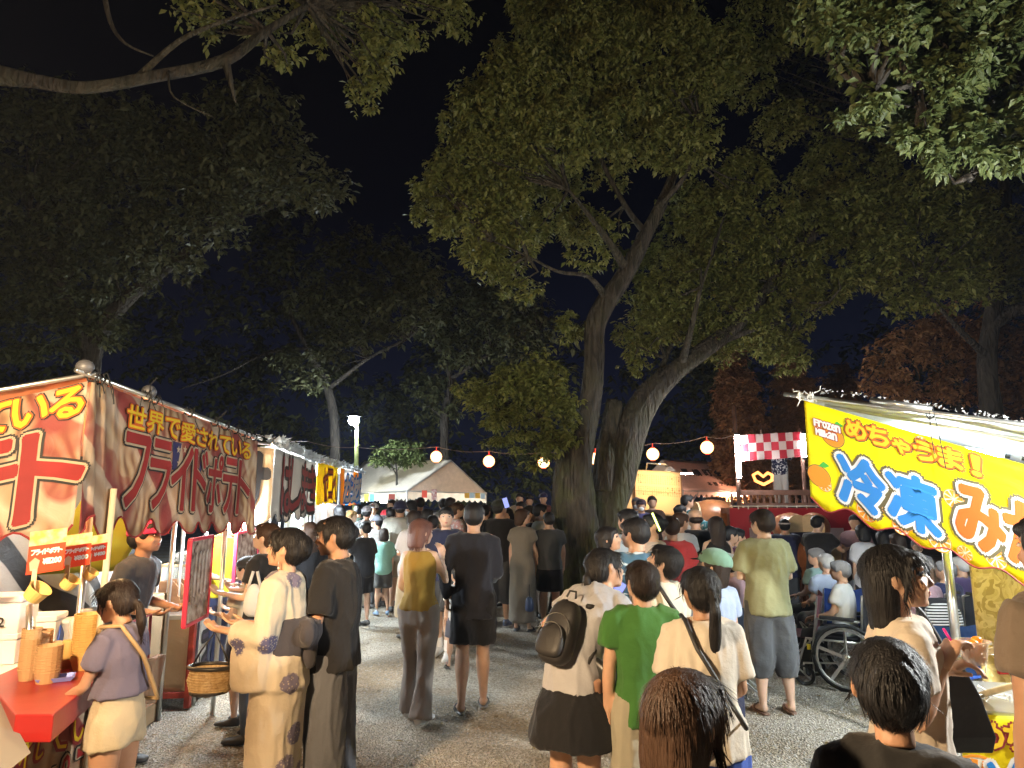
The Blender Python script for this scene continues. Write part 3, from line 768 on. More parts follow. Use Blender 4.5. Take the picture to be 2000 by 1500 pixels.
# ================================================================== BANNERS
class Banner:
    """cloth hung between two top points, hanging straight down by drop"""
    def __init__(s, A, B, drop, fold=0.007, scal=0.05, period=0.33, phase=0.0, seed=0, side=1, corner_folds=None):
        s.A, s.B = Vector(A), Vector(B); s.L = (s.B - s.A).length; s.D = drop
        s.t = (s.B - s.A).normalized(); s.fold = fold; s.scal, s.period, s.phase, s.seed = scal, period, phase, seed
        h = Vector((s.t.x, s.t.y, 0)).normalized()
        s.n = Vector((h.y, -h.x, 0)) * side
        s.cf = corner_folds
    def bottom(s, u):
        u = np.asarray(u, float)
        return -s.scal * np.cos(2 * PI * u / s.period + s.phase + .5 * np.sin(u * 3 + s.seed)) * (1 + .25 * np.sin(u * 2.3 + s.seed))
    def map(s, u, v, lift=0.0):
        u = np.asarray(u, float); v = np.asarray(v, float)
        k = (s.D - v) / s.D
        f = s.fold * (np.sin(u * 5.1 + s.seed + .8 * np.sin(v * 2)) + .7 * np.sin(u * 9.3 + 1.3 * s.seed)) * (0.5 + k)
        if s.scal: f = f + np.clip(k - .9, 0, 1) * .1 * np.sin(2 * PI * u / s.period + s.phase)
        if s.cf is not None:
            c, wd, am = s.cf
            f = f + am * np.exp(-((u - c) / wd) ** 2) * np.sin((u - c) * 55 + v * 8)
        P = np.array(s.A)[None] + np.array(s.t)[None] * u[:, None] - np.array([0, 0, 1.0])[None] * (s.D - v)[:, None]
        return P + np.array(s.n)[None] * (f + lift)[:, None] if np.ndim(lift) else P + np.array(s.n)[None] * (f[:, None] + lift)
    def uv_of(s, px, py):
        d = ray(px, py); o = Vector((0, 0, CAM_H))
        t = (s.A - o).dot(s.n) / d.dot(s.n); P = o + d * t
        h = Vector((s.t.x, s.t.y, 0)); hl = h.length
        u = (P - s.A).dot(h.normalized()) / hl
        top = s.A + s.t * u
        return u, s.D - (top.z - P.z)
    def cloth(s, name, m, parent, res=0.035, thick=True):
        nu = max(8, int(s.L / res)); nv = max(6, int(s.D / .06))
        uu = np.linspace(0, s.L, nu + 1)
        U = np.repeat(uu[None], nv + 1, 0); T = np.linspace(0, 1, nv + 1)[:, None]
        b = s.bottom(uu)[None] if s.scal else np.zeros((1, nu + 1))
        Vv = b + (s.D - b) * T
        P = s.map(U.ravel(), Vv.ravel(), 0.0)
        i = (np.arange(nv)[:, None] * (nu + 1) + np.arange(nu)[None]).ravel()
        F = np.stack([i, i + 1, i + nu + 2, i + nu + 1], 1)
        me = np_mesh(name, P, F, m, uv=np.stack([U.ravel(), Vv.ravel()], 1))
        o = link(name, me, parent)
        if thick:
            q = o.modifiers.new('solid', 'SOLIDIFY'); q.thickness = 0.0012; q.offset = -1
        return o
    def piping(s, m, parent, r=0.006):
        uu = np.linspace(0, s.L, int(s.L / .03))
        P = s.map(uu, s.bottom(uu), 0.002)
        mb = MB().tube([Vector(p) for p in P], r, 5); return mb.build('piping', m, parent)
    def text(s, txt, px0, py0, px1, py1, layers, parent, name='lettering', lift=.006, stretch=None):
        u0, v1 = s.uv_of(px0, py0); u1, v0 = s.uv_of(px1, py1)
        s.text_uv(txt, u0, v0, u1 - u0, v1 - v0, layers, parent, name, lift)
    def text_uv(s, txt, u, v, w, h, layers, parent, name='lettering', lift=.006, each=True, jitter=0):
        if w < 0: u, w = u + w, -w
        n = len(txt)
        for i, ch in enumerate(txt):
            if ch == ' ': continue
            cw = w / n
            small = ch in 'ゃっょァィッャュョ'
            hh = h * (.7 if small else 1); ww = cw * (.72 if small else .92)
            if ch in '！!': ww *= .35
            rr = jitter * math.sin(i * 2.1)
            for k, (grow, m) in enumerate(layers):
                put_text(name, ch, u + i * cw + (cw - ww) / 2, v + (h * .04 * math.sin(i * 1.7) if jitter else 0), ww, hh, grow, s.map, lift + k * .0035, m, parent, rot=rr, ndir=14 if grow > .024 else 8)

def ties(tops, parent, seed=0, m=None, ln=.16, n=3):
    rg = random.Random(seed)
    for p in tops:
        p = Vector(p); mb = MB()
        for k in range(n):
            a = rg.uniform(0, 6.28); l = ln * rg.uniform(.5, 1.3)
            q = p + Vector((math.cos(a) * .03, math.sin(a) * .03, .02))
            up = rg.random() < .35
            e = q + Vector((math.cos(a) * .05, math.sin(a) * .05, (l * .6 if up else -l)))
            mb.tube([p, q + Vector((0, 0, .02)), q.lerp(e, .5) + Vector((rg.uniform(-.02, .02), rg.uniform(-.02, .02), 0)), e], .0035, 4)
        mb.tube([p + Vector((math.cos(t) * .03, 0, math.sin(t) * .03)) for t in np.linspace(0, 6.28, 7)], .006, 4)
        mb.build('rope_tie', m or m_cord, parent)

def bulb(px, py, Y, r, col, s, label, group=None, pos=None, cord_to=None):
    p = pos if pos is not None else at_y(px, py, Y)
    t = empty('light_bulb', p + Vector((0, 0, r)), label, 'light bulb', group)
    MB().ell(p, (r, r, r * 1.15), 14, 9).build('bulb', emis('bulb_glow', col, s), t, smooth=True)
    MB().lathe([(r * .45, 0), (r * .5, r * .9), (r * .2, r * 1.3)], c=p + Vector((0, 0, r * .95)), n=10).build('socket', m_dark, t)
    top = p + Vector((0, 0, (cord_to or .35)))
    MB().tube([p + Vector((0, 0, r * 2)), top], .004, 5).build('cord', m_cord, t)
    return t
WARM, COOL, NEUT = (1.0, .62, .28), (.80, .92, 1.0), (1.0, .86, .66)

# ================================================================== STALL 1 (fried potato)
A = at_y(175, 742, 3.6); B = at_y(503, 862, 6.25)
st1 = empty('fried_potato_stall', (-2.3, 4.6, 0), 'near left food stall with red and cream banners reading フライドポテト', 'stall')
ban = Banner(A, B, .77, fold=.008, scal=.05, period=.33, phase=.4, seed=1, side=1, corner_folds=(.1, .18, .012))
ban.cloth('front_banner', m_fries, st1, res=.025); ban.piping(t_dred, st1)
L3 = [(.020, t_black), (.011, t_cream), (.002, t_red)]
L4 = [(.032, t_black), (.022, t_cream), (.009, t_red)]
u0, _ = ban.uv_of(240, 900); u1, _ = ban.uv_of(488, 900)
ban.text_uv('フライドポテト', u0, .12, u1 - u0, .43, L4, st1)
ban.text_uv('世界で愛されている', u0 - .02, .585, (u1 - u0) * 1.0, .13, [(.015, t_black), (.011, t_orange), (.002, t_yellow)], st1)
# dark blue starry patch
def quad_uv(bn, pts, m, name, lift, parent):
    P = bn.map(np.array([p[0] for p in pts]), np.array([p[1] for p in pts]), lift)
    n = len(pts); me = bpy.data.meshes.new(name); me.from_pydata([tuple(p) for p in P], [], [tuple(range(n))]); me.materials.append(m)
    return link(name, me, parent)
quad_uv(ban, [(u0 + .62, .38), (u0 + 1.05, .36), (u0 + 1.1, .56), (u0 + .6, .57)], t_navy, 'flag_patch', .003, st1)
def star(bn, u, v, r, m, parent, lift=.005):
    pts = [(u + (r if k % 2 == 0 else r * .4) * math.sin(k * PI / 5), v + (r if k % 2 == 0 else r * .4) * math.cos(k * PI / 5)) for k in range(10)]
    quad_uv(bn, pts, m, 'star', lift, parent)
for du, dv in ((.68, .52), (.77, .53), (.87, .52), (.70, .43), (.80, .42), (.90, .43), (.97, .50)): star(ban, u0 + du, dv, .03, t_cream, st1)
# side banner, dropping towards the back of the stall
A2 = at_y(175, 744, 3.58) + Vector((-.012, 0, 0)); B2 = at_y(-420, 878, 3.4)
sb = Banner(B2, A2, .77, fold=.01, scal=.055, period=.36, phase=2.0, seed=4, side=1)
sb.cloth('side_banner', m_fries, st1, res=.025); sb.piping(t_dred, st1)
ua, va = sb.uv_of(150, 1010); ub, vb = sb.uv_of(-30, 1010)
sb.text_uv('ポテト', ua - .98, .10, 1.0, .44, [(.038, t_black), (.026, t_cream), (.014, t_red)], st1)
sb.text_uv('れている', ua - .74, .60, .72, .15, [(.020, t_black), (.013, t_orange), (.005, t_yellow)], st1)
# roof and frame
back = Vector((-2.4, .1, -.42))
rf = MB(); a, b = A + Vector((0, 0, .03)), B + Vector((0, 0, .03))
N1, N2 = 12, 8
V = []; Fq = []
for i in range(N1 + 1):
    for j in range(N2 + 1):
        p = a.lerp(b, i / N1) + back * (j / N2); p.z -= .035 * math.sin(PI * (i / N1 * 3 % 1)) * math.sin(PI * j / N2); V.append(p)
for i in range(N1):
    for j in range(N2): q = i * (N2 + 1) + j; Fq.append((q, q + 1, q + N2 + 2, q + N2 + 1))
ro = rf.add(V, Fq).build('roof_tarp', m_orange_tarp, st1, smooth=True); ro.modifiers.new('s', 'SOLIDIFY').thickness = .003
tb = MB().tube([A + Vector((0, -.12, .03)), B + Vector((0, .1, .03))], .014, 8).tube([A + Vector((.03, 0, .035)), A + back + Vector((-.1, 0, .035))], .013, 8).tube([B + Vector((.03, 0, .035)), B + back], .013, 8)
tb.build('roof_rail', m_steel, st1, smooth=True)
MB().ell(A + Vector((.0, -.05, .06)), (.045, .045, .04), 12, 8)  .build('clamp', mat('clamp_grey', (.12, .12, .13), rough=.5, metal=.3), st1, smooth=True); MB().ell(A.lerp(B, .25) + Vector((0, -.03, .06)), (.045, .045, .045), 10, 7)  .build('clamp', mat('clamp_grey', (.12, .12, .13), rough=.5, metal=.3), st1, smooth=True)
ties([A.lerp(B, f) + Vector((.01, 0, .02)) for f in (.0, .03, .22, .26, .45, .62, .70, .78, .85, .9, .95)], st1, 3, ln=.13)
for px, Yp, m, r in ((207, 3.9, m_cream_steel, .017), (165, 4.3, m_steel, .02), (332, 6.1, m_steel, .02), (350, 6.6, m_steel, .017), (432, 6.25, m_steel, .02)):
    tp = at_y(px + 10, 1010, Yp); MB().tube([(tp.x, Yp, 0), (tp.x, Yp, 1.85)], r, 10).build('pole', m, st1, smooth=True)
# counter
cx = -2.28
MB().box((cx - .42, 3.2, .725), (.9, 2.4, .05)).build('counter_top', m_steel, st1, bevel=.004)
cb = Banner((cx + .01, 2.0, .72), (cx + .01, 4.42, .72), .66, fold=.006, scal=0, seed=2, side=1)
cb.cloth('counter_banner', m_fries, st1)
quad_uv(cb, [(0.1, .04), (1.3, .02), (1.35, .42), (.1, .45)], t_navy, 'flag_patch', .003, st1)
cb.text_uv('世界で愛されている', .42, .49, 1.75, .15, [(.016, t_dred), (.0, t_yellow)], st1, jitter=.03)
cb.text_uv('フライドポテト', .55, .03, 1.75, .42, L3, st1)
for du, dv in ((.95, .36), (1.1, .2), (.4, .3), (.7, .12), (1.02, .08)): star(cb, du, dv, .035, t_white, st1)
MB().bar((cx + .015, 2.0, .745), (cx + .015, 4.45, .745), .02, .03).build('counter_edge', m_steel, st1, bevel=.003)
for yv in (2.1, 4.38):
    for xv in (cx - .8, cx - .05): MB().box((xv, yv, .35), (.04, .04, .70)).build('leg', m_steel, st1)
# zebra and olive cloths at the back of the stall
zb = Banner((-4.3, 3.1, 2.25), (-3.3, 6.4, 2.2), 1.55, fold=.05, scal=0, seed=6, side=1); o = zb.cloth('back_cloth', m_zebra, st1, res=.06)
ob = Banner(at_y(190, 1000, 5.1) + Vector((0, 0, .3)), at_y(345, 1000, 5.5) + Vector((0, 0, .3)), .75, fold=.03, scal=0, seed=3, side=1)
_m = ob.map
def skew(u, v, lift=0.0):
    P = _m(u, v, lift); k = (ob.D - np.asarray(v, float)); P[:, 0] -= k * .55; return P
ob.map = skew
oc = ob.cloth('yellow_drape', m_blind, None, res=.05); tag(oc, 'olive yellow cloth draped diagonally behind the vendor in the pink cap', 'cloth')

# ---- goods on the counter
def gz(px, py, z): return at_z(px, py, z)
rs = MB()
rs.add([gz(30, 1395, .87), gz(105, 1395, .87), gz(205, 1315, .87), gz(195, 1298, .87), gz(60, 1290, .87), gz(-30, 1330, .87),
        gz(30, 1395, .87) + Vector((0, 0, -.115)), gz(105, 1395, .87) + Vector((0, 0, -.115)), gz(205, 1315, .87) + Vector((0, 0, -.115)), gz(195, 1298, .87) + Vector((0, 0, -.115)), gz(60, 1290, .87) + Vector((0, 0, -.115)), gz(-30, 1330, .87) + Vector((0, 0, -.115))],
       [(0, 1, 2, 3, 4, 5), (11, 10, 9, 8, 7, 6)] + [(k, k + 6, (k + 1) % 6 + 6, (k + 1) % 6) for k in range(6)])
rs = rs.build('serving_slab', m_redpaint, None, bevel=.006); tag(rs, 'glossy red serving slab on the counter in front of the girl', 'serving board')
c = gz(110, 1318, .90); tr_ = MB()
R = Matrix.Rotation(.5, 3, 'Z')
def trayprof(mb, c, w, d, h, R, th=.004):
    o1 = [Vector(c) + R @ Vector((x * w, y * d, h)) for x, y in ((-1, -1), (1, -1), (1, 1), (-1, 1))]
    b1 = [Vector(c) + R @ Vector((x * w * .78, y * d * .78, 0)) for x, y in ((-1, -1), (1, -1), (1, 1), (-1, 1))]
    i1 = [Vector(c) + R @ Vector((x * (w - .008), y * (d - .008), h)) for x, y in ((-1, -1), (1, -1), (1, 1), (-1, 1))]
    i0 = [Vector(c) + R @ Vector((x * w * .76, y * d * .76, th)) for x, y in ((-1, -1), (1, -1), (1, 1), (-1, 1))]
    mb.add(o1 + b1 + i1 + i0, [(4 + k, 4 + (k + 1) % 4, (k + 1) % 4, k)[::-1] for k in range(4)] + [(7, 6, 5, 4)] + [(k, (k + 1) % 4, 8 + (k + 1) % 4, 8 + k) for k in range(4)] + [(8 + k, 8 + (k + 1) % 4, 12 + (k + 1) % 4, 12 + k) for k in range(4)] + [(12, 13, 14, 15)])
trayprof(tr_, (c.x, c.y, .872), .085, .06, .022, R)
o = tr_.build('tray', m_blue_tray, None); tag(o, 'small periwinkle blue plastic tray on the red slab', 'tray')

def cup_stack(px, py, z, n, r, m, label, grp='stacks of paper cups on the fried potato counter'):
    p = gz(px, py, z)
    t = empty('cup_stack', p, label, 'cup stack', grp)
    for k in range(n):
        zz = k * .0125
        MB().lathe([(r * .78, .0), (r * .98, .05), (r * 1.03, .052), (r * 1.03, .056), (r * .95, .056), (r * .74, .006)], c=p + Vector((0, 0, zz)), n=16).build('cup', m, t, smooth=False)
    return t
MB().box((-2.83, 4.12, .822), (1.0, .85, .09)).build('counter_shelf', m_white, st1, bevel=.004)
ZS = .87
cup_stack(52, 1328, ZS, 17, .046, m_cup2, 'tall stack of tan paper cups on the left of the fried potato counter')
cup_stack(90, 1333, ZS, 11, .060, m_cup2, 'shorter front stack of tan paper cups behind the blue tray')
cup_stack(78, 1312, ZS, 14, .044, m_cup2, 'narrow stack of tan cups half hidden behind the shorter front stack')
cup_stack(165, 1306, ZS, 20, .074, m_cup, 'tallest stack of wide yellow paper cups wrapped in plastic by the pole')
for k, (px, py, r, h) in enumerate(((106, 1308, .03, .14), (129, 1305, .034, .14))):
    p = gz(px, py, ZS); o = MB().lathe([(r, 0), (r, h), (r * .9, h + .008)], c=p, n=16).build('paper_roll', m_cup if k else m_woodlt, None, smooth=True)
    tag(o, ['narrow pale paper roll standing between the cup stacks', 'wider cream paper roll standing beside the tallest cup stack'][k], 'paper roll')
o = MB().lathe([(.005, 0), (.06, .0), (.075, .12), (.08, .24), (.03, .30)], c=gz(158, 1296, ZS), n=14).build('plastic_bag', mat('clear_bag', (.8, .8, .78), rough=.2, alpha=.35), None, smooth=True)
tag(o, 'clear plastic sleeve behind the tallest cup stack', 'plastic bag')
def sampler(px, py, Y, s, label, sign_top, price, txt2):
    p = at_y(px, py, Y); t = empty('display_cup', p, label, 'paper cup', 'sample cups hanging under the price cards')
    R = Matrix.Rotation(.75, 3, 'X') @ Matrix.Rotation(0.0, 3, 'Z')
    R = Matrix.Rotation(.5, 3, 'Z') @ Matrix.Rotation(.62, 3, 'Y') @ Matrix.Rotation(.35, 3, 'X')
    MB().lathe([(.004, 0), (s * .8, 0), (s, s * 1.15), (s * 1.05, s * 1.18), (s * 1.05, s * 1.25), (s * .95, s * 1.22), (s * .76, .006)], c=p, n=20, R=R, close=False).build('cup', m_cup, t, smooth=False)
    MB().bar(p + Vector((0, 0, s * .6)), p + Vector((0, .0, s * 2.6)), .02, .004).build('tape', m_woodlt, t)
    # the card
    q0 = Vector(p) + Vector((-s * 1.3, .01, s * 2.0)); w, h = s * 3.0, s * 4.0
    bn = Banner(q0 + Vector((0, .02, h)), q0 + Vector((w, .10, h + .02)), h, fold=.0005, scal=0, side=1)
    c = empty('price_card', q0, 'red price card reading フライドポテト %s, %s' % (price, txt2), 'price card', 'price cards of the fried potato stall')
    quad_uv(bn, [(0, 0), (w, 0), (w, h * .66), (0, h * .66)], mat('card_red', (.72, .07, .03), rough=.3, trans=.25), 'card', 0, c)
    quad_uv(bn, [(0, h * .66), (w, h * .66), (w, h), (0, h)], mat('card_fries', (.8, .5, .12), rough=.3, trans=.4, col2=(.9, .75, .5), var_scale=30), 'photo', 0, c)
    bn.text_uv('フライドポテト', w * .08, h * .44, w * .84, h * .12, [(.0016, t_white)], c, lift=.002)
    bn.text_uv(price, w * .42, h * .20, w * .5, h * .13, [(.0016, t_white)], c, lift=.002)
    quad_uv(bn, [(w * .1, h * .08), (w * .3, h * .08), (w * .34, h * .3), (w * .2, h * .38), (w * .06, h * .28)], t_cream, 'cup_drawing', .002, c)
sampler(62, 1168, 3.0, .045, 'largest yellow sample cup, hanging under the ¥1200 card', 0, '¥1200', 'nearest to the left edge')
sampler(128, 1146, 3.2, .037, 'middle yellow sample cup, hanging under the ¥800 card', 0, '¥800', 'middle of three')
sampler(170, 1128, 3.35, .031, 'smallest yellow sample cup, hanging under the ¥400 card', 0, '¥400', 'beside the cream pole')
MB().tube([at_y(58, 1180, 3.75), (at_y(58, 1300, 3.75).x, 3.75, ZS)], .016, 8).build('pole', m_steel, st1, smooth=True)

def crate(c, size, rz, m, name, label, cat, lid=True, group=None, text=None):
    c = Vector(c); t = empty(name, c, label, cat, group)
    MB().box(c + Vector((0, 0, size[2] / 2)), size, rz).build('body', m, t, bevel=.008)
    if lid: MB().box(c + Vector((0, 0, size[2] + .02)), (size[0] * 1.03, size[1] * 1.03, .035), rz).build('lid', m, t, bevel=.008)
    return t
q = at_y(66, 1262, 4.42); crate((q.x, q.y, ZS), (.27, .22, .19), .3, m_foam, 'foam_box', 'wide white styrofoam box left of the blue basin', 'foam box')
q = at_y(5, 1262, 4.2); crate((q.x, q.y, ZS), (.24, .24, .13), .2, m_foam, 'foam_box', 'lower styrofoam box of the pair at the left edge', 'foam box')
fb = crate((q.x, q.y, ZS + .165), (.24, .24, .17), .2, m_foam, 'foam_box', 'upper styrofoam box with 44-2 written on it at the left edge', 'foam box')
bx = Banner((q.x - .10, q.y - .165, ZS + .33), (q.x + .13, q.y - .115, ZS + .33), .15, fold=0, scal=0, side=1); bx.text_uv('44-2', .04, .03, .15, .05, [(.0015, t_black)], fb, lift=.006)
p = at_y(107, 1246, 4.5); o = MB().lathe([(.005, 0), (.09, 0), (.112, .04), (.12, .04), (.118, .048), (.105, .044), (.085, .008)], c=p, n=26, R=Matrix.Rotation(-.5, 3, 'Z') @ Matrix.Rotation(1.35, 3, 'X')).build('plastic_basin', m_blue_pl, None, smooth=True)
tag(o, 'blue plastic basin standing on its edge beside the white bucket', 'basin')
p = at_y(141, 1262, 4.55); p.z = ZS; o = MB().lathe([(.075, 0), (.09, .16), (.098, .163), (.098, .18), (.085, .183), (.01, .184)], c=p, n=22).build('bucket', m_white, None, smooth=True); tag(o, 'white lidded plastic bucket behind the cup stacks', 'bucket')
q = at_y(262, 1160, 5.9); crate((q.x, 5.9, .0), (.38, .4, 1.02), .1, m_card, 'cardboard_box', 'big brown cardboard box behind the girl, left of the two', 'cardboard box', lid=False)
# grey partition board at the lower left corner
o = MB().add([gz(-120, 1150, 1.2), gz(60, 1470, .76), gz(-100, 1600, .76), gz(-120, 1150, 1.2) + Vector((-.02, .01, 0)), gz(60, 1470, .76) + Vector((-.02, .01, 0)), gz(-100, 1600, .76) + Vector((-.02, .01, 0))], [(0, 1, 2), (5, 4, 3), (0, 3, 4, 1), (1, 4, 5, 2), (2, 5, 3, 0)]).build('windscreen_panel', mat('dull_board', (.22, .20, .17), rough=.7), st1)
# bulbs of stall 1
bulb(0, 0, 0, .045, WARM, 100, 'warm bulb hanging inside the fried potato stall behind the side banner', pos=Vector((-3.3, 3.9, 1.85)))
bulb(0, 0, 0, .045, WARM, 130, 'warm bulb hanging inside the fried potato stall above the cup stacks', pos=Vector((-2.62, 4.6, 1.98)))

bulb(0, 0, 0, .055, (1.0, .72, .42), 1500, 'added warm bulb outside the frame near the fried potato stall, lighting the tree crowns', pos=Vector((-1.8, 1.1, 2.5)))  # unseen bulb added as fill for the tree crowns and foreground
t = empty('added_spot_lamp', (-1.75, 1.7, 2.15), 'added warm reflector lamp outside the frame, aimed at the yukata woman', 'lamp')  # unseen spot added to throw warm light on the yukata woman
rdir = (Vector((-.75, 4.4, 1.0)) - Vector((-1.75, 1.7, 2.1))); rq = rdir.to_track_quat('-Z', 'Y')
MB().lathe([(.03, .09), (.075, .0), (.078, .0), (.035, .1)], c=(-1.75, 1.7, 2.1), n=16, R=rq.to_matrix(), close=False).build('reflector', m_steel, t, smooth=True)
ld = bpy.data.lights.new('added_spot_beam', 'SPOT'); ld.energy = 48; ld.color = (1, .55, .22); ld.spot_size = math.radians(62); ld.spot_blend = .7; ld.shadow_soft_size = .04
lo = bpy.data.objects.new('added_spot_beam', ld); COL.objects.link(lo); lo.location = Vector((-1.75, 1.7, 2.1)) + rdir.normalized() * .03; lo.rotation_euler = rq.to_euler()
# ================================================================== STALL 2 (hashimaki)
C2 = at_y(538, 876, 6.55); D2 = at_y(618, 905, 9.6)
st2 = empty('hashimaki_stall', (-2.9, 8.0, 0), 'second stall from the left with a white banner of black brush letters はしまき', 'stall')
b2 = Banner(C2, D2, .66, fold=.012, scal=.05, period=.4, phase=1, seed=5); b2.cloth('front_banner', m_whitecloth, st2); b2.piping(t_black, st2)
b2.text_uv('はしまき', .35, .04, 2.6, .56, [(.05, t_black), (.012, t_dred)], st2, jitter=.05)
E2 = at_y(455, 868, 6.45)
b2s = Banner(E2, C2 + Vector((-.01, 0, 0)), .66, fold=.008, scal=.06, period=.42, phase=2.2, seed=2); b2s.cloth('side_banner', m_tan, st2); b2s.piping(t_black, st2)
b2s.text_uv('ナ', b2s.L - .25, .07, .21, .52, [(.034, t_black)], st2)
q = Vector((-1.9, -.3, -.2))
o = MB().add([C2 + Vector((0, 0, .03)), D2 + Vector((0, 0, .03)), D2 + q, C2 + q], [(0, 1, 2, 3)]).build('roof_tarp', m_white_tarp, st2); o.modifiers.new('s', 'SOLIDIFY').thickness = .003
MB().tube([C2 + Vector((0, -.1, .03)), D2 + Vector((0, .1, .03))], .014, 8).tube([C2 + Vector((0, 0, .035)), E2 + Vector((0, 0, .035))], .013, 8).build('roof_rail', m_steel, st2)
# crumpled clear plastic along the rail
rg = random.Random(9)
def crumple(a, b, n, w, seed, m, parent, name='rolled_plastic'):
    rg = random.Random(seed); mb = MB()
    for k in range(n):
        p = a.lerp(b, rg.random()) + Vector((rg.uniform(-w, w), rg.uniform(-w, w), rg.uniform(0, w * 1.3)))
        s = w * rg.uniform(.3, .9); v = [p + Vector((rg.uniform(-s, s), rg.uniform(-s, s), rg.uniform(-s, s) * .8)) for _ in range(4)]
        mb.add(v, [(0, 1, 2), (0, 2, 3)])
    o = mb.build(name, m, parent); o['kind'] = 'stuff'; return o
crumple(C2 + Vector((0, 0, .03)), D2, 420, .07, 9, mat('crumpled_plastic', (.72, .76, .78), rough=.25, trans=.5), st2)
# counter
g0 = ground(365, 1385); g1 = ground(470, 1283); dd = (g1 - g0).normalized(); nn = Vector((dd.y, -dd.x, 0))
g1 = g0 + dd * 3.0; back = -nn * .8
MB().box((g0 + g1) / 2 + back / 2 + Vector((0, 0, .775)), (.85, 3.05, .04), rz=math.atan2(-dd.x, dd.y)).build('counter_top', m_steel, st2, bevel=.004)
f2 = Banner(g0 + nn * .02 + Vector((0, 0, .79)), g1 + nn * .02 + Vector((0, 0, .79)), .66, fold=.012, scal=0, seed=8); f2.cloth('counter_banner', m_whitecloth, st2)
f2.text_uv('はしまき', .02, .06, 2.7, .50, [(.038, t_black), (.0, t_ink2)], st2, jitter=.08)
s2 = Banner(g0 + back + Vector((0, -.02, .79)), g0 + Vector((0, -.02, .79)), .64, fold=.01, scal=0, seed=8); s2.cloth('side_cloth', m_tan, st2)
fr = MB()
for q in (g0, g0 + back, g1, g1 + back, (g0 + g1) / 2): fr.box(q + Vector((0, 0, .39)), (.05, .05, .76))
fr.bar(g0 + Vector((0, 0, .12)), g1 + Vector((0, 0, .12)), .04, .05).bar(g0 + Vector((0, 0, .12)), g0 + back + Vector((0, 0, .12)), .04, .05)
fr.build('counter_frame', m_redsteel, st2, bevel=.004)
# glass case
gc = empty('glass_case', g0 + dd * 1.0 + back * .35 + Vector((0, 0, .8)), 'glass display case with white frame standing on the hashimaki counter', 'display case')
cc = g0 + dd * 1.35 + back * .4 + Vector((0, 0, .797)); rz = math.atan2(-dd.x, dd.y)
Rz = Matrix.Rotation(rz, 3, 'Z')
mb = MB(); hw, hl, hh = .24, .55, .36
for x in (-hw, hw):
    for y in (-hl, hl): mb.box(cc + Rz @ Vector((x, y, hh / 2)), (.022, .022, hh), rz)
for z in (.012, hh):
    for x in (-hw, hw): mb.box(cc + Rz @ Vector((x, 0, z)), (.022, hl * 2 - .03, .022), rz)
    for y in (-hl, hl): mb.box(cc + Rz @ Vector((0, y, z)), (hw * 2 - .03, .022, .022), rz)
mb.build('case_frame', m_woodlt, gc)
m_glass = mat('pane_glass', (.85, .9, .9), rough=.05, alpha=.22)
for x in (-hw, hw): MB().box(cc + Rz @ Vector((x, 0, hh / 2)), (.004, hl * 2 - .03, hh - .03), rz).build('glass_pane', m_glass, gc)
MB().box(cc + Rz @ Vector((0, -hl, hh / 2)), (hw * 2 - .03, .004, hh - .03), rz).build('glass_pane', m_glass, gc)
for k in range(5): 
    p = cc + Rz @ Vector((random.uniform(-.1, .1), -.4 + k * .2, .05)); MB().ell(p, (.1, .08, .05), 10, 6).build('wrapped_roll', m_card if k % 2 else m_foam, gc, smooth=True)
p = cc + Vector((0, 0, hh + .012)); o = MB().box(p + Vector((0, 0, .05)), (.42, .6, .09), rz).build('newspaper_pile', mat('newsprint', (.72, .71, .68), rough=.8, col2=(.05, .05, .05), var_scale=40), None, bevel=.02)
tag(o, 'wrapped bundle of black and white printed paper on top of the glass case', 'paper bundle')
# white lid and wooden box
p = g0 + back * .45 + dd * .2 + Vector((0, 0, .797))
o = MB().box(p + Vector((-.25, -.05, .27)), (.5, .03, .46), rot=Matrix.Rotation(.25, 3, 'X') @ Matrix.Rotation(.15, 3, 'Y')).build('white_board', m_white, None, bevel=.01); tag(o, 'big white foam board leaning behind the girl at the hashimaki counter', 'board')
t = empty('wooden_rack', p, 'brown wooden rack with rounded boards standing on the tan counter end', 'rack')
for k in range(3):
    q = p + Vector((.05 + .0, .1 * k, 0)); mb = MB()
    prof = [(-.13, 0), (.13, 0), (.13, .13), (.11, .14), (.11, .22), (.06, .27), (-.06, .27), (-.11, .22), (-.11, .14), (-.13, .13)]
    v = [q + Vector((a, 0, b_)) for a, b_ in prof] + [q + Vector((a, .018, b_)) for a, b_ in prof]; n = len(prof)
    mb.add(v, [tuple(range(n)), tuple(range(2 * n - 1, n - 1, -1))] + [(i + n, (i + 1) % n + n, (i + 1) % n, i) for i in range(n)]); mb.build('board', m_wooddk, t, bevel=.003)
MB().box(p + Vector((.05, .11, .05)), (.24, .2, .09)).build('rack_base', m_wooddk, t)
# framed hanging posters
def poster(px0, py0, px1, py1, Y0, Y1, label, txt, m):
    a = at_y(px0, py0[0], Y0); b = at_y(px1, py1[0], Y1); D_ = a.z - at_y(px0, py0[1], Y0).z
    bn = Banner(a, b, D_, fold=.0005, scal=0); t = empty('framed_poster', (a + b) / 2, label, 'poster')
    L = bn.L; r = .025
    mb = MB(); c = [bn.map(np.array([u]), np.array([v]), .0)[0] for u, v in ((0, 0), (L, 0), (L, D_), (0, D_))]
    for i in range(4): mb.bar(c[i], c[(i + 1) % 4], r, .03, up=bn.n)
    mb.build('frame', mat('crimson_frame', (.62, .03, .07), rough=.35), t, bevel=.002)
    quad_uv(bn, [(r * .3, r * .3), (L - r * .3, r * .3), (L - r * .3, D_ - r * .3), (r * .3, D_ - r * .3)], m, 'print', .006, t)
    return bn, t
m_food = mat('food_print', (.10, .04, .025), rough=.25, col2=(.55, .45, .38), var_scale=14)
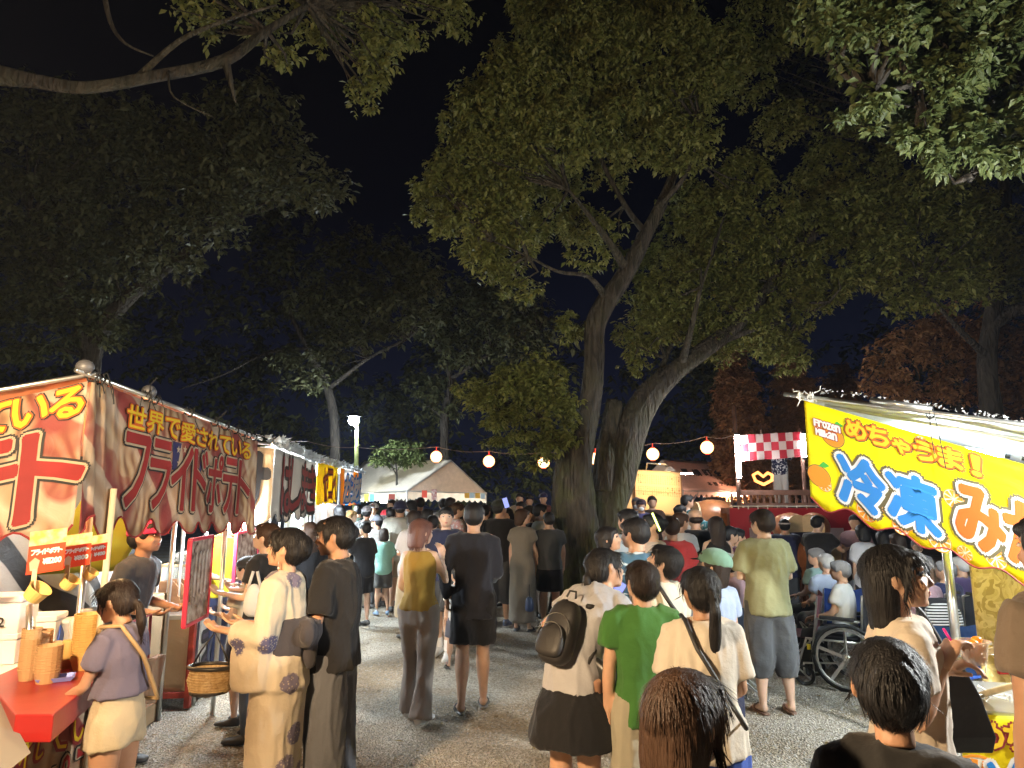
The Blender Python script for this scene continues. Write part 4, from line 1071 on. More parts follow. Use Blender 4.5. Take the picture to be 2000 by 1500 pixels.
bn, t = poster(372, (1055, 1225), 415, (1047, 1180), 5.1, 5.6, 'crimson framed food poster hanging beside the girl over the tan counter end', '', m_food)
for i in range(4):
    quad_uv(bn, [(bn.L * (.22 + .16 * i), .2), (bn.L * (.3 + .16 * i), .18), (bn.L * (.32 + .16 * i), bn.D * .85), (bn.L * (.24 + .16 * i), bn.D * .8)], mat('corn_white', (.62, .58, .55), rough=.3, col2=(.4, .25, .15), var_scale=25), 'sausage_print', .008, t)
poster(462, (1042, 1150), 505, (1032, 1120), 6.7, 7.3, 'second crimson framed poster hanging behind the woman with the white bag', '', m_food)
bulb(443, 1024, 6.38, .042, COOL, 420, 'brightest bare white bulb hanging over the man in yellow')
bulb(483, 1026, 7.6, .045, NEUT, 380, 'bare white bulb hanging behind the lower corner of the hashimaki side banner')
bulb(0, 0, 0, .05, COOL, 500, 'white bulb hanging inside the far end of the hashimaki stall', pos=Vector((-2.9, 9.0, 2.0)))
for q in (C2, D2):
    MB().tube([(q.x - .6, q.y, 0), (q.x - .6, q.y, q.z - .03)], .02, 8).build('pole', m_steel, st2, smooth=True)
# cluttered shelf behind
m_sh = mat('shelf_goods', (.3, .3, .32), rough=.6, col2=(.6, .2, .15), var_scale=9)

# ================================================================== STALLS 3 and 4
D3 = at_y(660, 913, 12.6)
st3 = empty('yellow_banner_stall', (D2.x - .5, 11, 0), 'third stall in the row with a short yellow banner and red letters', 'stall')
b3 = Banner(D2 + Vector((.02, .05, .02)), D3, .58, fold=.02, scal=.03, period=.3, seed=3); b3.cloth('front_banner', m_yellowcloth, st3)
b3.text_uv('ヤロイ', .5, .04, 2.2, .46, [(.05, t_yellow), (.03, t_dred), (.0, t_orange)], st3)
D4 = at_y(707, 925, 16)
st4 = empty('colourful_banner_stall', (D3.x - .5, 14.3, 0), 'farthest stall of the left row with blue, orange and white banner', 'stall')
b4 = Banner(D3 + Vector((.02, .05, 0)), D4, .68, fold=.02, scal=.03, period=.3, seed=7); b4.cloth('front_banner', m_multicloth, st4)
b4.text_uv('からあげ', .8, .06, 2.5, .5, [(.07, t_blue), (.02, t_white)], st4)
for s_, p0, p1 in ((st3, D2, D3), (st4, D3, D4)):
    q = Vector((-2.0, -.3, -.15)); o = MB().add([p0 + Vector((0, .06, .03)), p1 + Vector((0, 0, .03)), p1 + q, p0 + q + Vector((0, .06, 0))], [(0, 1, 2, 3)]).build('roof_tarp', m_white_tarp, s_); o.modifiers.new('s', 'SOLIDIFY').thickness = .003
    MB().tube([p0 + Vector((0, .02, .03)), p1 + Vector((0, .1, .03))], .02, 6).build('roof_rail', m_steel, s_)
    for f in (.06, .96):
        pp = p0.lerp(p1, f) + Vector((-.5, 0, 0)); MB().tube([(pp.x, pp.y, 0), (pp.x, pp.y, pp.z)], .02, 6).build('pole', m_steel, s_, smooth=True)
    md = (p0 + p1) / 2
    MB().box((md.x - .9, md.y, .4), (.7, (p1 - p0).length * .9, .8), rz=math.atan2(-(p1 - p0).x, (p1 - p0).y)).build('counter', m_white, s_, bevel=.02)
    bb = Banner(p0 + Vector((-.5, .3, -.62)), p1 + Vector((-.5, 0, -.7)), .5, fold=.03, scal=0, seed=2); bb.cloth('inner_valance', m_white_tarp, s_)
    crumple(p0 + Vector((0, 0, .03)), p1, 260, .07, int(p0.y), _mats['crumpled_plastic'], s_)
bulb(0, 0, 0, .06, COOL, 700, 'white bulb hanging inside the yellow bannered stall', pos=Vector((-3.35, 11.2, 1.95)))
bulb(0, 0, 0, .06, COOL, 900, 'white bulb hanging inside the farthest stall of the left row', pos=Vector((-3.9, 14.2, 1.95)))

bulb(0, 0, 0, .06, (.93, .95, .92), 1200, 'added white bulb outside the frame near the mikan stall, lighting the tree crowns', pos=Vector((3.7, 3.1, 2.3)))  # unseen bulb added to light the crowns and foreground from the right
# ================================================================== RIGHT STALL (frozen mikan)
AR = at_y(1570, 782, 5.4); _b = at_y(2000, 907, 4.55); BR = AR + (_b - AR) * 1.75
st5 = empty('frozen_mikan_stall', (3.4, 4.8, 0), 'frozen mikan stall on the right with a bright yellow sloping banner', 'stall')
b5 = Banner(AR, BR, .785, fold=.006, scal=.035, period=.315, phase=3.6, seed=2, side=1); b5.cloth('side_banner', m_mikan, st5, res=.02); b5.piping(t_dred, st5, .006)
def slice_(bn, u, v, r, parent):
    def disc(r0, r1, m, nm, lf, n=22):
        pts = []
        V = []; F = []
        for k in range(n):
            a = 2 * PI * k / n
            V += [(u + r0 * math.cos(a), v + r0 * math.sin(a)), (u + r1 * math.cos(a), v + r1 * math.sin(a))]
        for k in range(n): q = (k + 1) % n; F.append((2 * k, 2 * k + 1, 2 * q + 1, 2 * q))
        P = bn.map(np.array([p[0] for p in V]), np.array([p[1] for p in V]), lf)
        me = np_mesh(nm, P, np.array(F), m, smooth=False); return me
    o = link('orange_slice', disc(0.001, r, t_white, 'orange_slice', .002), parent)
    link('slice_rim', disc(r * .9, r, t_orange2, 'slice_rim', .0035), o)
    V = []; F = []
    for k in range(9):
        a0, a1 = 2 * PI * k / 9 + .09, 2 * PI * (k + 1) / 9 - .09; am = (a0 + a1) / 2
        V += [(u + r * .1 * math.cos(am), v + r * .1 * math.sin(am)), (u + r * .82 * math.cos(a0), v + r * .82 * math.sin(a0)), (u + r * .86 * math.cos(am), v + r * .86 * math.sin(am)), (u + r * .82 * math.cos(a1), v + r * .82 * math.sin(a1))]
        F.append((4 * k, 4 * k + 1, 4 * k + 2, 4 * k + 3))
    P = bn.map(np.array([p[0] for p in V]), np.array([p[1] for p in V]), .0035)
    link('slice_flesh', np_mesh('slice_flesh', P, np.array(F), t_orange2, smooth=False), o)
t_orange2 = mat('print_mikan', (.85, .33, .03), rough=.6, trans=.4)
for px, py, r in ((1578, 865, .055), (1595, 905, .07), (1610, 945, .06), (1600, 830, .05), (1650, 960, .06), (1712, 990, .05), (1693, 1008, .075), (1770, 1020, .06), (1835, 1055, .08), (1885, 1080, .05), (1945, 1090, .07), (1968, 920, .085), (1863, 975, .07), (1705, 850, .05), (1800, 865, .05), (1925, 885, .05), (1760, 1035, .06)):
    u, v = b5.uv_of(px, py); 
    if r - .02 < v < b5.D - r and u > r: slice_(b5, u, v, r, st5)
    elif u > r: slice_(b5, u, max(v, r - .0), r, st5) if v < b5.D - r else None
def bt(txt, px0, py0, px1, h, layers, jit=0.0):
    u0, v0 = b5.uv_of(px0, py0); u1, _ = b5.uv_of(px1, py0 + (px1 - px0) * .3)
    b5.text_uv(txt, u0, v0, u1 - u0, h, layers, st5, jitter=jit)
bt('めちゃうま！', 1652, 850, 1935, .13, [(.024, t_olive), (.017, t_orange), (.006, t_yellow)], .03)
LB = lambda c: [(.056, t_olive), (.038, t_white), (.018, c)]
bt('冷凍', 1640, 978, 1840, .37, LB(t_blue)); bt('みかん', 1872, 1055, 2190, .40, LB(t_orange))
b5.text_uv('Frozen', .07, .61, .2, .05, [(.010, t_red), (.004, t_white)], st5); b5.text_uv('Mikan', .08, .54, .16, .05, [(.010, t_red), (.004, t_white)], st5)
# plain oranges with leaves instead of the printed characters
def plain_orange(px, py, r):
    u, v = b5.uv_of(px, py)
    for rr, m, lf in ((r * 1.06, t_olive, .002), (r, t_orange2, .0036)):
        pts = [(u + rr * math.cos(a), v + rr * .95 * math.sin(a)) for a in np.linspace(0, 2 * PI, 25)[:-1]]; quad_uv(b5, pts, m, 'orange_print', lf, st5)
    quad_uv(b5, [(u, v + r * .9), (u + r * .5, v + r * 1.5), (u + r * 1.05, v + r * 1.25), (u + r * .6, v + r * .95)], mat('print_green', (.05, .4, .06), trans=.3), 'leaf_print', .004, st5)
plain_orange(1626, 852, .085); plain_orange(1600, 930, .085)
# roof: rail from the left corner and tarp lying behind it
RA = AR + Vector((-.03, 0, .03)); RB = AR + (at_y(2000, 838, 4.55) - AR) * 1.75
bk = Vector((1.2, 1.9, -.12))
V = []; Fq = []
for i in range(11):
    for j in range(9):
        p = RA.lerp(RB, i / 10) + bk * (j / 8); p.z += .05 * math.sin(i * 1.9) * math.sin(PI * j / 8) + .0; V.append(p)
for i in range(10):
    for j in range(8): q = i * 9 + j; Fq.append((q, q + 1, q + 10, q + 9))
o = MB().add(V, Fq).build('roof_tarp', m_white_tarp, st5, smooth=True); o.modifiers.new('s', 'SOLIDIFY').thickness = .003
MB().tube([RA + Vector((-.1, .06, .03)), RB + Vector((0, 0, .03))], .018, 8).tube([RA.lerp(RB, .1) + Vector((0, .15, -.01)), RA.lerp(RB, 1) + Vector((0, .3, -.06))], .014, 8).build('roof_rail', m_steel, st5, smooth=True)
for f in (.2, .62): MB().tube([RA.lerp(RB, f) + Vector((0, -.03, .04)), RA.lerp(RB, f + .16) + Vector((0, -.03, .035))], .022, 8).build('rail_sleeve', m_steel, st5, smooth=True)
crumple(RA + Vector((.2, .02, .04)), RB, 160, .03, 77, mat('grey_tarp_edge', (.4, .4, .4), rough=.5), st5, 'tarp_edge')
ties([RA.lerp(RB, f) + Vector((0, -.02, .0)) for f in (.0, .03)], st5, 5, m_string, ln=.1, n=4); ties([RA.lerp(RB, f) for f in (.36, .63)], st5, 6, ln=.35, n=2)
MB().tube([(at_y(1862, 1200, 5.05).x, 5.05, 0), (at_y(1862, 1200, 5.05).x, 5.05, 1.85)], .03, 12).build('pole', m_steel, st5, smooth=True)
# OSB board
def b_osb(n, l, uv):
    v = n.new('ShaderNodeTexVoronoi'); v.inputs['Scale'].default_value = 26; v.inputs['Randomness'].default_value = 1
    z = n.new('ShaderNodeTexNoise'); z.inputs['Scale'].default_value = 4; z.inputs['Detail'].default_value = 2
    l.new(uv, z.inputs['Vector'])
    mp = n.new('ShaderNodeMix'); mp.data_type = 'RGBA'; mp.blend_type = 'LINEAR_LIGHT'; mp.inputs[0].default_value = .35
    l.new(uv, mp.inputs[6]); l.new(z.outputs['Color'], mp.inputs[7])
    mm = n.new('ShaderNodeMapping'); mm.inputs['Scale'].default_value = (1, .35, 1); mm.inputs['Rotation'].default_value = (0, 0, .6); l.new(mp.outputs[2], mm.inputs[0]); l.new(mm.outputs[0], v.inputs['Vector'])
    s = n.new('ShaderNodeSeparateColor'); l.new(v.outputs['Color'], s.inputs[0])
    r = ramp(n, [(0, (.36, .25, .07)), (.5, (.52, .39, .14)), (1, (.68, .55, .26))]); l.new(s.outputs[0], r.inputs[0]); return r.outputs[0]
m_osb = cloth_pat('osb_board', b_osb, 0.0, .6)
a = at_y(1893, 1080, 5.15); bb = Banner((a.x, 5.15, 1.72), (a.x + 1.15, 5.12, 1.72), 1.4, fold=0, scal=0)
o = bb.cloth('board', m_osb, None, thick=False); o.modifiers.new('s', 'SOLIDIFY').thickness = .018; tag(o, 'upright OSB chipboard sheet beside the aluminium pole of the mikan stall', 'board')
bb.text_uv('め はんはい', .12, 1.12, .3, .04, [(.001, t_olive)], o, lift=.002)
# bamboo rails with white string bows
for i, (p0, p1) in enumerate((((1862, 1294), (2010, 1250)), ((1866, 1374), (2010, 1330)))):
    a, b = at_y(*p0, 4.35), at_y(*p1, 3.75)
    o = MB().tube([a, a.lerp(b, .3) + Vector((0, 0, .004)), b], .017, 10).build('bamboo_rail', m_bamboo, st5, smooth=True)
    c = a.lerp(b, .45)
    mb = MB().tube([c + Vector((0, 0, .02)), c + Vector((-.05, -.02, .05)), c + Vector((-.07, -.02, .0)), c], .004, 5).tube([c, c + Vector((.08, -.02, .03)), c + Vector((.10, -.02, -.02)), c], .004, 5).tube([c, c + Vector((-.02, -.02, -.1))], .004, 5).tube([c, c + Vector((.12, -.02, .0)), c + Vector((.13, -.02, -.1))], .004, 5)
    mb.tube([c + Vector((0, .02 * math.sin(t), .02 * math.cos(t))) for t in np.linspace(0, 6.28, 9)], .005, 5)
    mb.build('string_bow', m_string, o, smooth=True)
# counter of the mikan stall
cA = at_y(1872, 1393, 3.9); cB = cA + Vector((1.4, -.35, 0))
cn = Banner(cA, cB, cA.z - .05, fold=.006, scal=0, seed=3); cn.cloth('counter_banner', m_mikan, st5)
cn.text_uv('めちゃうま', .08, cn.D - .16, .6, .12, [(.018, t_dred), (.006, t_yellow)], st5); cn.text_uv('冷凍みかん', .10, cn.D - .52, 1.2, .3, [(.026, t_white), (.008, t_blue)], st5)
slice_(cn, .06, .28, .14, st5)
MB().box((cA + cB) / 2 + Vector((.1, .36, .0)), (1.45, .7, .03), rz=-.245).build('counter_top', m_steel, st5, bevel=.003)
for q in (cA, cB, cA + Vector((.2, .68, 0)), cB + Vector((.2, .68, 0))): MB().tube([(q.x + .03, q.y + .04, 0), (q.x + .03, q.y + .04, cA.z - .02)], .015, 8).build('leg', m_steel, st5)
o = MB().box(at_y(1958, 1298, 3.55), (.05, .02, .09)).build('lighter_case', m_redpaint, None, bevel=.003); tag(o, 'small red tag hanging on the bamboo rail of the mikan stall', 'tag')
def tube_light(a, b, r, col, s, label, name='tube_light'):
    t = empty(name, a, label, 'tube light'); MB().tube([a, b], r, 10).build('tube', emis('tube_glow', col, s), t, smooth=True)
    d = (b - a).normalized()
    MB().tube([a - d * .04, a], r * 1.15, 10).tube([b, b + d * .04], r * 1.15, 10).build('end_cap', m_dark, t); return t
for k, f in enumerate((.22, .58)):
    p = RA.lerp(RB, f) + Vector((.55, .75, -.16)); q = RA.lerp(RB, f + .3) + Vector((.55, .75, -.16))
    tube_light(p, q, .016, COOL, 90, ['white tube light under the left half of the mikan stall roof', 'white tube light under the right half of the mikan stall roof'][k])
# ================================================================== STRING OF LANTERNS
m_lan_red = emis('lantern_red_glow', (1.0, .06, .02), 3.0)
def lantern(px, py, Y, label, r=.135, occl=False):
    p = at_y(px, py, Y); t = empty('paper_lantern', p + Vector((0, 0, r)), label, 'paper lantern', 'round paper lanterns on the string')
    m = bpy.data.materials.get('lantern_paper')
    if m is None:
        m = emis('lantern_paper', (1, .6, .25), 1); n = m.node_tree.nodes; l = m.node_tree.links
        lw = n.new('ShaderNodeLayerWeight'); lw.inputs[0].default_value = .45
        r_ = ramp(n, [(0, (1, .78, .42)), (.55, (1, .5, .16)), (1, (.9, .12, .03))]); l.new(lw.outputs['Facing'], r_.inputs[0])
        tc = n.new('ShaderNodeTexCoord'); e = n['Emission']; l.new(r_.outputs[0], e.inputs[0]); e.inputs[1].default_value = 1.5
    mb = MB(); prof = []
    for i in range(19):
        a = -1.25 + 2.5 * i / 18; rr = r * math.cos(a) * (1 + (.035 if i % 2 else -.02)); prof.append((rr, r * math.sin(a)))
    mb.lathe(prof, c=p, n=18); mb.build('shade', m, t)
    MB().lathe([(r * .33, r * .93), (r * .36, r * 1.06)], c=p, n=14).lathe([(r * .36, -r * 1.06), (r * .33, -r * .93)], c=p, n=14).build('rim', mat('lantern_rim', (.3, .02, .02), emit=(1, .05, .02), estr=.6), t)
    MB().tube([p + Vector((0, 0, r * 1.06)), p + Vector((0, 0, r * 1.75))], .008, 5).build('hook', mat('lantern_rim', (.3, .02, .02)), t)
    return p + Vector((0, 0, r * 1.75))
tops = [lantern(852, 892, 16.5, 'first paper lantern from the left, in front of the cream tent roof'),
        lantern(955, 901, 16.2, 'second paper lantern, hanging right of the cream tent'),
        lantern(1062, 903, 16.0, 'lantern partly hidden by leaves at the left of the tree trunk'),
        lantern(1163, 896, 15.6, 'lantern seen between the two tree trunks'),
        lantern(1275, 887, 15.2, 'lantern hanging above the lit notice board'),
        lantern(1381, 874, 14.6, 'lantern nearest to the vertical white tube light')]
endp = at_y(1437, 848, 12.3)
pts = [at_y(500, 848, 15), at_y(600, 862, 17), at_y(700, 874, 17.5)] + tops + [endp]
wr = MB()
for a, b in zip(pts[:-1], pts[1:]):
    seg = [a.lerp(b, k / 6) - Vector((0, 0, .06 * math.sin(PI * k / 6))) for k in range(7)]; wr.tube(seg, .008, 5)
o = wr.build('lantern_wire', mat('wire_reddish', (.35, .25, .2), rough=.6)); tag(o, 'long sagging wire that carries the paper lanterns', 'wire')
# heart of small bulbs
hp = at_y(1491, 936, 13.2)
t = empty('heart_lamp', hp, 'glowing heart-shaped cluster of bulbs beside the stage performer', 'lamp')
MB().tube([hp + Vector((0, 0, -.10)), hp + Vector((.16, 0, -.02)), hp + Vector((.17, 0, .08)), hp + Vector((.09, 0, .12)), hp + Vector((0, 0, .05)), hp + Vector((-.1, 0, .13)), hp + Vector((-.19, 0, .08)), hp + Vector((-.15, 0, -.03)), hp + Vector((0, 0, -.10))], .028, 7).build('glow_tube', emis('heart_glow', (1, .22, .05), 1.4), t, smooth=True)
# street lamp
lp = at_y(691, 822, 19)
t = empty('street_lamp', (lp.x, 19, 0), 'tall park street lamp with a white glowing head behind the left stalls', 'street lamp')
MB().tube([(lp.x + .12, 19, 0), (lp.x + .12, 19, 3.0), (lp.x + .09, 19, lp.z - .1)], [.07, .06, .045], 10).build('pole', mat('lamp_green', (.32, .38, .14), rough=.5, var=.2), t, smooth=True)
MB().lathe([(.20, .0), (.19, .04), (.08, .10), (.02, .12)], c=lp + Vector((0, 0, .12)), n=16).build('hood', m_dark, t, smooth=True)
MB().ell(lp, (.15, .15, .13), 16, 10).build('globe', emis('street_glow', (.80, .90, 1), 230), t, smooth=True)

# ================================================================== LEFT TENT
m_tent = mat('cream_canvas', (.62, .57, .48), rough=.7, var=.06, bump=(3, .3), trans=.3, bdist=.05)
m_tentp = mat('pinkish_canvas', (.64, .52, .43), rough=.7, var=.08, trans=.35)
m_pole_g = mat('tent_pole', (.5, .5, .5), rough=.4, metal=.7)
def tent(label, P, R, E0, E1, F0, F1, m_roof, m_end, scal=.07, txts=(), val=.28):
    """P,R ridge ends (near, far); E0,E1 near/far of visible eave; F0,F1 eave of the other side"""
    c = (P + R) / 2; t = empty('event_tent', (c.x, c.y, 0), label, 'tent')
    def sheet(a, b, c_, d, nm, m, sag=.08, n=12):
        V = []; F = []
        for i in range(n + 1):
            for j in range(n + 1):
                u, v = i / n, j / n; p = a.lerp(b, u).lerp(d.lerp(c_, u), v); p = p + Vector((0, 0, -sag * math.sin(PI * v) * (1 - .35 * abs(math.sin(PI * u * 2)))))
                V.append(p)
        for i in range(n):
            for j in range(n): q = i * (n + 1) + j; F.append((q, q + 1, q + n + 2, q + n + 1))
        o = MB().add(V, F).build(nm, m, t, smooth=True); o.modifiers.new('s', 'SOLIDIFY').thickness = .004; return o
    sheet(P, R, E1, E0, 'roof_panel', m_roof); sheet(P, R, F1, F0, 'roof_panel', m_roof)
    V = [P, E0, F0]; 
    o = MB().add([P, E0, E0.lerp(F0, .25), E0.lerp(F0, .5), E0.lerp(F0, .75), F0], [(0, 1, 2, 3, 4, 5)]).build('gable_end', m_end, t); o.modifiers.new('s', 'SOLIDIFY').thickness = .004
    for a, b, mm in ((E0, E1, m_roof), (E0, F0, m_end)):
        if a == E0 and b == E1 or True:
            bn = Banner(a, b, val, fold=.01, scal=scal * .5, period=.2, seed=1); bn.cloth('valance', mm, t, res=.03, thick=False)
    for q in (E0, E1, F0, F1):
        MB().tube([(q.x, q.y, 0), q], .025, 8).build('pole', m_pole_g, t, smooth=True)
    fr = MB()
    for a, b in ((P, R), (P, E0), (P, F0), (E0, E1), (E0, F0)): fr.tube([a - Vector((0, 0, .03)), b - Vector((0, 0, .03))], .022, 6)
    for q, sgn in ((E0, 1), (E1, -1)):
        d = (E1 - E0).normalized() * sgn; fr.tube([q + Vector((0, 0, -.7)), q + d * .6 - Vector((0, 0, .05))], .018, 6)
    fr.build('frame', m_pole_g, t); return t
P = at_y(881, 898, 21); R = at_y(712, 901, 24.5); E0 = at_y(795, 957, 20); E1 = at_y(640, 966, 23.5); F0 = at_y(950, 962, 21.5); F1 = at_y(800, 962, 26)
tn = tent('cream gabled event tent lit from inside at the end of the stall row', P, R, E0, E1, F0, F1, m_tent, m_tentp)
# extra grey tent roof in front-left
for k, (px, py, w, h, m, lab) in enumerate(((829, 965, 10, 14, mat('poster_red', (.6, .06, .03)), 'red paper notice hanging from the gable of the cream tent'), (848, 966, 10, 20, mat('poster_pale', (.7, .6, .58), col2=(.4, .1, .1), var_scale=20), 'pale handwritten notice hanging from the gable of the cream tent'),
        (912, 968, 9, 10, mat('poster_amber', (.75, .42, .05)), 'amber notice at the right corner of the cream tent'), (922, 968, 9, 10, mat('poster_blue', (.4, .55, .65)), 'blue and white notice beside the amber one on the tent'), (933, 968, 9, 10, mat('poster_amber', (.75, .42, .05)), 'second amber notice on the right corner of the cream tent'), (943, 969, 8, 10, mat('poster_blue', (.4, .55, .65)), 'last blue notice at the very corner of the cream tent'),
        (716, 972, 9, 14, mat('poster_yel', (.75, .6, .1)), 'yellow drink poster hanging at the end of the multicoloured banner'), (727, 972, 9, 14, mat('poster_sky', (.2, .5, .7)), 'sky blue drink poster hanging beside the yellow one'), (765, 972, 12, 14, mat('poster_maroon', (.3, .05, .03)), 'maroon poster hanging in the bright tent opening'))):
    q = at_y(px, py, 20 - .02 * k); a = px_to_m(20, w); b = px_to_m(20, h); o = MB().box(q, (a, .01, b)).build('notice', m); tag(o, lab, 'notice')
for k, (px, py) in enumerate(((740, 975), (765, 985), (860, 975), (905, 980))):
    q = at_y(px, py, 21.8 + .2 * k); tube_light(q + Vector((-.35, 0, .08)), q + Vector((.35, 0, .08)), .03, (.9, 1, .95), 70, ['white tube light in the left opening of the cream tent', 'white tube light beside the maroon poster in the cream tent', 'white tube light behind the red notice of the cream tent', 'white tube light in the right corner of the cream tent'][k])
# ================================================================== RIGHT TENT
P = at_y(1292, 898, 21); R = at_y(1470, 906, 24); E0 = at_y(1334, 957, 19.5); E1 = at_y(1520, 959, 21.5); F0 = at_y(1246, 950, 21.5); F1 = at_y(1440, 950, 26)
m_tent2 = mat('pale_pink_canvas', (.60, .46, .42), rough=.7, var=.06, trans=.35)  # one pinkish canvas colour with slight random variation
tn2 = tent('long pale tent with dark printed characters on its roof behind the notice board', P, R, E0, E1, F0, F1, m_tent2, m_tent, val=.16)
tube_light(at_y(1400, 965, 20.6), at_y(1440, 965, 20.9), .03, (1, .62, .4), 260, 'added warm tube light brightening the long pale tent from below')  # warm light added under the tent, which is dark without it
q = at_y(1330, 925, 18.2); tube_light(q, q + Vector((.3, 0, .0)), .014, (1, .6, .42), 260, 'short added lamp brightening the printed tent roof above the notice board')  # small lamp added to brighten the roof and its lettering
nrm = (R - P).cross(E0 - P).normalized()
if nrm.z < 0: nrm = -nrm
def roofmap(u, v, lift=0.0):
    # u along ridge (0..1 metres scaled), v up the slope
    d1 = (E1 - E0).normalized(); d2 = (P - E0); 
    base = np.array(E0)[None] + np.array(d1)[None] * np.asarray(u)[:, None] + np.array(d2)[None] * (np.asarray(v)[:, None])
    return base + np.array(nrm)[None] * (np.asarray(lift).reshape(-1, 1) if np.ndim(lift) else lift) + np.array([0, 0, -.045])
for i, ch in enumerate('馬橋町会'): put_text('roof_lettering', ch, .45 + i * .45, .48, .3, .22, .012, roofmap, .045, t_black, tn2)
for i, ch in enumerate('本部テント'): put_text('roof_lettering', ch, 1.15 + i * .24, .16, .16, .12, .006, roofmap, .045, t_black, tn2)

# ================================================================== NOTICE BOARD
a = at_y(1239, 917, 15.8); b = at_y(1329, 923, 15.8); zb_ = at_y(1285, 1003, 15.8).z
t = empty('notice_board', ((a.x + b.x) / 2, 15.8, 0), 'big cream notice board of donor names lit by a warm lamp beside the trunk', 'notice board')
bn = Banner(a, b, a.z - zb_, fold=.004, scal=0); o = bn.cloth('paper', mat('cream_paper', (.72, .56, .36), rough=.7, bump=(4, .3)), t, thick=False); o.modifiers.new('s', 'SOLIDIFY').thickness = .02
mb_ink = mat('faint_ink', (.30, .19, .10), rough=.8)
pool = '金一封山田中村佐藤鈴木高橋渡辺伊小林加吉川本町会商店様'
rg = random.Random(2)
for c in range(19):
    for r in range(2):
        n = 5
        for k in range(n):
            ch = pool[rg.randrange(len(pool))]
            put_text('name_lettering', ch, .07 + c * .051, bn.D - .30 - r * .26 + (n - k - 1) * .042 * 1.0 - .0, .030, .034, 0, bn.map, .006, mb_ink, t) 
MB().bar(Vector(bn.map(np.array([0.0]), np.array([bn.D * .52]), .004)[0]), Vector(bn.map(np.array([bn.L]), np.array([bn.D * .52]), .004)[0]), .008).build('seam', mb_ink, t)
for q in (a, b): MB().box((q.x, 15.86, q.z / 2), (.05, .05, q.z)).build('post', m_wooddk, t)
# lower sheet flowing left behind the trunk
bn2 = Banner(at_y(1205, 960, 15.9), at_y(1245, 935, 15.9), .95, fold=.01, scal=0); bn2.cloth('paper', _mats['cream_paper'], t)
la = at_y(1268, 903, 15.3); t = empty('board_lamp', la, 'lamp on a bent arm above the notice board', 'lamp')
MB().tube([at_y(1262, 917, 15.8), at_y(1264, 904, 15.5), at_y(1300, 907, 15.1), at_y(1310, 914, 14.9)], .018, 8).build('arm', m_steel, t, smooth=True)
hl = at_y(1308, 917, 14.8); MB().lathe([(.03, .06), (.12, -.02), (.12, -.03)], c=hl, n=14).build('hood', m_white, t)
sp = bpy.data.lights.new('board_spot', 'SPOT'); sp.energy = 40; sp.color = (1, .62, .25); sp.spot_size = 1.5; sp.spot_blend = .9; sp.shadow_soft_size = .05
so = bpy.data.objects.new('board_spot', sp); COL.objects.link(so); so.location = hl + Vector((0, 0, -.05)); so.rotation_euler = (at_y(1278, 955, 15.8) - so.location).to_track_quat('-Z', 'Y').to_euler()

# ================================================================== STAGE
Ys = 12.2
tL = at_y(1437, 845, 12.3)
def vtube(px0, y0, y1, Y, s, label):
    a = at_y(px0, y0, Y); b = Vector((a.x, Y, at_y(px0, y1, Y).z)); return tube_light(a, b, .036, (.93, .97, 1), s, label, 'tube_light')
vtube(1439, 850, 933, 12.2, 60, 'tall upright white fluorescent tube on the pole left of the checked banner')
vtube(1568, 848, 893, 12.4, 25, 'upright white fluorescent tube at the right end of the checked banner')
sg = empty('stage', (4.7, 13, 0), 'wooden festival stage with railing behind the red and white curtain', 'stage')
x0, x1 = at_y(1425, 990, Ys).x, at_y(1665, 990, Ys).x; zt = at_y(1500, 991, Ys).z
m_stagew = mat('stage_wood', (.16, .075, .05), rough=.6, var=.3, var_scale=6)
MB().box(((x0 + x1) / 2, Ys + 2.1, zt - .06), (x1 - x0, 3.8, .1)).build('deck', m_stagew, sg)
for i in range(6):
    for j in range(2): MB().box((x0 + .1 + i * (x1 - x0 - .2) / 5, Ys + .3 + j * 3.4, (zt - .1) / 2), (.1, .1, zt - .12)).build('post', m_stagew, sg)
zr = at_y(1500, 962, Ys + .15).z
MB().box(((x0 + x1) / 2 + .3, Ys + .18, zr), (x1 - x0 + .2, .06, .09)).build('rail', m_stagew, sg)
MB().box(((x0 + x1) / 2 + .3, Ys + .18, zt + .05), (x1 - x0 + .2, .05, .05)).build('rail', m_stagew, sg)
k = 0
xx = x0 + .1
while xx < x1 + .3:
    MB().box((xx, Ys + .18, (zr + zt) / 2 + .02), (.035, .03, zr - zt - .05)).build('baluster', m_stagew, sg); xx += .115
MB().tube([(tL.x + .0, 12.32, 0), (tL.x, 12.32, tL.z + .5)], .035, 10).build('pole', m_stagew, sg, smooth=True)
rx = at_y(1570, 900, 12.5).x; MB().tube([(rx, 12.55, 0), (rx, 12.55, tL.z + .1)], .035, 10).build('pole', m_stagew, sg, smooth=True)
cu = Banner((x0 + .0, Ys, zt - .01), (x1, Ys - .05, zt - .01), 1.14, fold=.02, scal=0, seed=3); oc = cu.cloth('stage_curtain', m_curtain, None, res=.04, thick=False); tag(oc, 'red and white striped curtain hung along the front of the stage', 'curtain')
mb = MB().tube([(x0, Ys - .01, zt + .02), (x1, Ys - .06, zt + .02)], .008, 6)
for i in range(12): mb.bar((x0 + .15 + i * .17, Ys - .015, zt - .03), (x0 + .15 + i * .17, Ys - .015, zt + .03), .02, .006)
mb.build('curtain_cord', m_string, oc)
ck = Banner(at_y(1446, 850, 12.25), at_y(1566, 843, 12.35), .46, fold=.012, scal=.006, period=.7, seed=5); o = ck.cloth('checked_banner', m_checks, None, thick=False); tag(o, 'red and white checked ichimatsu banner stretched between the stage poles', 'banner')
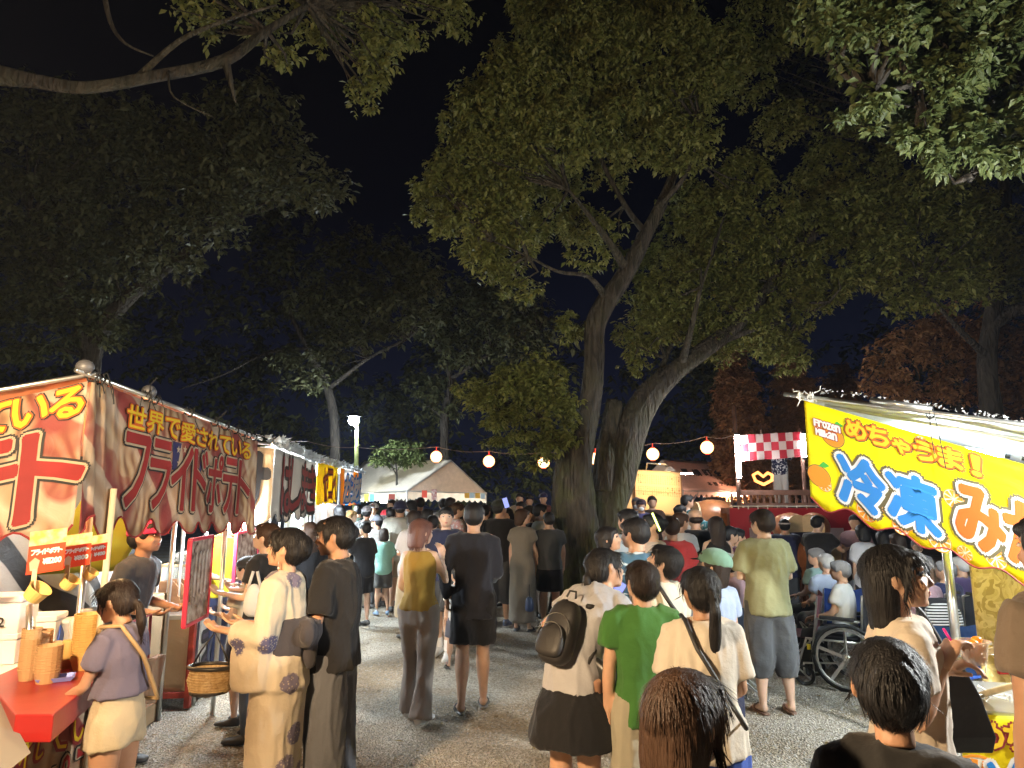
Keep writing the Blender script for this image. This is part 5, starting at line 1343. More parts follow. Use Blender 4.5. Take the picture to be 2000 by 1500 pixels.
# drums on stand before the curtain
m_skin_d = mat('drum_skin', (.58, .42, .24), rough=.6, var=.1)
m_drumw = mat('drum_wood', (.34, .13, .05), rough=.35, var=.2)
def drum(px, py, Y, r, L, yaw, tilt, label, stand=True, grp=None):
    p = at_y(px, py, Y); t = empty('taiko_drum', p, label, 'drum', grp)
    R = Matrix.Rotation(yaw, 3, 'Z') @ Matrix.Rotation(PI / 2 - tilt, 3, 'X')
    MB().lathe([(r * .96, -L / 2), (r * 1.1, -L * .25), (r * 1.15, 0), (r * 1.1, L * .25), (r * .96, L / 2)], c=p, n=24, R=R, close=False).build('drum_body', m_drumw, t, smooth=True)
    for s_ in (-1, 1):
        MB().lathe([(r * 1.0, s_ * (L / 2 - .02)), (r * 1.0, s_ * (L / 2 + .015)), (.001, s_ * (L / 2 + .02))], c=p, n=24, R=R, close=False).build('drum_head', m_skin_d, t, smooth=False)
    if stand:
        mb = MB()
        for sx in (-1, 1):
            mb.bar((p.x + sx * r * .8, p.y, p.z), (p.x + sx * r * .5, p.y + .25, 0), .05).bar((p.x + sx * r * .8, p.y, p.z), (p.x + sx * r * .8, p.y - .2, 0), .05)
        mb.build('stand', m_drumw, t)
    return t
drum(1545, 1030, 11.6, .21, .45, .15, 0, 'round drum on a stand left of the dark drum cloth', grp=None)
drum(1590, 1030, 11.5, .21, .45, -.6, 0, 'round drum half hidden behind the standing drummer')
drum(1592, 1085, 10.6, .24, .5, .5, .2, 'low brown drum beside the legs of the standing drummer')
drum(1392, 1012, 13.0, .30, .6, PI / 2, 0, 'long barrel drum in the crowd before the blue coats')
# navy cloth with crest
nv = Banner(at_y(1542, 1040, 11.0), at_y(1606, 1038, 11.0), .72, fold=.01, scal=0); o = nv.cloth('drum_cloth', mat('navy_cloth', (.012, .014, .045), rough=.85), None, thick=False); tag(o, 'dark navy drum cloth with a round crest and white characters', 'cloth')
for rr, m, lf in ((.13, mat('crest_tan', (.5, .33, .27)), .01), (.04, t_black, .014)):
    quad_uv(nv, [(.27 + rr * math.cos(a), .52 + (.07 if rr < .1 else 0) + rr * math.sin(a)) for a in np.linspace(0, 2 * PI, 21)[:-1]], m, 'crest', lf, o)
nv.text_uv('馬橋', .16, .19, .24, .09, [(.002, t_white)], o, lift=.012); nv.text_uv('囃太鼓', .1, .04, .36, .11, [(.002, t_white)], o, lift=.012)
# shelf of the tent desk, white box
o = MB().box(at_y(1395, 985, 17), (.5, .3, .35)).build('speaker_box', m_dark, None, bevel=.01); tag(o, 'dark equipment box with a pale top before the blue coats', 'box')
# ================================================================== PEOPLE: builder
def V3(*a): return Vector(a)
class Shell:
    """closed lofts collected as raw geometry for one voxel union"""
    def __init__(s): s.mb = MB()
    def loft(s, secs, n=14, ex=2.0):
        """secs: (centre, xaxis, yaxis, rx, ry); runs along x cross y"""
        vs_, fs = [], []
        for c, X, Y, rx, ry in secs:
            for k in range(n):
                a = 2 * PI * k / n; ca, sa = math.cos(a), math.sin(a)
                m = (abs(ca) ** ex + abs(sa) ** ex) ** (-1 / ex)
                vs_.append(c + X * (ca * m * rx) + Y * (sa * m * ry))
        m = len(secs)
        for i in range(m - 1):
            for k in range(n):
                k2 = (k + 1) % n; fs.append((i * n + k, i * n + k2, (i + 1) * n + k2, (i + 1) * n + k))
        fs.append(tuple(range(n - 1, -1, -1))); fs.append(tuple((m - 1) * n + k for k in range(n)))
        s.mb.add(vs_, fs); return s
    def limb(s, pts, rad, side=None, n=10, flat=1.0):
        """pts polyline; rad list (radius or (rx, ry))"""
        secs = []; X0 = Vector(side) if side is not None else None
        for i, p in enumerate(pts):
            if i == 0: t = pts[1] - pts[0]
            elif i == len(pts) - 1: t = pts[-1] - pts[-2]
            else: t = (pts[i + 1] - p).normalized() + (p - pts[i - 1]).normalized()
            t = t.normalized()
            if X0 is None: X0 = t.orthogonal()
            X = X0 - t * X0.dot(t)
            if X.length < 1e-4: X = t.orthogonal()
            X.normalize(); Y = t.cross(X); X0 = X
            r = rad[i]; r = r if isinstance(r, tuple) else (r, r * flat)
            secs.append((p, X, Y, r[0], r[1]))
        return s.loft(secs, n)
    def ell(s, c, r, R=None, n=14, m=9): s.mb.ell(c, r, n, m, R); return s

TASKS = []
def remesh(shell, voxel, smooth, done):
    TASKS.append((shell.mb, voxel, smooth, done))
def run_tasks():
    sc = bpy.data.scenes.new('tmp'); obs = []
    for mb, vx, sm, done in TASKS:
        me = bpy.data.meshes.new('t'); me.from_pydata([tuple(v) for v in mb.v], [], mb.f); me.update()
        o = bpy.data.objects.new('t', me); sc.collection.objects.link(o)
        r = o.modifiers.new('r', 'REMESH'); r.mode = 'VOXEL'; r.voxel_size = vx
        if sm:
            q = o.modifiers.new('s', 'SMOOTH'); q.iterations = sm; q.factor = .5
        obs.append(o)
    vl = sc.view_layers[0]; vl.update(); dg = vl.depsgraph; dg.update()
    for o, (mb, vx, sm, done) in zip(obs, TASKS):
        ev = o.evaluated_get(dg); me = ev.to_mesh()
        V = np.empty(len(me.vertices) * 3, np.float32); me.vertices.foreach_get('co', V); V = V.reshape(-1, 3).astype(float)
        F = np.empty(len(me.polygons) * 4, np.int32)
        lt = np.empty(len(me.polygons), np.int32); me.polygons.foreach_get('loop_total', lt)
        L = np.empty(len(me.loops), np.int32); me.loops.foreach_get('vertex_index', L)
        F = L.reshape(-1, 4) if (lt == 4).all() else None
        N = np.empty(len(me.vertices) * 3, np.float32); me.vertices.foreach_get('normal', N); N = N.reshape(-1, 3).astype(float)
        ev.to_mesh_clear()
        if F is not None and len(V): done(V, F, N)
    for o in obs:
        m = o.data; bpy.data.objects.remove(o); bpy.data.meshes.remove(m)
    bpy.data.scenes.remove(sc)

def child(root, name, me, label=None, parent=None):
    o = bpy.data.objects.new(name, me); COL.objects.link(o); o.parent = parent or root
    if label: o['label'] = label
    return o

def fabric(name, col, var=.10, pat=None, rough=.88, bs=(9, .5)):
    key = 'fabric_' + name
    if key in _mats: return _mats[key]
    m = mat(key, col, rough=rough, spec=.25, bump=(bs[0], bs[1]), bdist=.03)
    n, l, b, o = nodes_of(m)
    b.inputs['Sheen Weight'].default_value = .15
    tc = n.new('ShaderNodeTexCoord')
    if pat == 'waves':
        w = n.new('ShaderNodeTexWave'); w.inputs['Scale'].default_value = 5; w.inputs['Distortion'].default_value = 9; w.inputs['Detail'].default_value = 1; w.bands_direction = 'Z'
        l.new(tc.outputs['Object'], w.inputs['Vector']); r = ramp(n, [(0, col), (.88, col), (.94, (.45, .55, .6)), (1, (.5, .6, .65))]); l.new(w.outputs['Fac'], r.inputs[0]); l.new(r.outputs[0], b.inputs['Base Color'])
    elif pat == 'flowers':
        v = n.new('ShaderNodeTexVoronoi'); v.inputs['Scale'].default_value = 6.3; v.inputs['Randomness'].default_value = .8
        l.new(tc.outputs['Object'], v.inputs['Vector'])
        s = n.new('ShaderNodeSeparateColor'); l.new(v.outputs['Color'], s.inputs[0])
        v2 = n.new('ShaderNodeTexVoronoi'); v2.inputs['Scale'].default_value = 60; l.new(tc.outputs['Object'], v2.inputs['Vector'])
        ma = n.new('ShaderNodeMath'); ma.operation = 'MULTIPLY_ADD'; ma.inputs[1].default_value = .10; l.new(v2.outputs['Distance'], ma.inputs[0]); l.new(v.outputs['Distance'], ma.inputs[2])
        r = ramp(n, [(0, (.3, .3, .3)), (.07, (.3, .3, .3)), (.09, (1, 1, 1)), (.39, (1, 1, 1)), (.44, (0, 0, 0)), (1, (0, 0, 0))]); l.new(ma.outputs[0], r.inputs[0])
        r2 = ramp(n, [(0, (0, 0, 0)), (.22, (0, 0, 0)), (.26, (1, 1, 1)), (1, (1, 1, 1))]); l.new(s.outputs[0], r2.inputs[0])
        mu0 = n.new('ShaderNodeMath'); mu0.operation = 'MULTIPLY'; l.new(r.outputs[0], mu0.inputs[0]); l.new(r2.outputs[0], mu0.inputs[1])
        rp_ = ramp(n, [(0, (.25, .25, .25)), (.22, (.35, .35, .35)), (.34, (1, 1, 1)), (1, (1, 1, 1))]); l.new(v2.outputs['Distance'], rp_.inputs[0])
        mu = n.new('ShaderNodeMath'); mu.operation = 'MULTIPLY'; l.new(mu0.outputs[0], mu.inputs[0]); l.new(rp_.outputs[0], mu.inputs[1])
        r3 = ramp(n, [(0, (.07, .07, .15)), (.6, (.15, .13, .19)), (1, (.05, .07, .26))]); l.new(s.outputs[1], r3.inputs[0])
        mx = n.new('ShaderNodeMix'); mx.data_type = 'RGBA'; l.new(mu.outputs[0], mx.inputs[0]); mx.inputs[6].default_value = (*col, 1); l.new(r3.outputs[0], mx.inputs[7]); l.new(mx.outputs[2], b.inputs['Base Color'])
    elif pat == 'print':
        nz = n.new('ShaderNodeTexNoise'); nz.inputs['Scale'].default_value = 22; l.new(tc.outputs['Object'], nz.inputs['Vector'])
        r = ramp(n, [(0, col), (.52, col), (.58, (.6, .6, .62)), (1, (.6, .6, .62))]); l.new(nz.outputs['Fac'], r.inputs[0]); l.new(r.outputs[0], b.inputs['Base Color'])
    elif pat == 'stripes':
        w = n.new('ShaderNodeTexWave'); w.inputs['Scale'].default_value = 12; w.bands_direction = 'Z'
        l.new(tc.outputs['Object'], w.inputs['Vector']); r = ramp(n, [(0, col), (.5, col), (.55, (.6, .6, .6)), (1, (.6, .6, .6))]); l.new(w.outputs['Fac'], r.inputs[0]); l.new(r.outputs[0], b.inputs['Base Color'])
    else:
        nz = n.new('ShaderNodeTexNoise'); nz.inputs['Scale'].default_value = 3; nz.inputs['Detail'].default_value = 4; l.new(tc.outputs['Object'], nz.inputs['Vector'])
        r = ramp(n, [(.3, tuple(c * (1 - var) for c in col)), (.7, tuple(min(1, c * (1 + var)) for c in col))]); l.new(nz.outputs['Fac'], r.inputs[0]); l.new(r.outputs[0], b.inputs['Base Color'])
    return m

def skin_mat(tone):
    cols = {'light': (.58, .39, .29), 'mid': (.50, .30, .20), 'tan': (.40, .22, .135)}
    k = 'skin_' + tone
    if k in _mats: return _mats[k]
    m = mat(k, cols[tone], rough=.5, spec=.4, var=.07, var_scale=14, bump=(120, .08))
    b = m.node_tree.nodes['Principled BSDF']
    b.inputs['Subsurface Weight'].default_value = .12; b.inputs['Subsurface Radius'].default_value = (.8, .3, .15); b.inputs['Subsurface Scale'].default_value = .012
    return m
HAIR = {'black': (.010, .009, .010), 'brown': (.045, .022, .012), 'dbrown': (.020, .012, .009), 'pink': (.15, .072, .06), 'grey': (.16, .16, .165), 'silver': (.42, .41, .40), 'blond': (.25, .14, .05)}
def hair_mat(c):
    k = 'hair_' + c
    if k in _mats: return _mats[k]
    m = mat(k, HAIR[c], rough=.52, spec=.32)
    n, l, b, o = nodes_of(m)
    tc = n.new('ShaderNodeTexCoord'); mp = n.new('ShaderNodeMapping'); mp.inputs['Scale'].default_value = (210, 210, 16); l.new(tc.outputs['Object'], mp.inputs[0])
    nz = n.new('ShaderNodeTexNoise'); nz.inputs['Scale'].default_value = 1; nz.inputs['Detail'].default_value = 3; l.new(mp.outputs[0], nz.inputs['Vector'])
    bp = n.new('ShaderNodeBump'); bp.inputs['Strength'].default_value = .7; bp.inputs['Distance'].default_value = .008; l.new(nz.outputs['Fac'], bp.inputs['Height']); l.new(bp.outputs[0], b.inputs['Normal'])
    return m
m_eye = mat('eye_white', (.7, .68, .65), rough=.2)
m_iris = mat('eye_dark', (.015, .01, .008), rough=.15)
m_lip = mat('lip', (.42, .13, .11), rough=.4)
m_mask = mat('face_mask', (.75, .76, .78), rough=.9)

ARMS = {  # upper arm dir, forearm dir (x outward, y forward, z up)
    'down': ((.14, -.04, -1), (.03, .16, -1)), 'back': ((.14, -.3, -1), (.05, -.05, -1)), 'fwd': ((.12, .3, -1), (.02, .55, -1)),
    'hold': ((.16, .10, -1), (-.25, 1, .12)), 'holdlow': ((.16, .05, -1), (-.3, 1, -.45)), 'mouth': ((.25, .45, -.9), (-.35, .45, .95)),
    'cross': ((.22, .12, -1), (-.95, .42, .12)), 'hip': ((.75, -.45, -.75), (-.55, .75, -.55)), 'reach': ((.2, .75, -.6), (0, 1, .0)),
    'pocket': ((.35, -.25, -1), (-.12, .35, -1)), 'up': ((.5, .5, .4), (-.1, .6, .9)), 'drum': ((.35, .5, -.6), (-.1, 1, .25)), 'phone': ((.18, .35, -1), (-.3, .9, .55)), 'lap': ((.12, .25, -1), (-.25, .9, -.25)),
    'knee': ((.1, .55, -1), (.0, .35, -1)), 'chest': ((.25, .2, -.9), (-.75, .6, .55)), 'hang': ((.12, .5, -.9), (0, .9, -.5))}
LEGS = {'stand': ((.03, 0, -1), (.01, -.03, -1)), 'wide': ((.10, 0, -1), (.06, -.03, -1)), 'front': ((.0, .36, -1), (.0, .08, -1)), 'rear': ((.0, -.16, -1), (.0, -.62, -1)),
        'rear2': ((.02, -.1, -1), (.02, -.28, -1)), 'front2': ((.02, .16, -1), (.02, .02, -1)), 'sit': ((.12, 1, -.08), (.03, .12, -1)), 'sit2': ((.12, 1, -.05), (.03, .45, -1)), 'bend': ((.02, .05, -1), (.02, -.08, -1)), 'dangle': ((.25, .6, -.8), (-.1, -.2, -1))}

class Person: pass
ALLP = []
def person(label, loc, H, yaw, top=('tee', 'white', (.6, .6, .6)), bottom=('trousers', 'navy', (.03, .03, .06)), hair=('short', 'black'), tone='mid', sex='m', arms=('down', 'down'), legs=('stand', 'stand'),
           lean=0.0, side=0.0, head=(0, 0, 0), lod=1, seat=None, face=False, hat=None, mask=False, shoe=(.05, .05, .05), shoetype='shoe', bulk=1.0, kid=None, group=None, z0=0.0, curl=(.5, .5), extras=(), socks=None, hem=None, strands=0):
    strands = int(strands * .45)
    """yaw: compass of facing, 0 = away from the camera (+Y), 90 = left (-X), 180 = towards the camera, -90 = right"""
    P = Person(); ALLP.append(P)
    root = empty('person', (loc[0], loc[1], z0), label, 'person', group, rz=math.radians(yaw))
    if kid is None: kid = max(0, min(1, (1.5 - H) / .9))
    hs = .130 + .060 * kid
    wf = .92 - .04 * kid
    hh = hs * H; B = (1 - hs) / (1 - .134) * H  # body unit
    fem = sex == 'f'
    dist = max(1.5, loc[1])
    if dist > 9.4: lod = 2
    vox = min(.034, max(.0145, .0036 * dist)); vh = min(.021, max(.0064, .0021 * dist)); vhd = min(.0085, max(.0052, .0013 * dist)); vsh = min(.024, max(.010, .0022 * dist))
    # ---- skeleton
    leg_dirs = []
    for s_, nm in ((-1, legs[0]), (1, legs[1])):
        a, b = LEGS[nm] if isinstance(nm, str) else nm
        leg_dirs.append((V3(a[0] * s_, a[1], a[2]).normalized(), V3(b[0] * s_, b[1], b[2]).normalized()))
    ext = [-(d[0].z * .235 + d[1].z * .235) * B + .042 * B for d in leg_dirs]
    pz = (seat if seat is not None else max(ext) + .02 * B)
    pel = V3(0, 0, pz)
    R = lambda a, sd=0.0: Matrix.Rotation(-a, 3, 'X') @ Matrix.Rotation(sd, 3, 'Y')
    ln = math.radians(lean); sd = math.radians(side)
    Rw, Rc, Rs = R(ln * .55, sd * .5), R(ln * .9, sd * .9), R(ln, sd)
    w_ = pel + R(ln * .3) @ V3(0, 0, .08 * B); c_ = w_ + Rw @ V3(0, 0, .11 * B); sh = c_ + Rc @ V3(0, 0, .095 * B); nb = sh + Rs @ V3(0, 0, .035 * B)
    def T(z):  # point + rotation at spine height z (body units above pelvis)
        if z <= .0: return pel + V3(0, 0, z * B), Matrix.Identity(3)
        if z <= .08: return pel.lerp(w_, z / .08), R(ln * .4 * z / .08)
        if z <= .19: return w_.lerp(c_, (z - .08) / .11), Rw.lerp(Rc, (z - .08) / .11) if False else (Rw if z < .13 else Rc)
        if z <= .285: return c_.lerp(sh, (z - .19) / .095), Rc
        return sh + Rs @ V3(0, 0, (z - .285) * B), Rs
    bk = bulk
    tor = [(-.06, .078, .060), (-.02, .094, .068), (.03, .090 if not fem else .094, .064), (.08, .080 if not fem else .070, .056), (.14, .086 if not fem else .074, .060), (.20, .099 if not fem else .086, .064 if not fem else .068), (.25, .104 if not fem else .089, .058), (.28, .088 if not fem else .076, .048), (.298, .055, .04)]
    tor = [(a_, b_ * wf, c_2 * .95) for a_, b_, c_2 in tor]
    sx = (.104 if not fem else .089) * B * wf
    S = [sh + Rs @ V3(s_ * sx * bk ** .5, 0, -.008 * B) for s_ in (-1, 1)]
    hy = head
    Rh = Rs @ Matrix.Rotation(math.radians(hy[0]), 3, 'Z') @ Matrix.Rotation(-math.radians(hy[1]) , 3, 'X') @ Matrix.Rotation(math.radians(hy[2]), 3, 'Y')
    if lean > 25: Rh = R(ln * .75) @ Matrix.Rotation(math.radians(hy[0]), 3, 'Z') @ Matrix.Rotation(-math.radians(hy[1]), 3, 'X')
    ch = nb + Rs @ V3(0, .004 * B, .012 * B)           # chin-level centre
    HM = lambda x, y, z: ch + Rh @ V3(x * hh, y * hh, z * hh)
    arm = []
    for i, s_ in enumerate((-1, 1)):
        a = ARMS[arms[i]] if isinstance(arms[i], str) else arms[i]
        u = (Rs @ V3(a[0][0] * s_, a[0][1], a[0][2]) if lean < 25 else V3(a[0][0] * s_, a[0][1], a[0][2])).normalized(); f = (Rs @ V3(a[1][0] * s_, a[1][1], a[1][2]) if lean < 25 else V3(a[1][0] * s_, a[1][1], a[1][2])).normalized()
        el = S[i] + u * .165 * B; wr = el + f * .142 * B
        arm.append((S[i], el, wr, u, f))
    leg = []
    for i, s_ in enumerate((-1, 1)):
        hp = pel + V3(s_ * .047 * B, 0, -.015 * B); d1, d2 = leg_dirs[i]
        kn = hp + d1 * .235 * B; an = kn + d2 * .235 * B
        leg.append((hp, kn, an, d1, d2))
    P.root = root; P.hand = [root.matrix_basis @ (a[2] + a[4] * .05 * B) for a in arm]; P.wrist = [root.matrix_basis @ a[2] for a in arm]; P.fdir = [(root.matrix_basis.to_3x3() @ a[4]) for a in arm]
    P.head = root.matrix_basis @ HM(0, 0, .5); P.local = lambda v: root.matrix_basis @ v; P.B = B; P.sh = sh; P.T = T
    skin = skin_mat(tone); afat = (1.0 if not fem else .86) * bk ** .5
    # ---- body
    b = Shell(); X, Y = V3(1, 0, 0), V3(0, 1, 0)
    b.loft([(T(z)[0], T(z)[1] @ X, T(z)[1] @ Y, rx * B * bk, ry * B * bk) for z, rx, ry in tor], 16, 2.3)
    b.limb([nb - Rs @ V3(0, 0, .04 * B), nb, HM(0, -.02, .25)], [.036 * B * afat, .031 * B * afat, .033 * B * afat], n=12)
    for (s0, el, wr, u, f) in arm:
        r = [.033, .029, .0255, .0235, .0245, .020, .0155]
        inn = s0.lerp(sh, .35)
        b.limb([inn, s0, s0.lerp(el, .5), el, el.lerp(wr, .25), el.lerp(wr, .65), wr + f * .01 * B], [q * B * afat for q in r], n=10)
        if lod == 2: b.limb([wr, wr + f * .045 * B, wr + f * .09 * B], [(.017 * B, .012 * B), (.021 * B, .012 * B), (.012 * B, .008 * B)], n=8)
    for i, (hp, kn, an, d1, d2) in enumerate(leg):
        lf = bk ** .5 * (1.0 if not fem else 1.04)
        r = [.060, .055, .045, .035, .0375, .038, .027, .0205]
        b.limb([hp + V3(0, 0, .03 * B), hp.lerp(kn, .15), hp.lerp(kn, .6), kn, kn.lerp(an, .18) - d1.cross(d2) * 0, kn.lerp(an, .35), kn.lerp(an, .7), an], [q * B * lf for q in r], n=12)
        fd = V3((-1, 1)[i] * .12, 1, 0); 
        flat = leg_dirs[i][1]
        tip = 0.0
        if flat.y < -.35: tip = -.75
        fd = V3(fd.x, math.cos(tip), math.sin(tip)).normalized(); up = V3(0, -math.sin(tip), math.cos(tip))
        leg[i] = (hp, kn, an, d1, d2, fd, up)
        xs = fd.cross(up).normalized()
        base = an - up * .022 * B
        b.loft([(base - fd * .028 * B, xs, up * 1, .014 * B, .016 * B)][::-1] if False else
               [(base - fd * .03 * B + up * .002, -xs, up, .016 * B, .018 * B), (base, -xs, up, .0215 * B, .022 * B), (base + fd * .05 * B - up * .004 * B, -xs, up, .025 * B, .016 * B), (base + fd * .09 * B - up * .009 * B, -xs, up, .028 * B, .010 * B), (base + fd * .112 * B - up * .011 * B, -xs, up, .018 * B, .007 * B)], 10)
    # ---- head
    h = Shell()
    hx, hyv = Rh @ X, Rh @ Y
    jaw = .92 if fem or kid > .3 else 1.0
    secs = [(.0, .17, .15, .23), (.05, .235 * jaw, .235, .175), (.15, .30 * jaw, .335, .115), (.30, .345, .41, .055), (.45, .362, .455, .012), (.58, .372, .478, -.01), (.72, .368, .478, -.025), (.84, .325, .425, -.035), (.93, .24, .32, -.04), (.99, .12, .16, -.04)]
    h.loft([(HM(0, cy, z), hx, hyv, rx * hh, ry * hh) for z, rx, ry, cy in secs], 20, 2.35)
    h.limb([HM(0, -.12, -.18), HM(0, -.04, .12), HM(0, 0, .3)], [.033 * B * afat] * 3, n=12)
    if lod < 2:
        h.loft([(HM(0, .43, .545), hx, Rh @ V3(0, 1, .0), .030 * hh, .03 * hh), (HM(0, .455, .545), hx, hyv, .03 * hh, .05 * hh)][:0] or [(HM(0, .46, .31), hx, hyv, .075 * hh, .07 * hh), (HM(0, .50, .345), hx, hyv, .075 * hh, .085 * hh), (HM(0, .485, .42), hx, hyv, .045 * hh, .07 * hh), (HM(0, .455, .55), hx, hyv, .032 * hh, .04 * hh)], 10)
        h.ell(HM(0, .425, .20), (.115 * hh, .065 * hh, .05 * hh), Rh)
        h.ell(HM(0, .37, .045), (.10 * hh, .08 * hh, .06 * hh), Rh)
        h.ell(HM(0, .43, .615), (.25 * hh, .045 * hh, .035 * hh), Rh)
        for s_ in (-1, 1): h.ell(HM(s_ * .19, .38, .34), (.10 * hh, .07 * hh, .08 * hh), Rh)
    for s_ in (-1, 1):
        h.ell(HM(s_ * .385, -.03, .44), (.035 * hh, .085 * hh, .135 * hh), Rh @ Matrix.Rotation(s_ * .35, 3, 'Z'))
    # ---- hands
    hd = Shell()
    if lod < 2:
        for i, (s0, el, wr, u, f) in enumerate(arm):
            s_ = (-1, 1)[i]
            nrm = V3(-s_, 0, 0) if abs(f.z) > .8 else V3(0, 0, -1 if arms[i] != 'hold' else 1)
            if abs(f.z) > .8 or arms[i] in ('mouth', 'phone', 'chest'): nrm = V3(-s_, .2, 0)
            if arms[i] in ('mouth', 'chest'): nrm = V3(-s_ * .3, -1, 0)
            nrm = (nrm - f * nrm.dot(f)).normalized(); xx = f.cross(nrm).normalized()  # across the palm
            q = B; cu = curl[i]
            hd.limb([wr - f * .012 * q, wr + f * .012 * q, wr + f * .035 * q, wr + f * .056 * q], [(.0155 * q, .013 * q), (.0185 * q, .0115 * q), (.023 * q, .011 * q), (.0215 * q, .009 * q)], side=xx, n=12)
            for k, (off, L_) in enumerate(((-.0165, .036), (-.0055, .042), (.0055, .039), (.0165, .030))):
                p0 = wr + f * .048 * q + xx * off * q; d = f; pts = [p0]; a = 0
                for j, fr in enumerate((.32, .38, .3)):
                    a += cu * (.65 + .1 * k * (1 if j == 0 else .3))
                    d = (f * math.cos(a) + nrm * math.sin(a)).normalized(); pts.append(pts[-1] + d * L_ * fr * 1.25 * q)
                hd.limb(pts, [.0056 * q, .0052 * q, .0047 * q, .0038 * q], side=xx, n=8)
            tb = xx * s_
            p0 = wr + f * .012 * q + tb * .014 * q
            d1_ = (f * .75 + tb * .75 + nrm * .35).normalized(); d2_ = (f * .95 + tb * .15 + nrm * .5).normalized()
            hd.limb([p0, p0 + d1_ * .026 * q, p0 + d1_ * .026 * q + d2_ * .017 * q, p0 + d1_ * .026 * q + d2_ * .031 * q], [.0085 * q, .0070 * q, .0058 * q, .0045 * q], n=8)
    store = {}
    def fin_body():
        Vs, Fs, o_ = [], [], 0
        for k in ('b', 'h', 'm'):
            if k in store: V, F = store[k]; Vs.append(V); Fs.append(F + o_); o_ += len(V)
        me = np_mesh('body', np.concatenate(Vs), np.concatenate(Fs), skin)
        child(root, 'body', me)
    need = ['b', 'h'] + (['m'] if lod < 2 else [])
    def got(k):
        def f(V, F, N):
            if k == 'h' and lod < 2:
                iv = Rh.transposed(); c0 = np.array(ch); M_ = np.array(iv)
                Q = (V - c0) @ M_.T / hh
                for s_ in (-1, 1):
                    d = ((Q[:, 0] - s_ * .165) / .13) ** 2 + ((Q[:, 2] - .52) / .075) ** 2
                    w = np.exp(-d) * (Q[:, 1] > .25)
                    V -= np.array(hyv)[None] * (w * .045 * hh)[:, None]
                w = np.exp(-((Q[:, 0]) / .13) ** 2 - ((Q[:, 2] - .205) / .012) ** 2) * (Q[:, 1] > .3); V -= np.array(hyv)[None] * (w * .018 * hh)[:, None]
            store[k] = (V, F)
            if all(q in store for q in need): fin_body()
        return f
    remesh(b, vox, 4, got('b')); remesh(h, vh, 3, got('h'))
    if lod < 2: remesh(hd, vhd, 2, got('m'))
    # ---- face details
    if face or lod == 0:
        for s_ in (-1, 1):
            e = MB().ell(HM(s_ * .165, .418, .515), (.075 * hh, .035 * hh, .030 * hh), 12, 8, Rh); eo = e.build('eye', m_eye, smooth=True); eo.parent = root
            e = MB().ell(HM(s_ * .160, .441, .515), (.030 * hh, .016 * hh, .028 * hh), 10, 6, Rh); t = e.build('iris', m_iris); t.parent = eo
            e = MB().tube([HM(s_ * .07, .462, .60), HM(s_ * .16, .465, .625), HM(s_ * .26, .425, .60)], [.007 * hh, .010 * hh, .005 * hh], 6); t = e.build('eyebrow', hair_mat('black')); t.parent = root
            e = MB().tube([HM(s_ * .085, .435, .515), HM(s_ * .16, .456, .547), HM(s_ * .245, .415, .52)], [.006 * hh, .010 * hh, .006 * hh], 5); t = e.build('eyelid', hair_mat('black')); t.parent = root
        e = MB().ell(HM(0, .472, .222), (.088 * hh, .022 * hh, .018 * hh), 12, 6, Rh).ell(HM(0, .47, .188), (.075 * hh, .024 * hh, .021 * hh), 12, 6, Rh); t = e.build('lips', m_lip, smooth=True); t.parent = root
    if mask:
        e = MB().ell(HM(0, .36, .22), (.25 * hh, .165 * hh, .19 * hh), 14, 8, Rh); t = e.build('face_mask', m_mask, smooth=True); t.parent = root
    # ---- hair
    def add_garment(nm, sh_, vx, material, amp=0.0, fr=(9, 9, 2.3), sm=3, hairy=False, lab=None):
        def f(V, F, N):
            if amp:
                p = V * np.array(fr) + ALLP.index(P) * 3.7
                n1 = pnoise(p); n2 = pnoise(p * np.array([2.3, 2.3, 1.6]) + 9)
                w3 = pnoise(p * .7 + 31)
                r1 = (1 - np.clip(np.abs(n1 + .35 * w3) * 3.2, 0, 1)) ** 1.5
                r2 = (1 - np.clip(np.abs(n2) * 3.0, 0, 1)) ** 1.5
                d = r1 * .7 + r2 * .28 + w3 * .55
                V = V + N * (d * amp)[:, None]
            if hairy:
                q = (V - np.array(ch)) @ np.array(Rh.transposed()).T / hh
                az = np.arctan2(q[:, 0], q[:, 1] + .1)
                g = pnoise(np.stack([az * 7, q[:, 2] * 1.3, np.hypot(q[:, 0], q[:, 1]) * 2], 1) + ALLP.index(P)) + .5 * pnoise(np.stack([az * 17, q[:, 2] * 2.0, q[:, 1] * 2], 1))
                V = V + N * (g * .016 * hh)[:, None]
            ho = child(root, nm, np_mesh(nm, V, F, material), lab)
            if hairy and strands:
                rg = np.random.default_rng(ALLP.index(P) + 5); n = strands
                ids = rg.integers(0, len(V), n); p = V[ids] + N[ids] * .001; nn = N[ids]
                cw = np.array(HM(0, -.25, 1.0)); dn = np.array([0, 0, -1.0])
                pts = [p]; 
                for k in range(5):
                    f = p - cw; f /= np.linalg.norm(f, axis=1)[:, None]; t = f * .5 + dn * .85 + .09 * rg.normal(size=p.shape)
                    t -= nn * (t * nn).sum(1)[:, None]; t /= np.maximum(np.linalg.norm(t, axis=1), 1e-5)[:, None]
                    p = p + t * hh * .066 - nn * hh * .009; nn = nn + t * .05; nn /= np.linalg.norm(nn, axis=1)[:, None]; pts.append(p)
                P3 = np.stack(pts, 1); sd_ = np.cross(P3[:, 1] - P3[:, 0], N[ids]); sd_ /= np.maximum(np.linalg.norm(sd_, axis=1), 1e-6)[:, None]
                wv = np.array([.5, 1, 1, .9, .6, .1]) * .0007 * (1 + 1.2 * rg.random(n))[:, None]
                A_ = P3 + sd_[:, None] * wv[..., None]; B_ = P3 - sd_[:, None] * wv[..., None]
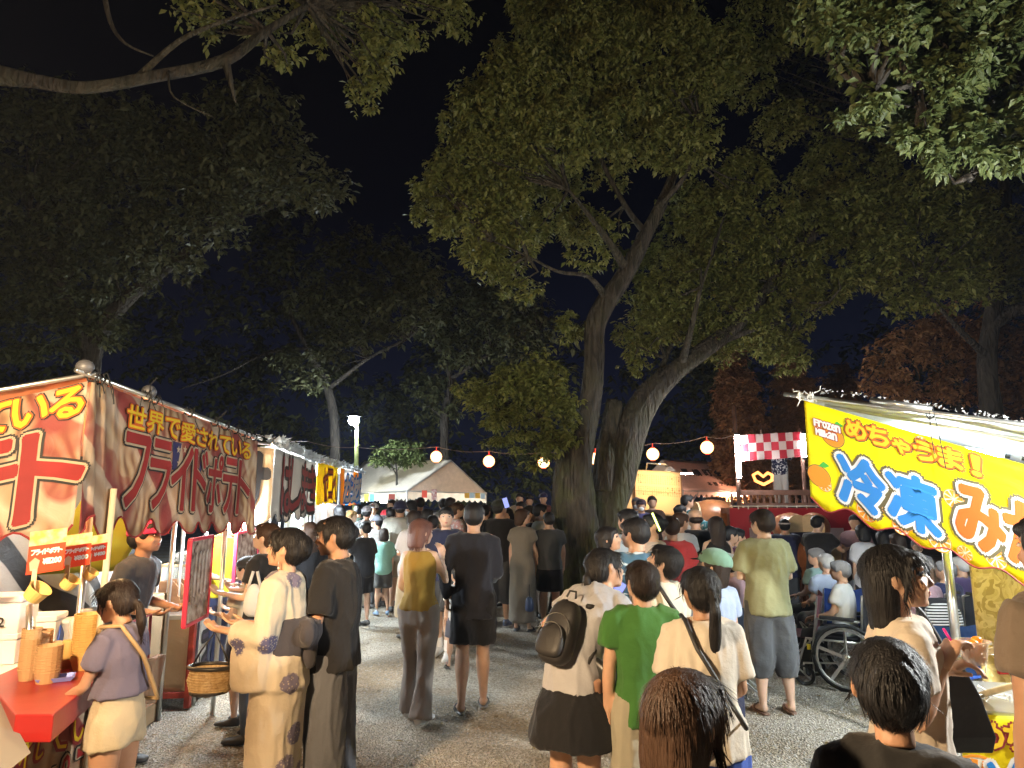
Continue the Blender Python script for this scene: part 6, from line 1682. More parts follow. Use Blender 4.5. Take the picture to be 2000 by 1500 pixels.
                VV = np.concatenate([A_, B_], 1).reshape(-1, 3); k0 = np.arange(n)[:, None] * 12 + np.arange(5)[None]
                FF = np.stack([k0, k0 + 1, k0 + 7, k0 + 6], 2).reshape(-1, 4)
                so_ = link('hair_strands', np_mesh('hair_strands', VV, FF, material, smooth=False)); so_.parent = ho; so_['kind'] = 'stuff'
        remesh(sh_, vx, sm, f)
    hst, hc = hair
    if hst != 'none':
        q = Shell(); hm = hair_mat(hc)
        if hst == 'bald':
            q.ell(HM(0, -.14, .42), (.42 * hh, .42 * hh, .26 * hh), Rh, 18, 12)
        elif hst == 'short':
            q.ell(HM(0, -.055, .625), (.410 * hh, .510 * hh, .41 * hh), Rh, 20, 14); q.ell(HM(0, -.20, .46), (.395 * hh, .37 * hh, .36 * hh), Rh, 18, 12)
            q.ell(HM(.05, .26, .80), (.31 * hh, .235 * hh, .165 * hh), Rh); q.ell(HM(-.16, .30, .74), (.17 * hh, .19 * hh, .13 * hh), Rh); q.ell(HM(.22, .22, .74), (.17 * hh, .2 * hh, .14 * hh), Rh)
            for s_ in (-1, 1): q.ell(HM(s_ * .355, .12, .58), (.07 * hh, .13 * hh, .20 * hh), Rh)
        else:
            q.ell(HM(0, -.05, .605), (.415 * hh, .515 * hh, .43 * hh), Rh, 20, 14)
            if hst in ('bob', 'long', 'halfup'):
                z1 = {'bob': -.12, 'long': -1.05, 'halfup': -.55}[hst]
                zs = [.62, .35, .1, -.12] + ([z1 * .5, z1] if z1 < -.2 else [])
                rr = [(.43, .40, -.12), (.425, .33, -.20), (.42, .29, -.24), (.40, .26, -.25)] + ([(.40, .24, -.27), (.30, .12, -.33)] if z1 < -.2 else [])
                q.loft([(HM(0, c, z), hx, hyv, a * hh, b2 * hh) for z, (a, b2, c) in list(zip(zs, rr))[::-1]], 16, 2.3)
                q.ell(HM(0, .30, .76), (.33 * hh, .20 * hh, .16 * hh), Rh)
                for s_ in (-1, 1): q.limb([HM(s_ * .30, .28, .82), HM(s_ * .38, .16, .5), HM(s_ * .39, .06, .1)], [.06 * hh, .05 * hh, .04 * hh], n=8)
            else:
                q.ell(HM(0, -.20, .42), (.385 * hh, .36 * hh, .34 * hh), Rh, 16, 10)
                for s_ in (-1, 1): q.limb([HM(s_ * .22, .36, .82), HM(s_ * .36, .24, .6), HM(s_ * .385, .14, .34)], [.07 * hh, .05 * hh, .018 * hh], n=8)
                q.ell(HM(0, .31, .80), (.30 * hh, .17 * hh, .13 * hh), Rh)
                if 'bangs' in extras: q.ell(HM(0, .37, .70), (.30 * hh, .13 * hh, .15 * hh), Rh)
            if hst == 'ponytail': q.limb([HM(0, -.42, .60), HM(0, -.66, .52), HM(.02, -.72, .15), HM(.03, -.66, -.35), HM(.02, -.60, -.85), HM(0, -.56, -1.12)], [.10 * hh, .075 * hh, .13 * hh, .14 * hh, .11 * hh, .03 * hh], n=12)
            if hst == 'lowtail': q.limb([HM(0, -.42, .40), HM(0, -.60, .22), HM(.0, -.58, -.2), HM(.02, -.50, -.6)], [.12 * hh, .10 * hh, .13 * hh, .04 * hh], n=12)
            if hst == 'bun': q.ell(HM(0, -.56, .62), (.20 * hh, .17 * hh, .20 * hh), Rh, 14, 10)
            if hst == 'updo': q.ell(HM(0, -.38, .58), (.30 * hh, .30 * hh, .30 * hh), Rh, 16, 10); q.ell(HM(.0, -.55, .52), (.15 * hh, .13 * hh, .22 * hh), Rh, 14, 10)
        add_garment('hair', q, vh * 1.05, hm, sm=2, hairy=True)
    if hat:
        kind, hcol, hnm = hat; q = Shell()
        q.loft([(HM(0, -.03, z), hx, hyv, a * hh, b2 * hh) for z, a, b2 in ((.56, .455, .555), (.72, .46, .555), (.88, .41, .48), (1.0, .28, .34), (1.07, .10, .12))], 18, 2.1)
        if kind == 'cap':
            br = Rh @ Matrix.Rotation(-.18, 3, 'X'); q.ell(HM(0, .60, .58), (.33 * hh, .32 * hh, .028 * hh), br, 16, 8)
        if kind == 'backcap': q.ell(HM(0, -.60, .56), (.30 * hh, .28 * hh, .028 * hh), Rh, 16, 8)
        if kind == 'bucket': q.loft([(HM(0, -.03, z), hx, hyv, a * hh, b2 * hh) for z, a, b2 in ((.42, .66, .74), (.46, .66, .74), (.60, .46, .56))], 18)
        if kind == 'band': 
            q = Shell(); q.loft([(HM(0, -.05, z), hx, hyv, a * hh, b2 * hh) for z, a, b2 in ((.60, .455, .555), (.72, .46, .555))], 18, 2.1)
        add_garment('cap' if kind != 'band' else 'headband', q, vh, fabric('hat_' + hnm, hcol, bs=(20, .2)), sm=2)
    # ---- clothes
    cv = min(.030, max(.0125, .0031 * dist)); amp = {0: .015, 1: .011, 2: .008}[lod] * (B / 1.6)
    kind, cn, cc = top[:3]; pat = top[3] if len(top) > 3 else None
    fm = fabric(cn, cc, pat=pat)
    o1 = .011 if lod < 2 else .013
    loose = {'tee': 1.0, 'long': 1.0, 'tank': .85, 'bigtee': 1.7, 'dress': 1.2, 'kimono': 1.5, 'happi': 1.5, 'shell': .4}.get(kind, 1)
    if kind != 'none':
        q = Shell(); hz = hem if hem is not None else {'tee': -.035, 'long': -.045, 'tank': -.0, 'bigtee': -.075, 'dress': -.05, 'kimono': -.05, 'happi': -.09, 'shell': .0}[kind]
        secs = []
        for z, rx, ry in [(hz, None, None)] + [t for t in tor if t[0] > hz + .01]:
            if rx is None: rx, ry = (.097 * wf, .068)
            pt, rot = T(z); k = o1 * loose; 
            if z < .15: k *= 1.35
            secs.append((pt, rot @ X, rot @ Y, (rx + k) * B * bk, (ry + k) * B * bk))
        if kind in ('tank', 'shell'): secs = secs[:-1] if kind == 'shell' else secs[:]; 
        else:
            pt, rot = T(.312); secs.append((pt, rot @ X, rot @ Y, .043 * B, .040 * B))
        q.loft(secs, 18, 2.25)
        frac = {'tee': .60, 'bigtee': .80, 'long': 1, 'dress': .55, 'kimono': 1, 'happi': 1}.get(kind, 0)
        if frac:
            for i, (s0, el, wr, u, f) in enumerate(arm):
                rb = (.036 + .004 * loose) * B * (1 if not fem else .93) * bk ** .5; inn = s0.lerp(sh, .45)
                if frac < 1: q.limb([inn, s0 + u * .01 * B, s0.lerp(el, frac * .5), s0.lerp(el, frac)], [rb * .95, rb, rb * (1.0 + .06 * loose), rb * (1.0 + .12 * loose)], n=12)
                elif kind == 'long': q.limb([inn, s0 + u * .01 * B, s0.lerp(el, .5), el, el.lerp(wr, .5), wr], [rb * .95, rb, rb * .92, rb * .85, rb * .72, rb * .55], n=12)
                else:
                    q.limb([inn, s0 + u * .01 * B, s0.lerp(el, .6), el, el.lerp(wr, .75)], [rb * 1.0, rb * 1.1, rb * 1.15, rb * 1.15, rb * 1.1], n=12)
                    c1 = el.lerp(wr, .35); dwn = V3(0, 0, -1); fx = f - dwn * f.dot(dwn); fx = fx.normalized() if fx.length > .05 else V3(0, 1, 0); th = dwn.cross(fx)
                    L_ = .17 if kind == 'kimono' else .07
                    q.loft([(c1 + dwn * z * B, fx, th if fx.cross(th).dot(dwn) > 0 else -th, a * B, .026 * B) for z, a in ((0, .062), (L_ * .5, .070), (L_ * .92, .066), (L_, .056))], 14, 3.2)
        if kind in ('dress', 'kimono'):
            zb = .07 if kind == 'dress' else .045
            zz = [T(-.05)[0], pel + V3(0, .01, -.18 * B), pel + V3(0, .01, -.34 * B), V3(0, 0, zb * B)]
            rr = [(.106, .082), (.112, .09), (.115, .095), (.118, .10)] if kind == 'dress' else [(.102, .084), (.099, .086), (.092, .082), (.088, .080)]
            q.loft([(c, X, Y, a * B * bk, b2 * B * bk) for c, (a, b2) in list(zip(zz, rr))[::-1]], 20, 2.1)
        add_garment({'tee': 't_shirt', 'bigtee': 't_shirt', 'long': 'long_sleeved_shirt', 'tank': 'sleeveless_top', 'shell': 'sleeveless_top', 'dress': 'dress', 'kimono': 'yukata', 'happi': 'happi_coat'}[kind], q, cv, fm, amp, lab=None)
        if kind == 'kimono':
            q = Shell(); q.loft([(T(z)[0], T(z)[1] @ X, T(z)[1] @ Y, a * B * bk, b2 * B * bk) for z, a, b2 in ((.03, .108 * wf, .082), (.10, .102 * wf, .080), (.17, .108 * wf, .085))], 18, 2.2)
            p_, r_ = T(.11); q.ell(p_ + r_ @ V3(-.03 * B, -.10 * B, .01 * B), (.045 * B, .03 * B, .045 * B), r_ @ Matrix.Rotation(.5, 3, 'Y')); q.ell(p_ + r_ @ V3(.03 * B, -.10 * B, .01 * B), (.045 * B, .03 * B, .045 * B), r_ @ Matrix.Rotation(-.5, 3, 'Y')); q.ell(p_ + r_ @ V3(.0, -.10 * B, -.05 * B), (.03 * B, .02 * B, .06 * B), r_); add_garment('obi', q, cv, fabric('obi_' + cn, (.045, .042, .05)), amp)
    kind, cn, cc = bottom[:3]; pat = bottom[3] if len(bottom) > 3 else None
    if kind != 'none':
        q = Shell()
        if kind in ('trousers', 'wide', 'shorts', 'hshorts', 'capri', 'jeans', 'flare'):
            secs = [(T(z)[0], T(z)[1] @ X, T(z)[1] @ Y, a * B * bk, b2 * B * bk) for z, a, b2 in ((-.07, .090, .070), (-.02, .102, .077), (.03, .098, .072), (.065, .086, .064))]
            if kind == 'hshorts': secs.append((T(.12)[0], T(.12)[1] @ X, T(.12)[1] @ Y, .088 * B, .070 * B))
            q.loft(secs, 16, 2.2)
            for (hp, kn, an, d1, d2, fd, up) in leg:
                lb = B * bk ** .5
                if kind == 'hshorts': q.limb([hp + V3(0, 0, .03 * B), hp.lerp(kn, .12), hp.lerp(kn, .30)], [.062 * lb, .068 * lb, .072 * lb], n=14)
                elif kind == 'shorts': q.limb([hp + V3(0, 0, .03 * B), hp.lerp(kn, .25), hp.lerp(kn, .6), hp.lerp(kn, .88)], [.064 * lb, .068 * lb, .066 * lb, .068 * lb], n=14)
                elif kind == 'capri': q.limb([hp + V3(0, 0, .03 * B), hp.lerp(kn, .3), kn, kn.lerp(an, .3), kn.lerp(an, .48)], [.064 * lb, .070 * lb, .066 * lb, .058 * lb, .042 * lb], n=14)
                elif kind == 'wide': q.limb([hp + V3(0, 0, .03 * B), hp.lerp(kn, .3), kn, kn.lerp(an, .5), an - up * .02 * B], [.064 * lb, .068 * lb, .066 * lb, .066 * lb, .066 * lb], n=14)
                elif kind == 'flare': q.limb([hp + V3(0, 0, .03 * B), hp.lerp(kn, .3), kn, kn.lerp(an, .5), an - up * .02 * B], [.062 * lb, .058 * lb, .041 * lb, .043 * lb, .056 * lb], n=14)
                else: q.limb([hp + V3(0, 0, .03 * B), hp.lerp(kn, .3), kn, kn.lerp(an, .5), an], [.062 * lb, .059 * lb, .046 * lb, .042 * lb, .034 * lb], n=14)
            nm = {'trousers': 'trousers', 'wide': 'trousers', 'shorts': 'shorts', 'hshorts': 'shorts', 'capri': 'cropped_trousers', 'jeans': 'jeans', 'flare': 'jeans'}[kind]
        else:
            L_ = {'skirt': .165, 'midi': .34, 'maxi': .43}[kind]; fl = {'skirt': 1.35, 'midi': 1.2, 'maxi': 1.1}[kind]
            q.loft([(c, X, Y, a * B * bk, b2 * B * bk) for c, a, b2 in ((pel + V3(0, 0, -(L_ + .02) * B), .115 * fl, .10 * fl), (pel + V3(0, 0, -L_ * .5 * B), .112 * (fl + 1) / 2, .094 * (fl + 1) / 2), (pel + V3(0, 0, -.02 * B), .104, .078), (T(.07)[0], .084, .066))], 20)
            nm = 'skirt'
        add_garment(nm, q, cv, fabric(cn, cc, pat=pat), amp)
    # ---- shoes
    if shoetype != 'none':
        for (hp, kn, an, d1, d2, fd, up) in leg:
            xs = fd.cross(up).normalized(); base = an - up * .026 * B
            q = Shell()
            if shoetype == 'shoe':
                q.loft([(base - fd * .042 * B + up * .003 * B, -xs, up, .012 * B, .014 * B), (base - fd * .034 * B + up * .004 * B, -xs, up, .022 * B, .022 * B), (base + fd * .01 * B + up * .002 * B, -xs, up, .026 * B, .024 * B), (base + fd * .06 * B - up * .004 * B, -xs, up, .030 * B, .018 * B), (base + fd * .10 * B - up * .008 * B, -xs, up, .031 * B, .014 * B), (base + fd * .122 * B - up * .010 * B, -xs, up, .020 * B, .010 * B)], 12, 2.4)
                q.limb([an - up * .02 * B, an + (-d2) * .012 * B], [.026 * B, .026 * B], n=10)
            else:
                bs = base - up * .018 * B
                q.loft([(bs - fd * .04 * B, -xs, up, .016 * B, .006 * B), (bs + fd * .0 * B, -xs, up, .024 * B, .0065 * B), (bs + fd * .07 * B, -xs, up, .030 * B, .006 * B), (bs + fd * .12 * B, -xs, up, .020 * B, .005 * B)], 12, 3)
                q.limb([base + fd * .05 * B + xs * .030 * B - up * .014 * B, base + fd * .05 * B + xs * .02 * B + up * .010 * B, base + fd * .05 * B + up * .016 * B, base + fd * .05 * B - xs * .02 * B + up * .010 * B, base + fd * .05 * B - xs * .030 * B - up * .014 * B], [(.014 * B, .004 * B)] * 5, side=fd, n=8)
            add_garment('shoe' if shoetype == 'shoe' else 'sandal', q, vsh, mat('shoe_%d%d%d' % tuple(int(c * 99) for c in shoe), shoe, rough=.6, bump=(40, .1)), sm=2)
            if socks:
                t = MB().tube([an - d2 * .01 * B, an - d2 * .075 * B], .027 * B, 12).build('sock', mat('sock_white', (.7, .68, .66), rough=.9)); t.parent = root
    return P
# ================================================================== PEOPLE: who stands where
def pp(px, py, Y):
    q = at_y(px, py, Y); return (q.x, q.y), q.z
W_, K_ = (.62, .61, .59), (.012, .012, .014)
NAVY, GREY, DGREY, KHAKI, BROWN = (.018, .022, .055), (.22, .22, .22), (.05, .052, .056), (.38, .32, .22), (.14, .10, .075)
def P_(label, px, py, Y, yaw, **k):
    loc, H = pp(px, py, Y)
    z0 = k.pop('z0', 0.0); Hf = k.pop('H', None)
    if Hf: H = Hf
    else: H -= z0
    return person(label, loc, H, yaw, z0=z0, **k)

# ---- foreground and middle
girl = P_('girl with a ponytail, purple-grey tee and khaki shorts leaning on the red counter', 256, 1116, 3.6, 84, strands=3500, H=1.39, top=('tee', 'mauve', (.13, .115, .17)), bottom=('hshorts', 'khaki', (.42, .35, .24)), hair=('lowtail', 'dbrown'), tone='tan', sex='f', arms=((((.1, .45, -1), (-.1, .8, -.35))), 'down'), legs=('stand', 'stand'), lod=0, face=True, head=(0, 8, 0), lean=6, hem=.075)
kim = P_('woman with pinned-up black hair in a cream yukata with blue flowers, carrying a basket', 562, 1030, 4.0, 88, strands=3500, top=('kimono', 'yukata_cream', (.46, .41, .33), 'flowers'), bottom=('none', '', W_), hair=('updo', 'black'), tone='mid', sex='f', arms=('hold', 'hold'), lod=0, face=True, head=(0, -6, 0), curl=(.35, .45))
yman = P_('young man in black tee and wide grey trousers looking left beside the yukata woman', 662, 1008, 4.25, 84, strands=3500, top=('bigtee', 'black_tee', K_), bottom=('wide', 'slate', (.085, .09, .105)), hair=('short', 'black'), tone='tan', arms=('hold', 'hold'), lod=0, face=True, head=(6, 6, 0), curl=(.9, .9), hem=-.045)
P_('pink-haired woman seen from behind in a mustard sleeveless top and brown jeans', 822, 1012, 6.1, -14, strands=2500, top=('tank', 'mustard', (.30, .19, .035)), bottom=('flare', 'brown_jeans', (.23, .20, .18)), hair=('bob', 'pink'), tone='light', sex='f', arms=('holdlow', 'mouth'), legs=('front2', 'rear2'), lod=0, head=(-32, 0, 0), shoe=(.6, .6, .6), hem=.0)
P_('man seen from behind in a black long-sleeved shirt and black shorts walking away', 926, 980, 6.4, 6, top=('long', 'black_sheen', (.014, .015, .022)), bottom=('shorts', 'black_shorts', (.010, .010, .012)), hair=('short', 'black'), tone='mid', arms=('pocket', 'holdlow'), legs=('rear2', 'front2'), lod=0, head=(-8, 0, 0), shoe=(.12, .11, .10), shoetype='sandal', hem=-.10)
P_('man in a navy tee and dark shorts walking towards the camera with a red bag', 872, 987, 8.5, 172, top=('tee', 'navy_tee', NAVY), bottom=('shorts', 'charcoal', DGREY), hair=('short', 'black'), tone='light', arms=('down', 'hold'), legs=('front', 'rear2'), lod=0, face=True, head=(14, 2, 0), shoe=(.55, .55, .53), socks=True)
P_('small child in white tee and grey shorts behind the man in black', 893, 1105, 7.9, 30, top=('bigtee', 'white_tee', W_), bottom=('shorts', 'grey_shorts', (.12, .12, .15)), hair=('short', 'black'), arms=('down', 'down'), legs=('front2', 'rear2'), shoetype='sandal', lod=1, shoe=(.03, .03, .03))
P_('woman in a long grey-brown dress and black sandals with a blue bag', 1020, 993, 10.2, -20, top=('dress', 'taupe', (.19, .175, .15)), bottom=('none', '', W_), hair=('bob', 'brown'), tone='light', sex='f', arms=('down', 'fwd'), head=(-60, 0, 0), shoetype='sandal', lod=1)
P_('tall man in black tee and cap filming with his phone near the steps', 976, 964, 10.6, -12, H=1.84, top=('tee', 'black_tee', K_), bottom=('capri', 'dark_grey', DGREY), hair=('short', 'black'), arms=('phone', 'phone'), head=(-30, 0, 0), hat=('cap', (.03, .035, .03), 'moss'), lod=1, shoe=(.10, .12, .2))
P_('man in dark grey tee and black shorts standing against the left edge of the tree', 1072, 1000, 10.4, 8, H=1.66, top=('tee', 'dark_grey_tee', (.055, .06, .065)), bottom=('shorts', 'black_shorts', K_), hair=('short', 'black'), arms=('down', 'down'), lod=1, bulk=1.15)
P_('man in a grey and white tee facing right left of the trunk', 1054, 980, 8.9 + 2.4, -70, H=1.78, top=('tee', 'pale_grey', (.3, .31, .31)), bottom=('trousers', 'brown_t', BROWN), hair=('short', 'black'), arms=('hold', 'hold'), lod=1)
P_('person in a black cap with a tan face behind the woman in the long dress', 1034, 988, 11.6, -80, top=('tee', 'black_tee', K_), bottom=('trousers', 'navy_t', NAVY), hair=('short', 'dbrown'), hat=('backcap', (.03, .03, .03), 'black'), arms=('hold', 'hold'), lod=1)

green = P_('man in an olive green tee and cropped grey trousers standing with folded arms', 1488, 994, 6.3, 2, strands=2500, top=('bigtee', 'olive', (.235, .235, .125)), bottom=('capri', 'slate_crop', (.075, .08, .088)), hair=('short', 'dbrown'), tone='light', arms=('cross', 'cross'), legs=('stand', 'wide'), lod=0, head=(18, 0, 0), shoetype='sandal', shoe=(.16, .09, .06), hem=-.06)
bend = P_('girl with a black backpack bending forward in a black skirt', 1118, 1140, 3.8, -40, H=1.62, strands=4000, top=('tee', 'shaded_white_tee', (.33, .33, .35)), bottom=('skirt', 'black_skirt', (.010, .010, .012)), hair=('lowtail', 'black'), tone='mid', sex='f', arms=('hip', 'hang'), lod=0, lean=48, side=8, head=(-30, -30, 0))  # white tee, its colour greyed to look shaded
P_('boy with short hair in a green tee standing right of the bending girl', 1250, 1093, 3.65, 4, strands=3500, top=('tee', 'green_tee', (.045, .14, .028)), bottom=('shorts', 'khaki_grey', (.30, .27, .2)), hair=('short', 'dbrown'), arms=('down', 'down'), lod=0, head=(10, -14, 0), hem=-.065)
creamb = P_('boy in a cream tee with a broad black bag strap looking down to the left', 1287, 1062, 4.35, 28, strands=2500, top=('tee', 'cream_tee', (.62, .56, .44)), bottom=('shorts', 'navy_s', NAVY), hair=('short', 'black'), tone='light', arms=('holdlow', 'holdlow'), lod=0, head=(35, -22, 0))
ptg = P_('girl with a long black ponytail, beige tee and blue shorts seen from behind', 1366, 1106, 3.2, -6, strands=4000, top=('bigtee', 'beige_tee', (.52, .46, .38)), bottom=('shorts', 'blue_shorts', (.05, .10, .38)), hair=('ponytail', 'black'), tone='tan', sex='f', arms=('holdlow', 'holdlow'), lod=0, head=(14, -4, 0), hem=-.06)
P_('child in a pale green cap and light blue shirt beside the ponytail girl', 1388, 1072, 4.5, 30, top=('tee', 'sky_shirt', (.30, .36, .50)), bottom=('shorts', 'navy_s', NAVY), hair=('bob', 'dbrown'), arms=('holdlow', 'holdlow'), lod=1, hat=('cap', (.14, .26, .20), 'mint'), head=(30, -12, 0))
P_('child with long brown hair at the bottom edge, seen from behind', 1332, 1308, 1.62, -38, strands=8000, top=('tee', 'dark_tee', (.03, .03, .04)), bottom=('skirt', 'dark_skirt', K_), hair=('halfup', 'brown'), tone='tan', sex='f', lod=0, head=(-14, 0, 0))
P_('person with dark tied-back hair and black top at the bottom edge of the frame', 1728, 1246, 1.68, -24, strands=7000, top=('tee', 'black_mesh', (.015, .014, .014)), bottom=('trousers', 'black_t', K_), hair=('updo', 'black'), tone='tan', sex='f', lod=0, head=(6, 0, 0))
eat = P_('woman with shoulder-length dark hair in a cream top eating mikan from a cup', 1742, 1064, 2.55, -104, strands=5000, top=('tee', 'cream_top', (.55, .47, .38)), bottom=('midi', 'brown_skirt', (.13, .105, .08)), hair=('halfup', 'black'), tone='mid', sex='f', arms=(((.12, -.12, -1), (-.35, .75, .5)), ((.12, -.05, -1), (-.4, .6, .95))), lod=0, face=True, head=(-10, -4, 0), curl=(.8, .9))
P_('person in a brown-grey tee cut off by the right edge of the frame', 2058, 985, 2.3, 14, H=1.74, top=('tee', 'brown_grey', (.17, .13, .10)), bottom=('trousers', 'black_t', K_), hair=('short', 'black'), tone='tan', lod=0, bulk=1.1)
teal = P_('man in a blue wave-patterned shirt and face mask holding a toddler and a phone', 1240, 1011, 5.25, 14, top=('tee', 'blue_waves', (.06, .14, .22), 'waves'), bottom=('trousers', 'dark_jeans', (.03, .04, .07)), hair=('short', 'black'), tone='mid', arms=('hold', 'holdlow'), lod=0, head=(30, 0, 0), mask=True, bulk=1.15)
tod_p = at_y(1190, 1025, 5.15)
person('toddler in a white top held on the arm of the man in the wave shirt', (tod_p.x, 5.15), .92, -150, z0=tod_p.z - .88, top=('tee', 'white_print', W_, 'print'), bottom=('shorts', 'grey_shorts', (.12, .12, .15)), hair=('bob', 'black'), tone='mid', arms=('fwd', 'fwd'), legs=('dangle', 'dangle'), lod=1, kid=1.0, head=(50, -10, 0), shoetype='none')
P_('person in a coral red tee seen from behind in the middle of the crowd', 1311, 1009, 7.4, -4, top=('bigtee', 'coral', (.42, .045, .05)), bottom=('shorts', 'white_s', W_), hair=('short', 'brown'), lod=1, bulk=1.05)
P_('woman with a hair bun and crossed pink bag strap beside the notice board', 1273, 1002, 7.0, 30, top=('tank', 'beige_top', (.4, .32, .26)), bottom=('midi', 'dk_skirt', DGREY), hair=('bun', 'black'), sex='f', lod=1, arms=('hold', 'phone'), head=(60, -5, 0))
P_('woman in a white tee with a small black shoulder bag in front of the drum', 1328, 1000, 8.6, -25, top=('tee', 'white_tee', W_), bottom=('trousers', 'dk', DGREY), hair=('short', 'brown'), sex='f', lod=1, head=(-30, 0, 0))
P_('balding man in black next to the long barrel drum', 1357, 994, 8.9, 8, top=('tee', 'black_tee', K_), bottom=('trousers', 'dk', DGREY), hair=('bald', 'dbrown'), lod=1, bulk=1.1)
P_('woman with straight long hair in a black sleeveless top and white cross strap', 1398, 1008, 7.8, 3, top=('tank', 'black_tank', K_), bottom=('midi', 'dk_skirt', DGREY), hair=('long', 'dbrown'), sex='f', tone='light', lod=1, arms=('down', 'down'))
for k, (px, py) in enumerate(((1424, 1027), (1439, 1031))):
    P_(['small girl in a dark flowered yukata left of her pair, before the curtain', 'small girl in a dark flowered yukata right of her pair, touching the curtain'][k], px, py, 8.3 + .3 * k, -60, top=('kimono', 'dark_flower', (.12, .03, .08), 'print'), bottom=('none', '', W_), hair=('bun', 'black'), sex='f', lod=1, head=(-20, 0, 0), arms=('hold', 'hold'))
P_('child in a white cap seen beside the left elbow of the olive man', 1421, 1082, 6.7, 20, top=('tee', 'pink_tee', (.45, .3, .33)), bottom=('shorts', 'dk', DGREY), hair=('short', 'black'), hat=('bucket', (.5, .5, .48), 'ivory'), lod=1)
P_('man with black hair and a pale blue shirt just right of the trunk', 1227, 993, 7.2, 40, top=('tee', 'pale_blue', (.34, .40, .46)), bottom=('trousers', 'dk', DGREY), hair=('short', 'black'), lod=1)
# in front of the lit board
P_('man in a blue coat, cap and mask facing the camera before the lit board', 1252, 975, 13.4, 168, z0=.12, top=('happi', 'violet_blue', (.07, .07, .20)), bottom=('trousers', 'dk', DGREY), hat=('cap', (.06, .04, .06), 'plum'), mask=True, face=False, lod=1, bulk=1.1)
P_('man with a cap partly hidden behind the man in the blue coat', 1243, 971, 14.0, 160, z0=.12, top=('tee', 'blue_dk', (.04, .07, .14)), bottom=('trousers', 'dk', DGREY), hair=('short', 'grey'), mask=True, lod=2)
P_('dark silhouetted man standing in the glow of the notice board', 1273, 968, 14.2, 180, z0=.12, top=('tee', 'brown_dk', (.06, .035, .025)), bottom=('trousers', 'dk', DGREY), hair=('short', 'black'), lod=1)
P_('man in a teal and white happi facing right beside the notice board', 1341, 966, 13.0, -80, z0=.10, top=('happi', 'teal_happi', (.05, .2, .24), 'print'), bottom=('trousers', 'dk', DGREY), hair=('short', 'black'), lod=1, arms=('drum', 'drum'))
P_('woman in a pale top behind the drummer in teal', 1328, 985, 12.4, -60, top=('tee', 'pale_top', (.5, .45, .42)), bottom=('trousers', 'dk', DGREY), hair=('bun', 'black'), sex='f', lod=1)
for k, (px, py, yw, ln, lb) in enumerate(((1391, 962, 70, 25, 'elderly helper in a bright blue coat bending left under the long tent'), (1413, 964, -160, 15, 'middle helper in a bright blue coat under the long tent'), (1424, 970, 90, 20, 'rightmost helper in a bright blue coat with grey hair under the long tent'))):
    P_(lb, px, py, 16.2, yw, z0=.15, H=1.7, top=('happi', 'bright_blue', (.03, .32, .55)), bottom=('trousers', 'whiteish', (.45, .44, .42)), hair=('short', 'silver'), lean=ln, lod=1, group='helpers in bright blue coats', arms=('holdlow', 'holdlow'))
P_('man in glasses and a white shirt leaning to the left behind the drum', 1394, 971, 13.9, 110, z0=.1, H=1.7, top=('tee', 'white_tee', W_), bottom=('trousers', 'dk', DGREY), hair=('short', 'black'), lod=1, arms=('phone', 'holdlow'))
P_('woman with long dark hair behind the man in the white shirt', 1408, 974, 13.4, 100, top=('tee', 'plum_tee', (.10, .04, .05)), bottom=('trousers', 'dk', DGREY), hair=('long', 'dbrown'), sex='f', lod=2)
P_('child resting chin on the drum in the crowd', 1377, 985, 13.7, 170, H=1.55, top=('tee', 'dark_red', (.12, .03, .03)), bottom=('shorts', 'dk', DGREY), hair=('short', 'black'), lod=2)
P_('person in black at the left end of the stage curtain', 1433, 985, 12.9, 10, top=('tee', 'black_tee', K_), bottom=('trousers', 'dk', DGREY), hair=('short', 'black'), lod=2, arms=('fwd', 'up'))
zt_ = at_y(1500, 991, 12.2).z
person('performer in a navy happi and white trousers standing on the stage deck', (at_y(1522, 900, 15.2).x, 15.2), 1.58, 150, z0=zt_ - .01, top=('happi', 'navy_happi', (.02, .025, .06), 'print'), bottom=('trousers', 'stage_white', (.5, .48, .46)), hair=('short', 'black'), lod=1, arms=('drum', 'up'))
d1 = P_('drummer in a dark coat with a round crest seen from behind at the left drum', 1531, 1013, 10.7, -10, top=('happi', 'navy_happi2', (.015, .018, .05)), bottom=('trousers', 'dk', DGREY), hair=('short', 'black'), hat=('band', (.5, .45, .45), 'whiteband'), lod=1, arms=('drum', 'drum'), bulk=1.15)
P_('drummer in a black tee standing sideways before the striped curtain', 1592, 1006, 10.1, -50, top=('tee', 'black_print', K_), bottom=('trousers', 'black_t', K_), hair=('short', 'black'), tone='light', lod=1, arms=('drum', 'drum'), bulk=1.1, lean=6)
P_('woman in a loose white tee with her back turned below the mikan banner', 1683, 1024, 9.2, 5, top=('bigtee', 'white_tee2', (.55, .53, .55)), bottom=('trousers', 'black_t', K_), hair=('bob', 'black'), sex='f', lod=1, arms=('down', 'hold'), hem=-.07)
P_('person with a white towel near the right end of the striped curtain', 1668, 1005, 11.0, 150, top=('tee', 'mauve2', (.25, .15, .17)), bottom=('trousers', 'dk', DGREY), hair=('short', 'black'), lod=2)
P_('person in black holding up a phone right of the woman in the loose white tee', 1722, 1036, 9.4, -10, top=('tee', 'black_tee', K_), bottom=('trousers', 'black_t', K_), hair=('bob', 'black'), sex='f', lod=2, arms=('phone', 'phone'))
P_('dark-haired person in black seen over the head of the woman eating mikan', 1752, 1040, 8.6, 20, top=('tee', 'black_tee', K_), bottom=('trousers', 'black_t', K_), hair=('bob', 'dbrown'), sex='f', lod=2)
P_('person in a pale patterned top under the wavy edge of the mikan banner', 1790, 1052, 9.8, 160, top=('tee', 'pale_pat', (.45, .4, .42), 'print'), bottom=('trousers', 'dk', DGREY), hair=('short', 'grey'), lod=2)
